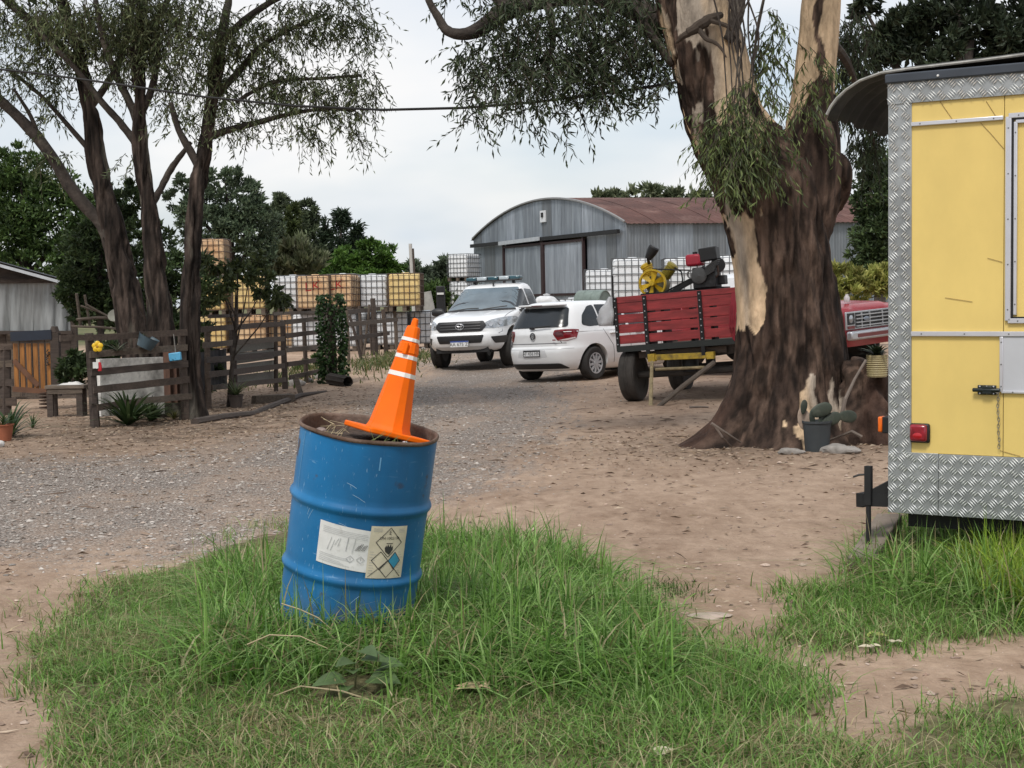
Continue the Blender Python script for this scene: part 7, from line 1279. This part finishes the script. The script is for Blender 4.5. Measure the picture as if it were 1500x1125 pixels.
for zc in (.285, .585): prof += [(DR, zc-.03), (DR+.003, zc-.02), (DR+.010, zc-.010), (DR+.013, zc), (DR+.010, zc+.010), (DR+.003, zc+.02), (DR, zc+.03)]
prof += [(DR, .80), (DR, DH-.012)]
full = []
for (r0_, z0_), (r1_, z1_) in zip(prof, prof[1:]):
    k = max(1, int((z1_-z0_)/.02)); full += [(r0_+(r1_-r0_)*j/k, z0_+(z1_-z0_)*j/k) for j in range(k)]
full.append(prof[-1]); m_ = MB(); m_.lathe(full, 120)
def dent(v):
    x, y, z = v; r = math.hypot(x, y)
    if r < .2: return v
    a = math.atan2(x, -y); d = .012*(float(fbm(math.cos(a)*1.6, math.sin(a)*1.6, z*3.2, 9, 3))-.5)-.012*math.exp(-((a+.9)/.3)**2-((z-.2)/.1)**2)-.006*math.exp(-((a-.2)/.25)**2-((z-.42)/.06)**2); return (x*(1+d/r), y*(1+d/r), z)
m_.v = [dent(v) for v in m_.v]; m_.build('drum_body', mblu, drum, True, 60)
mru = mat('rusty_steel', (.105, .062, .042), .85, .2, var=.3, vs=14, col2=(.20, .145, .115), cs=6, bump=.3, bs=60)
m_ = MB(); rim = [(DR-.001, DH-.012), (DR+.007, DH-.008), (DR+.009, DH), (DR+.004, DH+.007), (DR-.004, DH+.004), (DR-.006, DH-.006), (DR-.004, .60)]; m_.lathe(rim, 120); m_.v = [(x*(1+.004*math.sin(6*math.atan2(y, x))), y*(1+.004*math.sin(6*math.atan2(y, x))), z+.0025*math.sin(5*math.atan2(y, x)+1)) for x, y, z in m_.v]; m_.build('rim', mru, drum, True, 60)
def dpos(th, z, off=.002): x = (DR+off)*math.sin(th); y = -(DR+off)*math.cos(th); v = dent((x, y, z)); return Vector(v)
def lab_grid(name, s0, s1, z0, z1, m, off, par, n=16, skew=0):
    vs_ = []
    for i in range(n+1):
        for j in range(n+1): th = s0+(s1-s0)*i/n; z = z0+(z1-z0)*j/n+skew*(i/n-.5); vs_.append(dpos(th, z, off+.0006*random.random()))
    mm = MB(); mm.add(vs_, [(i*(n+1)+j, (i+1)*(n+1)+j, (i+1)*(n+1)+j+1, i*(n+1)+j+1) for i in range(n) for j in range(n)]); return mm.build(name, m, par, True, 0)
mlab = mat('paper_label', (.62, .62, .61), .7, var=.08, vs=14, col2=(.45, .44, .41), cs=16, cmid=.64, cw=.06); mlab2 = mat('cream_label', (.55, .50, .38), .7, var=.1, vs=14, col2=(.38, .32, .22), cs=14, cmid=.64, cw=.06); mink = mat('label_ink', (.03, .03, .03), .7, var=.2); mink2 = mat('faded_ink', (.30, .31, .32), .7, var=.1); mcy2 = mat('label_cyan', (.03, .23, .36), .6, var=.05)
L1 = lab_grid('paper_label', R(-27.5), R(17), .345, .520, mlab, .0022, drum, skew=-.018)
L2_ = lab_grid('hazard_label', R(15.5), R(48.5), .315, .535, mlab2, .0034, drum, skew=.0)
def cline(pts, th0, w, m, par, name, off=.0052):               # ink strokes; pts in metres on the unrolled label round th0
    mm = MB()
    for a, b_ in zip(pts, pts[1:]):
        a, b_ = Vector(a), Vector(b_); d = b_-a; nn_ = Vector((-d.y, d.x)).normalized()*w/2; k = max(1, int(d.length/.012)); vs_ = []
        for j in range(k+1): p = a.lerp(b_, j/k); vs_ += [dpos(th0+(p.x+nn_.x)/DR, p.y+nn_.y, off), dpos(th0+(p.x-nn_.x)/DR, p.y-nn_.y, off)]
        mm.add(vs_, [(2*j, 2*j+2, 2*j+3, 2*j+1) for j in range(k)])
    return mm.build(name, m, par, False)
def ctext(txt, size, s, z, th0, m, par, off=.0054, rot=0):
    me = text_mesh(txt, size)
    for v in me.vertices: x, y = v.co.x*math.cos(rot)-v.co.y*math.sin(rot), v.co.x*math.sin(rot)+v.co.y*math.cos(rot); v.co = dpos(th0+(s+x)/DR, z+y, off)
    return link('label_lettering', me, m, par, False)
th2 = R(32); zc2 = .425
def diam(cx, cz, w, h, m=None, fill=None):
    q = [(cx, cz+h), (cx+w, cz), (cx, cz-h), (cx-w, cz), (cx, cz+h)]
    if fill:
        mm = MB(); vs_ = []
        for i in range(9):
            for j in range(9): u, v = i/8, j/8; p = Vector(q[0]).lerp(Vector(q[1]), u)+(Vector(q[3])-Vector(q[0]))*v; vs_.append(dpos(th2+p.x/DR, p.y, .0048))
        mm.add(vs_, [(i*9+j, (i+1)*9+j, (i+1)*9+j+1, i*9+j+1) for i in range(8) for j in range(8)]); mm.build('blue_diamond', fill, L2_, False)
    cline(q, th2, .0028, mink, L2_, 'diamond_outline')
diam(.002, zc2+.042, .058, .062); diam(-.030, zc2-.035, .036, .038); diam(.034, zc2-.035, .028, .036, fill=mcy2); diam(.004, zc2-.070, .034, .036); cline([(-.074, zc2-.104), (.004, zc2-.034)], th2, .0024, mink, L2_, 'diamond_outline'); cline([(.070, zc2-.104), (.004, zc2-.034)], th2, .0024, mink, L2_, 'diamond_outline')
ctext('E', .024, .002, zc2+.083, th2, mink, L2_); ctext('UN-1002130', .0165, .002, zc2+.060, th2, mink, L2_)
fl = [(-.002, -.022), (-.016, -.012), (-.020, .004), (-.014, .016), (-.012, .006), (-.006, .02), (0, .008), (.006, .022), (.010, .006), (.016, .014), (.017, -.002), (.010, -.014), (.003, -.024)]
mm = MB(); mm.add([dpos(th2+(x+.004)/DR, zc2+.015+z, .0054) for x, z in fl], [(0, i, i+1) for i in range(1, len(fl)-1)]); mm.build('flame_symbol', mink, L2_, False); cline([(-.01, zc2+.038), (.018, zc2+.038)], th2, .003, mink, L2_, 'symbol_bar')
for z in (.1, .094, .088): cline([(-.072, zc2+z), (-.035, zc2+z)], th2, .0014, mink2, L2_, 'print_line'); cline([(.04, zc2+z-.003), (.07, zc2+z-.003)], th2, .0014, mink2, L2_, 'print_line')
for k in range(9): z = zc2+.0-.011*k; cline([(-.075, z), (-.075+random.uniform(.015, .03), z)], th2, .0012, mink2, L2_, 'print_line'); cline([(.05, z), (.05+random.uniform(.01, .024), z)], th2, .0012, mink2, L2_, 'print_line')
th1 = R(-5)
for k in range(4): z = .505-.007*k; cline([(-.095, z+.004), (.095, z-.013)], th1, .0011, mink2, L1, 'print_line')
for k in range(5): z = .395-.0075*k; cline([(-.1, z+.004), (random.uniform(-.02, .05), z-.010)], th1, .0011, mink2, L1, 'print_line')
for k in range(7): x = -.07+.018*k+random.uniform(-.01, .01); cline([(x, .41+random.uniform(0, .03)), (x+random.uniform(.005, .02), .47+random.uniform(-.02, .02))], th1, .0016, mink2, L1, 'scuff_mark')
for k in range(7): cline([(.048+.006*k, .425), (.062+.006*k, .455+random.uniform(-.01, .01))], th1, .0022, mat('dark_scuff', (.12, .12, .12), .7), L1, 'scuff_mark')
for cx in (.032, .075): q = [(cx, .402), (cx+.017, .388), (cx, .374), (cx-.017, .388), (cx, .402)]; cline(q, th1, .0016, mink2, L1, 'diamond_outline'); cline([(cx, .394), (cx, .384)], th1, .002, mink2, L1, 'print_line')
# drips and scratches
msc = mat('scratch_pale', (.28, .45, .62), .6, var=.2)
for th, z, l, a in ((-.15, .70, .045, -.4), (-.05, .655, .06, -.45), (-.2, .53, .04, -.3), (.0, .5, .03, .3), (-.75, .53, .06, 1.2), (-.72, .515, .05, 1.1), (-.55, .2, .06, -.5), (-.5, .185, .05, -.6), (.1, .20, .05, .8), (.25, .74, .012, 1.5)): cline([(0, z), (l*.5*math.cos(a), z+l*.5*math.sin(a)+.002), (l*math.cos(a), z+l*math.sin(a))], th, random.uniform(.001, .0022), msc, drum, 'scratch', .0012)
cline([(0, .86), (-.004, .78), (-.010, .70), (-.012, .62)], -1.05, .004, mat('pale_drip', (.10, .27, .47), .6), drum, 'paint_drip', .0012); cline([(0, .82), (0, .765)], .28, .006, mat('pale_drip'), drum, 'paint_drip', .0012)
# soil, trash in the drum
so = root('drum_soil', DB+da*.82, 'dark soil and rubbish filling the top of the drum', 'soil', DM); vs_ = [(0, 0, .02)]; fs_ = []
for i in range(1, 13):
    for k in range(40): r_ = (DR-.008)*i/12; a = 2*PI*k/40; vs_.append((r_*math.cos(a), r_*math.sin(a), .028*float(fbm(r_*math.cos(a)*16, r_*math.sin(a)*16, 0, 4, 3))+.012*(r_*math.cos(a)/.28)-.012))
fs_ = [(0, 1+k, 1+(k+1) % 40) for k in range(40)]+[(1+(i-1)*40+k, 1+i*40+k, 1+i*40+(k+1) % 40, 1+(i-1)*40+(k+1) % 40) for i in range(1, 12) for k in range(40)]
m_ = MB(); m_.add(vs_, fs_); m_.build('soil', mat('dark_soil', (.065, .045, .035), .95, var=.5, vs=30, bump=.8, bs=60), so, True, 0)
for i, (x, y, s) in enumerate(((-.09, -.17, .035), (-.02, -.2, .03), (.16, .05, .03), (-.2, .02, .025))): rk = rock(so, mat('pinkish_stone', (.22, .17, .15), .9, var=.3, vs=20), s, i*2.3, 'stone', 2); rk.location = (x, y, .02)
def blade_obj(par, pts, w, m, name): mm = MB(); mm.tube(pts, [w, w*.8]+[w*.4]*(len(pts)-2), 4); mm.build(name, m, par)
for i in range(9): x, y = random.uniform(-.2, -.1), random.uniform(-.14, .1); blade_obj(so, [(x, y, .01), (x+random.uniform(-.04, .04), y+random.uniform(-.02, .02), .05), (x+random.uniform(-.09, .07), y+random.uniform(-.04, .04), random.uniform(.03, .085))], .0022, mat('straw', (.38, .31, .19), .8, var=.2), 'dry_stalk')
for i in range(12): x, y = random.uniform(.02, .16), random.uniform(-.24, -.19); blade_obj(so, [(x, y, .01), (x+random.uniform(-.02, .02), y, .05), (x+random.uniform(-.05, .05), y-.01, random.uniform(.06, .1))], .0017, mat('weed_green', (.16, .19, .06), .6, var=.3), 'weed_stem')
m_ = MB(); m_.lathe([(0, 0), (.012, .002), (.015, .008), (.008, .014), (0, .015)], 8, Matrix.Translation((.165, -.2, .05))); m_.build('foil_scrap', malu2, so)
# traffic cone
cpos = P(568, 634, 6.46); ca = Vector((math.sin(R(15.0)), .08, math.cos(R(15.0)))).normalized(); cx_ = Vector((1, 0, 0)); cx_ = (cx_-ca*cx_.dot(ca)).normalized(); CM = Matrix((cx_, ca.cross(cx_), ca)).transposed()@Matrix.Rotation(R(28), 3, 'Z')
cone = root('traffic_cone', cpos, 'orange traffic cone with white bands stuck in the blue drum', 'cone', CM); mcn = mat('orange_cone', (.80, .135, .002), .5, var=.10, vs=7, col2=(.52, .085, .006), cs=7, cmid=.68, cw=.06, spec=.15); mbd = mat('white_band', (.70, .69, .66), .5, var=.08, vs=14, col2=(.45, .40, .35), cs=14, cmid=.64, cw=.05)
CH = .485
def oct_(r, e=.80): return [(r*math.cos(PI/8+k*PI/4+(1 if k % 2 else -1)*.16)*1.0, r*math.sin(PI/8+k*PI/4+(1 if k % 2 else -1)*.16)) for k in range(8)]
prof = [(.098, .004), (.093, .02), (.088, .03), (.058, .232)]; bands = [(.232, .250), (.306, .322), (.378, .392)]
def cr_(z): return .089-(.089-.030)*((z-.03)/(.43-.03)) if z < .43 else .030
def ring(z, r): return [(x, y, z) for x, y in oct_(r)]
def cone_part(name, zs_rs, m, cap=False, par=cone):
    mm = MB(); n = 8
    for z, r_ in zs_rs: mm.v += ring(z, r_)
    k = len(zs_rs); mm.f = [(i*n+j, i*n+(j+1) % n, (i+1)*n+(j+1) % n, (i+1)*n+j) for i in range(k-1) for j in range(n)]
    if cap: mm.f.append(tuple(range((k-1)*n, k*n)))
    return mm.build(name, m, par, True, 20, bevel=.0025 if name != 'white_band' else 0)
cbody = cone_part('cone_body', [(.01, .100), (.022, .094), (.032, .0895), (.232, cr_(.232)), (.33, cr_(.33)), (.33, cr_(.33)+.004), (.372, cr_(.372)+.003), (.372, cr_(.372)-.001), (.425, .0315), (.438, .028), (.442, .016), (.452, .0155), (.470, .013), (.474, .007)], mcn, True)
for i, (a, b_) in enumerate(bands):
    off = .0012 if i != 2 else .0032; mm = MB(); cone_part('white_band', [(a, cr_(a)-.001), (a, cr_(a)+off), (b_, cr_(b_)+off), (b_, cr_(b_)-.001)], mbd, False, cone)
for a in (0, PI): mm = MB(); mm.box((.052*math.cos(a+.9), .052*math.sin(a+.9), .346), (.012, .02, .05), Matrix.Rotation(a+.9, 3, 'Z')); mm.build('grip_lug', mcn, cone, bevel=.004)
bsz = .150
mm = MB(); q = roundpoly([(-bsz, -bsz), (bsz, -bsz), (bsz, bsz), (-bsz, bsz)], .03, 4); mm.prism(q, (0, 0, -.012), (1, 0, 0), (0, 1, 0), .022); mm.build('base_plate', mcn, cone, True, 40, bevel=.005)
cone.scale = (1, 1, 1.05)

# ------------------------------------------------------------------ things at the foot of the big tree
pt = pot('plant_pot', 'dark grey plastic pot holding cactus pads at the tree foot', G(1197, 652), .135, .30, mat('charcoal_plastic', (.035, .042, .046), .6, var=.2), taper=.85); pt.location = P(1197, 652, 14.55); pt.location.z = gzf(pt.location.x, 14.55)-.01
mcac = mat('cactus_green', (.034, .044, .031), .6, var=.25, vs=12, col2=(.08, .085, .065), cs=9, cmid=.64)
def pad(par, o_, tilt, yaw, s, m=mcac, name='cactus_pad'):
    bm = bmesh.new(); bmesh.ops.create_icosphere(bm, subdivisions=3, radius=1); bmesh.ops.scale(bm, vec=(.075*s, .014*s, .12*s), verts=bm.verts); bmesh.ops.translate(bm, vec=(0, 0, .115*s), verts=bm.verts)
    for v in bm.verts: v.co.x *= .75+.35*min(1, max(0, v.co.z/(.23*s)))
    bmesh.ops.transform(bm, matrix=Matrix.Translation(o_)@Matrix.Rotation(R(yaw), 4, 'Z')@Matrix.Rotation(R(tilt), 4, 'Y'), verts=bm.verts); me = bpy.data.meshes.new(name); bm.to_mesh(me); bm.free(); link(name, me, m, par, True, 60)
for o_, ti, ya, s in (((-.03, 0, .24), -20, 50, .7), ((.03, 0, .24), 25, 25, .75), ((.05, .0, .26), 62, 0, .85), ((.20, 0, .34), 95, 15, .85), ((-.07, -.02, .36), 70, 0, .95), ((-.13, .02, .36), 12, 30, .6)): pad(pt, o_, ti, ya, s)
dl = root('dry_pad', P(1174, 622, 14.62), 'pale withered cactus pad drooping beside the grey pot', 'leaf'); pad(dl, (0, 0, .16), 165, 0, .95, mat('withered', (.33, .255, .20), .8, var=.25, vs=14), 'pad')
st2 = P(1285, 552, 15.1); rp2 = pot('ribbed_pot', 'ribbed beige pot with dark rosette plant on the root stump', st2, .10, .215, mat('beige_pot', (.38, .32, .17), .5, var=.15), taper=.92); rp2.location.z -= .0
for k in range(9): mm = MB(); z = .018+k*.021; r_ = .092+.1*.08*z/.215+.004; mm.tube([(r_*math.cos(a), r_*math.sin(a), z) for a in np.linspace(0, 2*PI, 25)], .006, 5, False); mm.build('rib', mat('beige_pot'), rp2)
strap(rp2, 46, .24, .05, ((.03, .045, .022), (.045, .06, .03), (.02, .03, .016)), .2, .8)
for i, (pts, r_, lab) in enumerate((([(1232, 612), (1238, 585), (1252, 555), (1268, 528)], .022, 'stick leaning against the root stump'), ([(1042, 620), (1060, 632), (1085, 648)], .017, 'bent fallen branch on the left root'), ([(1048, 625), (1058, 640), (1072, 655)], .012, 'thin forked branch on the left root'), ([(1010, 606), (1022, 603), (1038, 598)], .02, 'short dark stick on the dirt by the cart'), ([(1262, 640), (1248, 632), (1215, 645)], .02, 'grey root stick by the dark pot'))):
    Ys = [14.6, 14.6, 14.8, 15][:len(pts)] if i != 3 else [20.3]*3; q = [P(a, b_, y) for (a, b_), y in zip(pts, Ys)]
    if i != 0: q = [Vector((p.x, p.y, max(p.z, gzf(p.x, p.y)+.01))) for p in q]
    r0 = root('fallen_branch', q[0], lab, 'branch', group='loose branches near the big tree'); mm = MB(); mm.tube([p-q[0] for p in q], [r_, r_*.85]+[r_*.6]*(len(q)-2), 6); mm.build('branch', mat('grey_branch', (.15, .12, .10), .9, var=.3), r0)
for i, (px, py, s, lab) in enumerate(((1158, 657, .09, 'flat grey stone before the tree root'), (1225, 640, .12, 'rough stone beside the dark pot'), (1240, 620, .1, 'brown stone behind the dark pot'))): r0 = root('field_stone', P(px, py, 14.4)*1, lab, 'stone'); r0.location.z = gzf(r0.location.x, r0.location.y)+s*.2; rock(r0, mrock, s, 11+i, 'rock', 3, (1.3, .8, .5))
# ------------------------------------------------------------------ foreground weed, dry leaves
wd = root('broadleaf_weed', G(520, 1010), 'broad leaved weed at the front edge of the tall grass', 'weed'); mwl = mat('weed_leaf', (.085, .135, .05), .5, var=.2, vs=25, translucent=.25)
def bleaf(par, o_, d, l, w, up, m, name='leaf'):
    d = Vector(d).normalized(); s = d.cross(Vector(up)).normalized(); n_ = s.cross(d); vs_ = []; prof_ = [(0, .02), (.05, .32), (.2, .5), (.4, .48), (.6, .38), (.8, .2), (1, 0)]
    for t_, q in prof_:
        c_ = Vector(o_)+d*(l*t_)-n_*(l*.25*t_*t_); vs_ += [c_-s*(w*q)+n_*(w*q*.25), c_, c_+s*(w*q)+n_*(w*q*.25)]
    mm = MB(); mm.add(vs_, [(3*i+j, 3*i+j+1, 3*i+j+4, 3*i+j+3) for i in range(6) for j in range(2)]); mm.build(name, m, par, True, 0)
for o_, d, l, w in (((-.03, -.06, .06), (-.8, -.5, .15), .13, .09), ((.06, -.05, .06), (.8, -.45, .15), .13, .12), ((.0, -.05, .09), (.1, -.9, .3), .08, .07), ((.04, -.02, .13), (.7, -.5, .15), .11, .08), ((-.0, -.04, .12), (-.5, -.7, .2), .09, .07), ((.1, -.02, .1), (.9, -.2, .2), .09, .08), ((.03, -.02, .16), (.45, -.6, .1), .10, .07), ((-.02, -.08, .04), (-.1, -1, .1), .07, .06)): bleaf(wd, o_, d, l, w, (0, -.35, 1), mwl)
mm = MB(); mm.tube([(0, 0, 0), (.01, -.01, .12), (.03, 0, .24)], .004, 5); mm.build('stem', mat('weed_stem', (.12, .12, .05), .7), wd)
mdry = mat('dry_leaf', (.45, .34, .20), .8, var=.2, vs=25); mdry2 = mat('pale_dry_leaf', (.52, .46, .34), .8, var=.15)
for i, (px, py, n, s, lab) in enumerate(((700, 1024, 5, .085, 'curled tan dry leaves lying before the tall grass'), (1275, 962, 3, .05, 'pale crumpled dry leaf between the grass and the bare patch'), (1310, 953, 2, .045, 'whitish dry leaf near the bare patch'), (1240, 905, 1, .07, 'brown dry leaf before the trailer'), (1002, 1036, 1, .10, 'flat tan leaf on the short grass'), (612, 1000, 4, .05, 'pale frayed straw knot in the grass'), (1270, 942, 1, .09, 'yellow green fallen leaf near the trailer'), (960, 1120, 1, .1, 'dry leaf at the very front edge'))):
    r0 = root('dry_leaf', G(px, py)+Vector((0, 0, .025)), lab, 'leaf')
    for k in range(n): a = 2*PI*k/max(n, 1)+i; bleaf(r0, (0, 0, .005*k), (math.cos(a), math.sin(a)*.6, .25), s*random.uniform(.8, 1.2), s*.55, (0, -.2, 1), mdry if i in (0, 3, 4) else (mat('lime_leaf', (.35, .42, .1), .6) if i == 6 else mdry2))
pst = root('flat_stone', G(1040, 903), 'pale flat stone half sunk in the bare dirt', 'stone'); rock(pst, mat('pink_stone', (.40, .32, .27), .9, var=.2, vs=12), .085, 4, 'rock', 3, (1.3, .9, .12))
# long stalks leaning across the drum
for i, (pts, lab) in enumerate((([(412, 884), (440, 893), (466, 905), (486, 922)], 'dry straw stalk lying across the drum foot'), ([(360, 945), (395, 930), (440, 932), (480, 950)], 'long bleached grass stalk left of the drum'), ([(545, 1030), (500, 1012), (440, 1005), (400, 1020)], 'bleached runner stalk arching before the weed'))):
    y0 = 6.05 if i == 0 else 5.75-(i == 2)*.25; q = [P(a, b_, y0) for a, b_ in pts]; q = [Vector((p.x, p.y, max(p.z, gzf(p.x, p.y)+.02))) for p in q]; r0 = root('grass_stalk', q[0], lab, 'stalk'); mm = MB(); mm.tube([p-q[0] for p in q], [.003, .003, .0025, .0015], 5); mm.build('stalk', mat('straw'), r0)
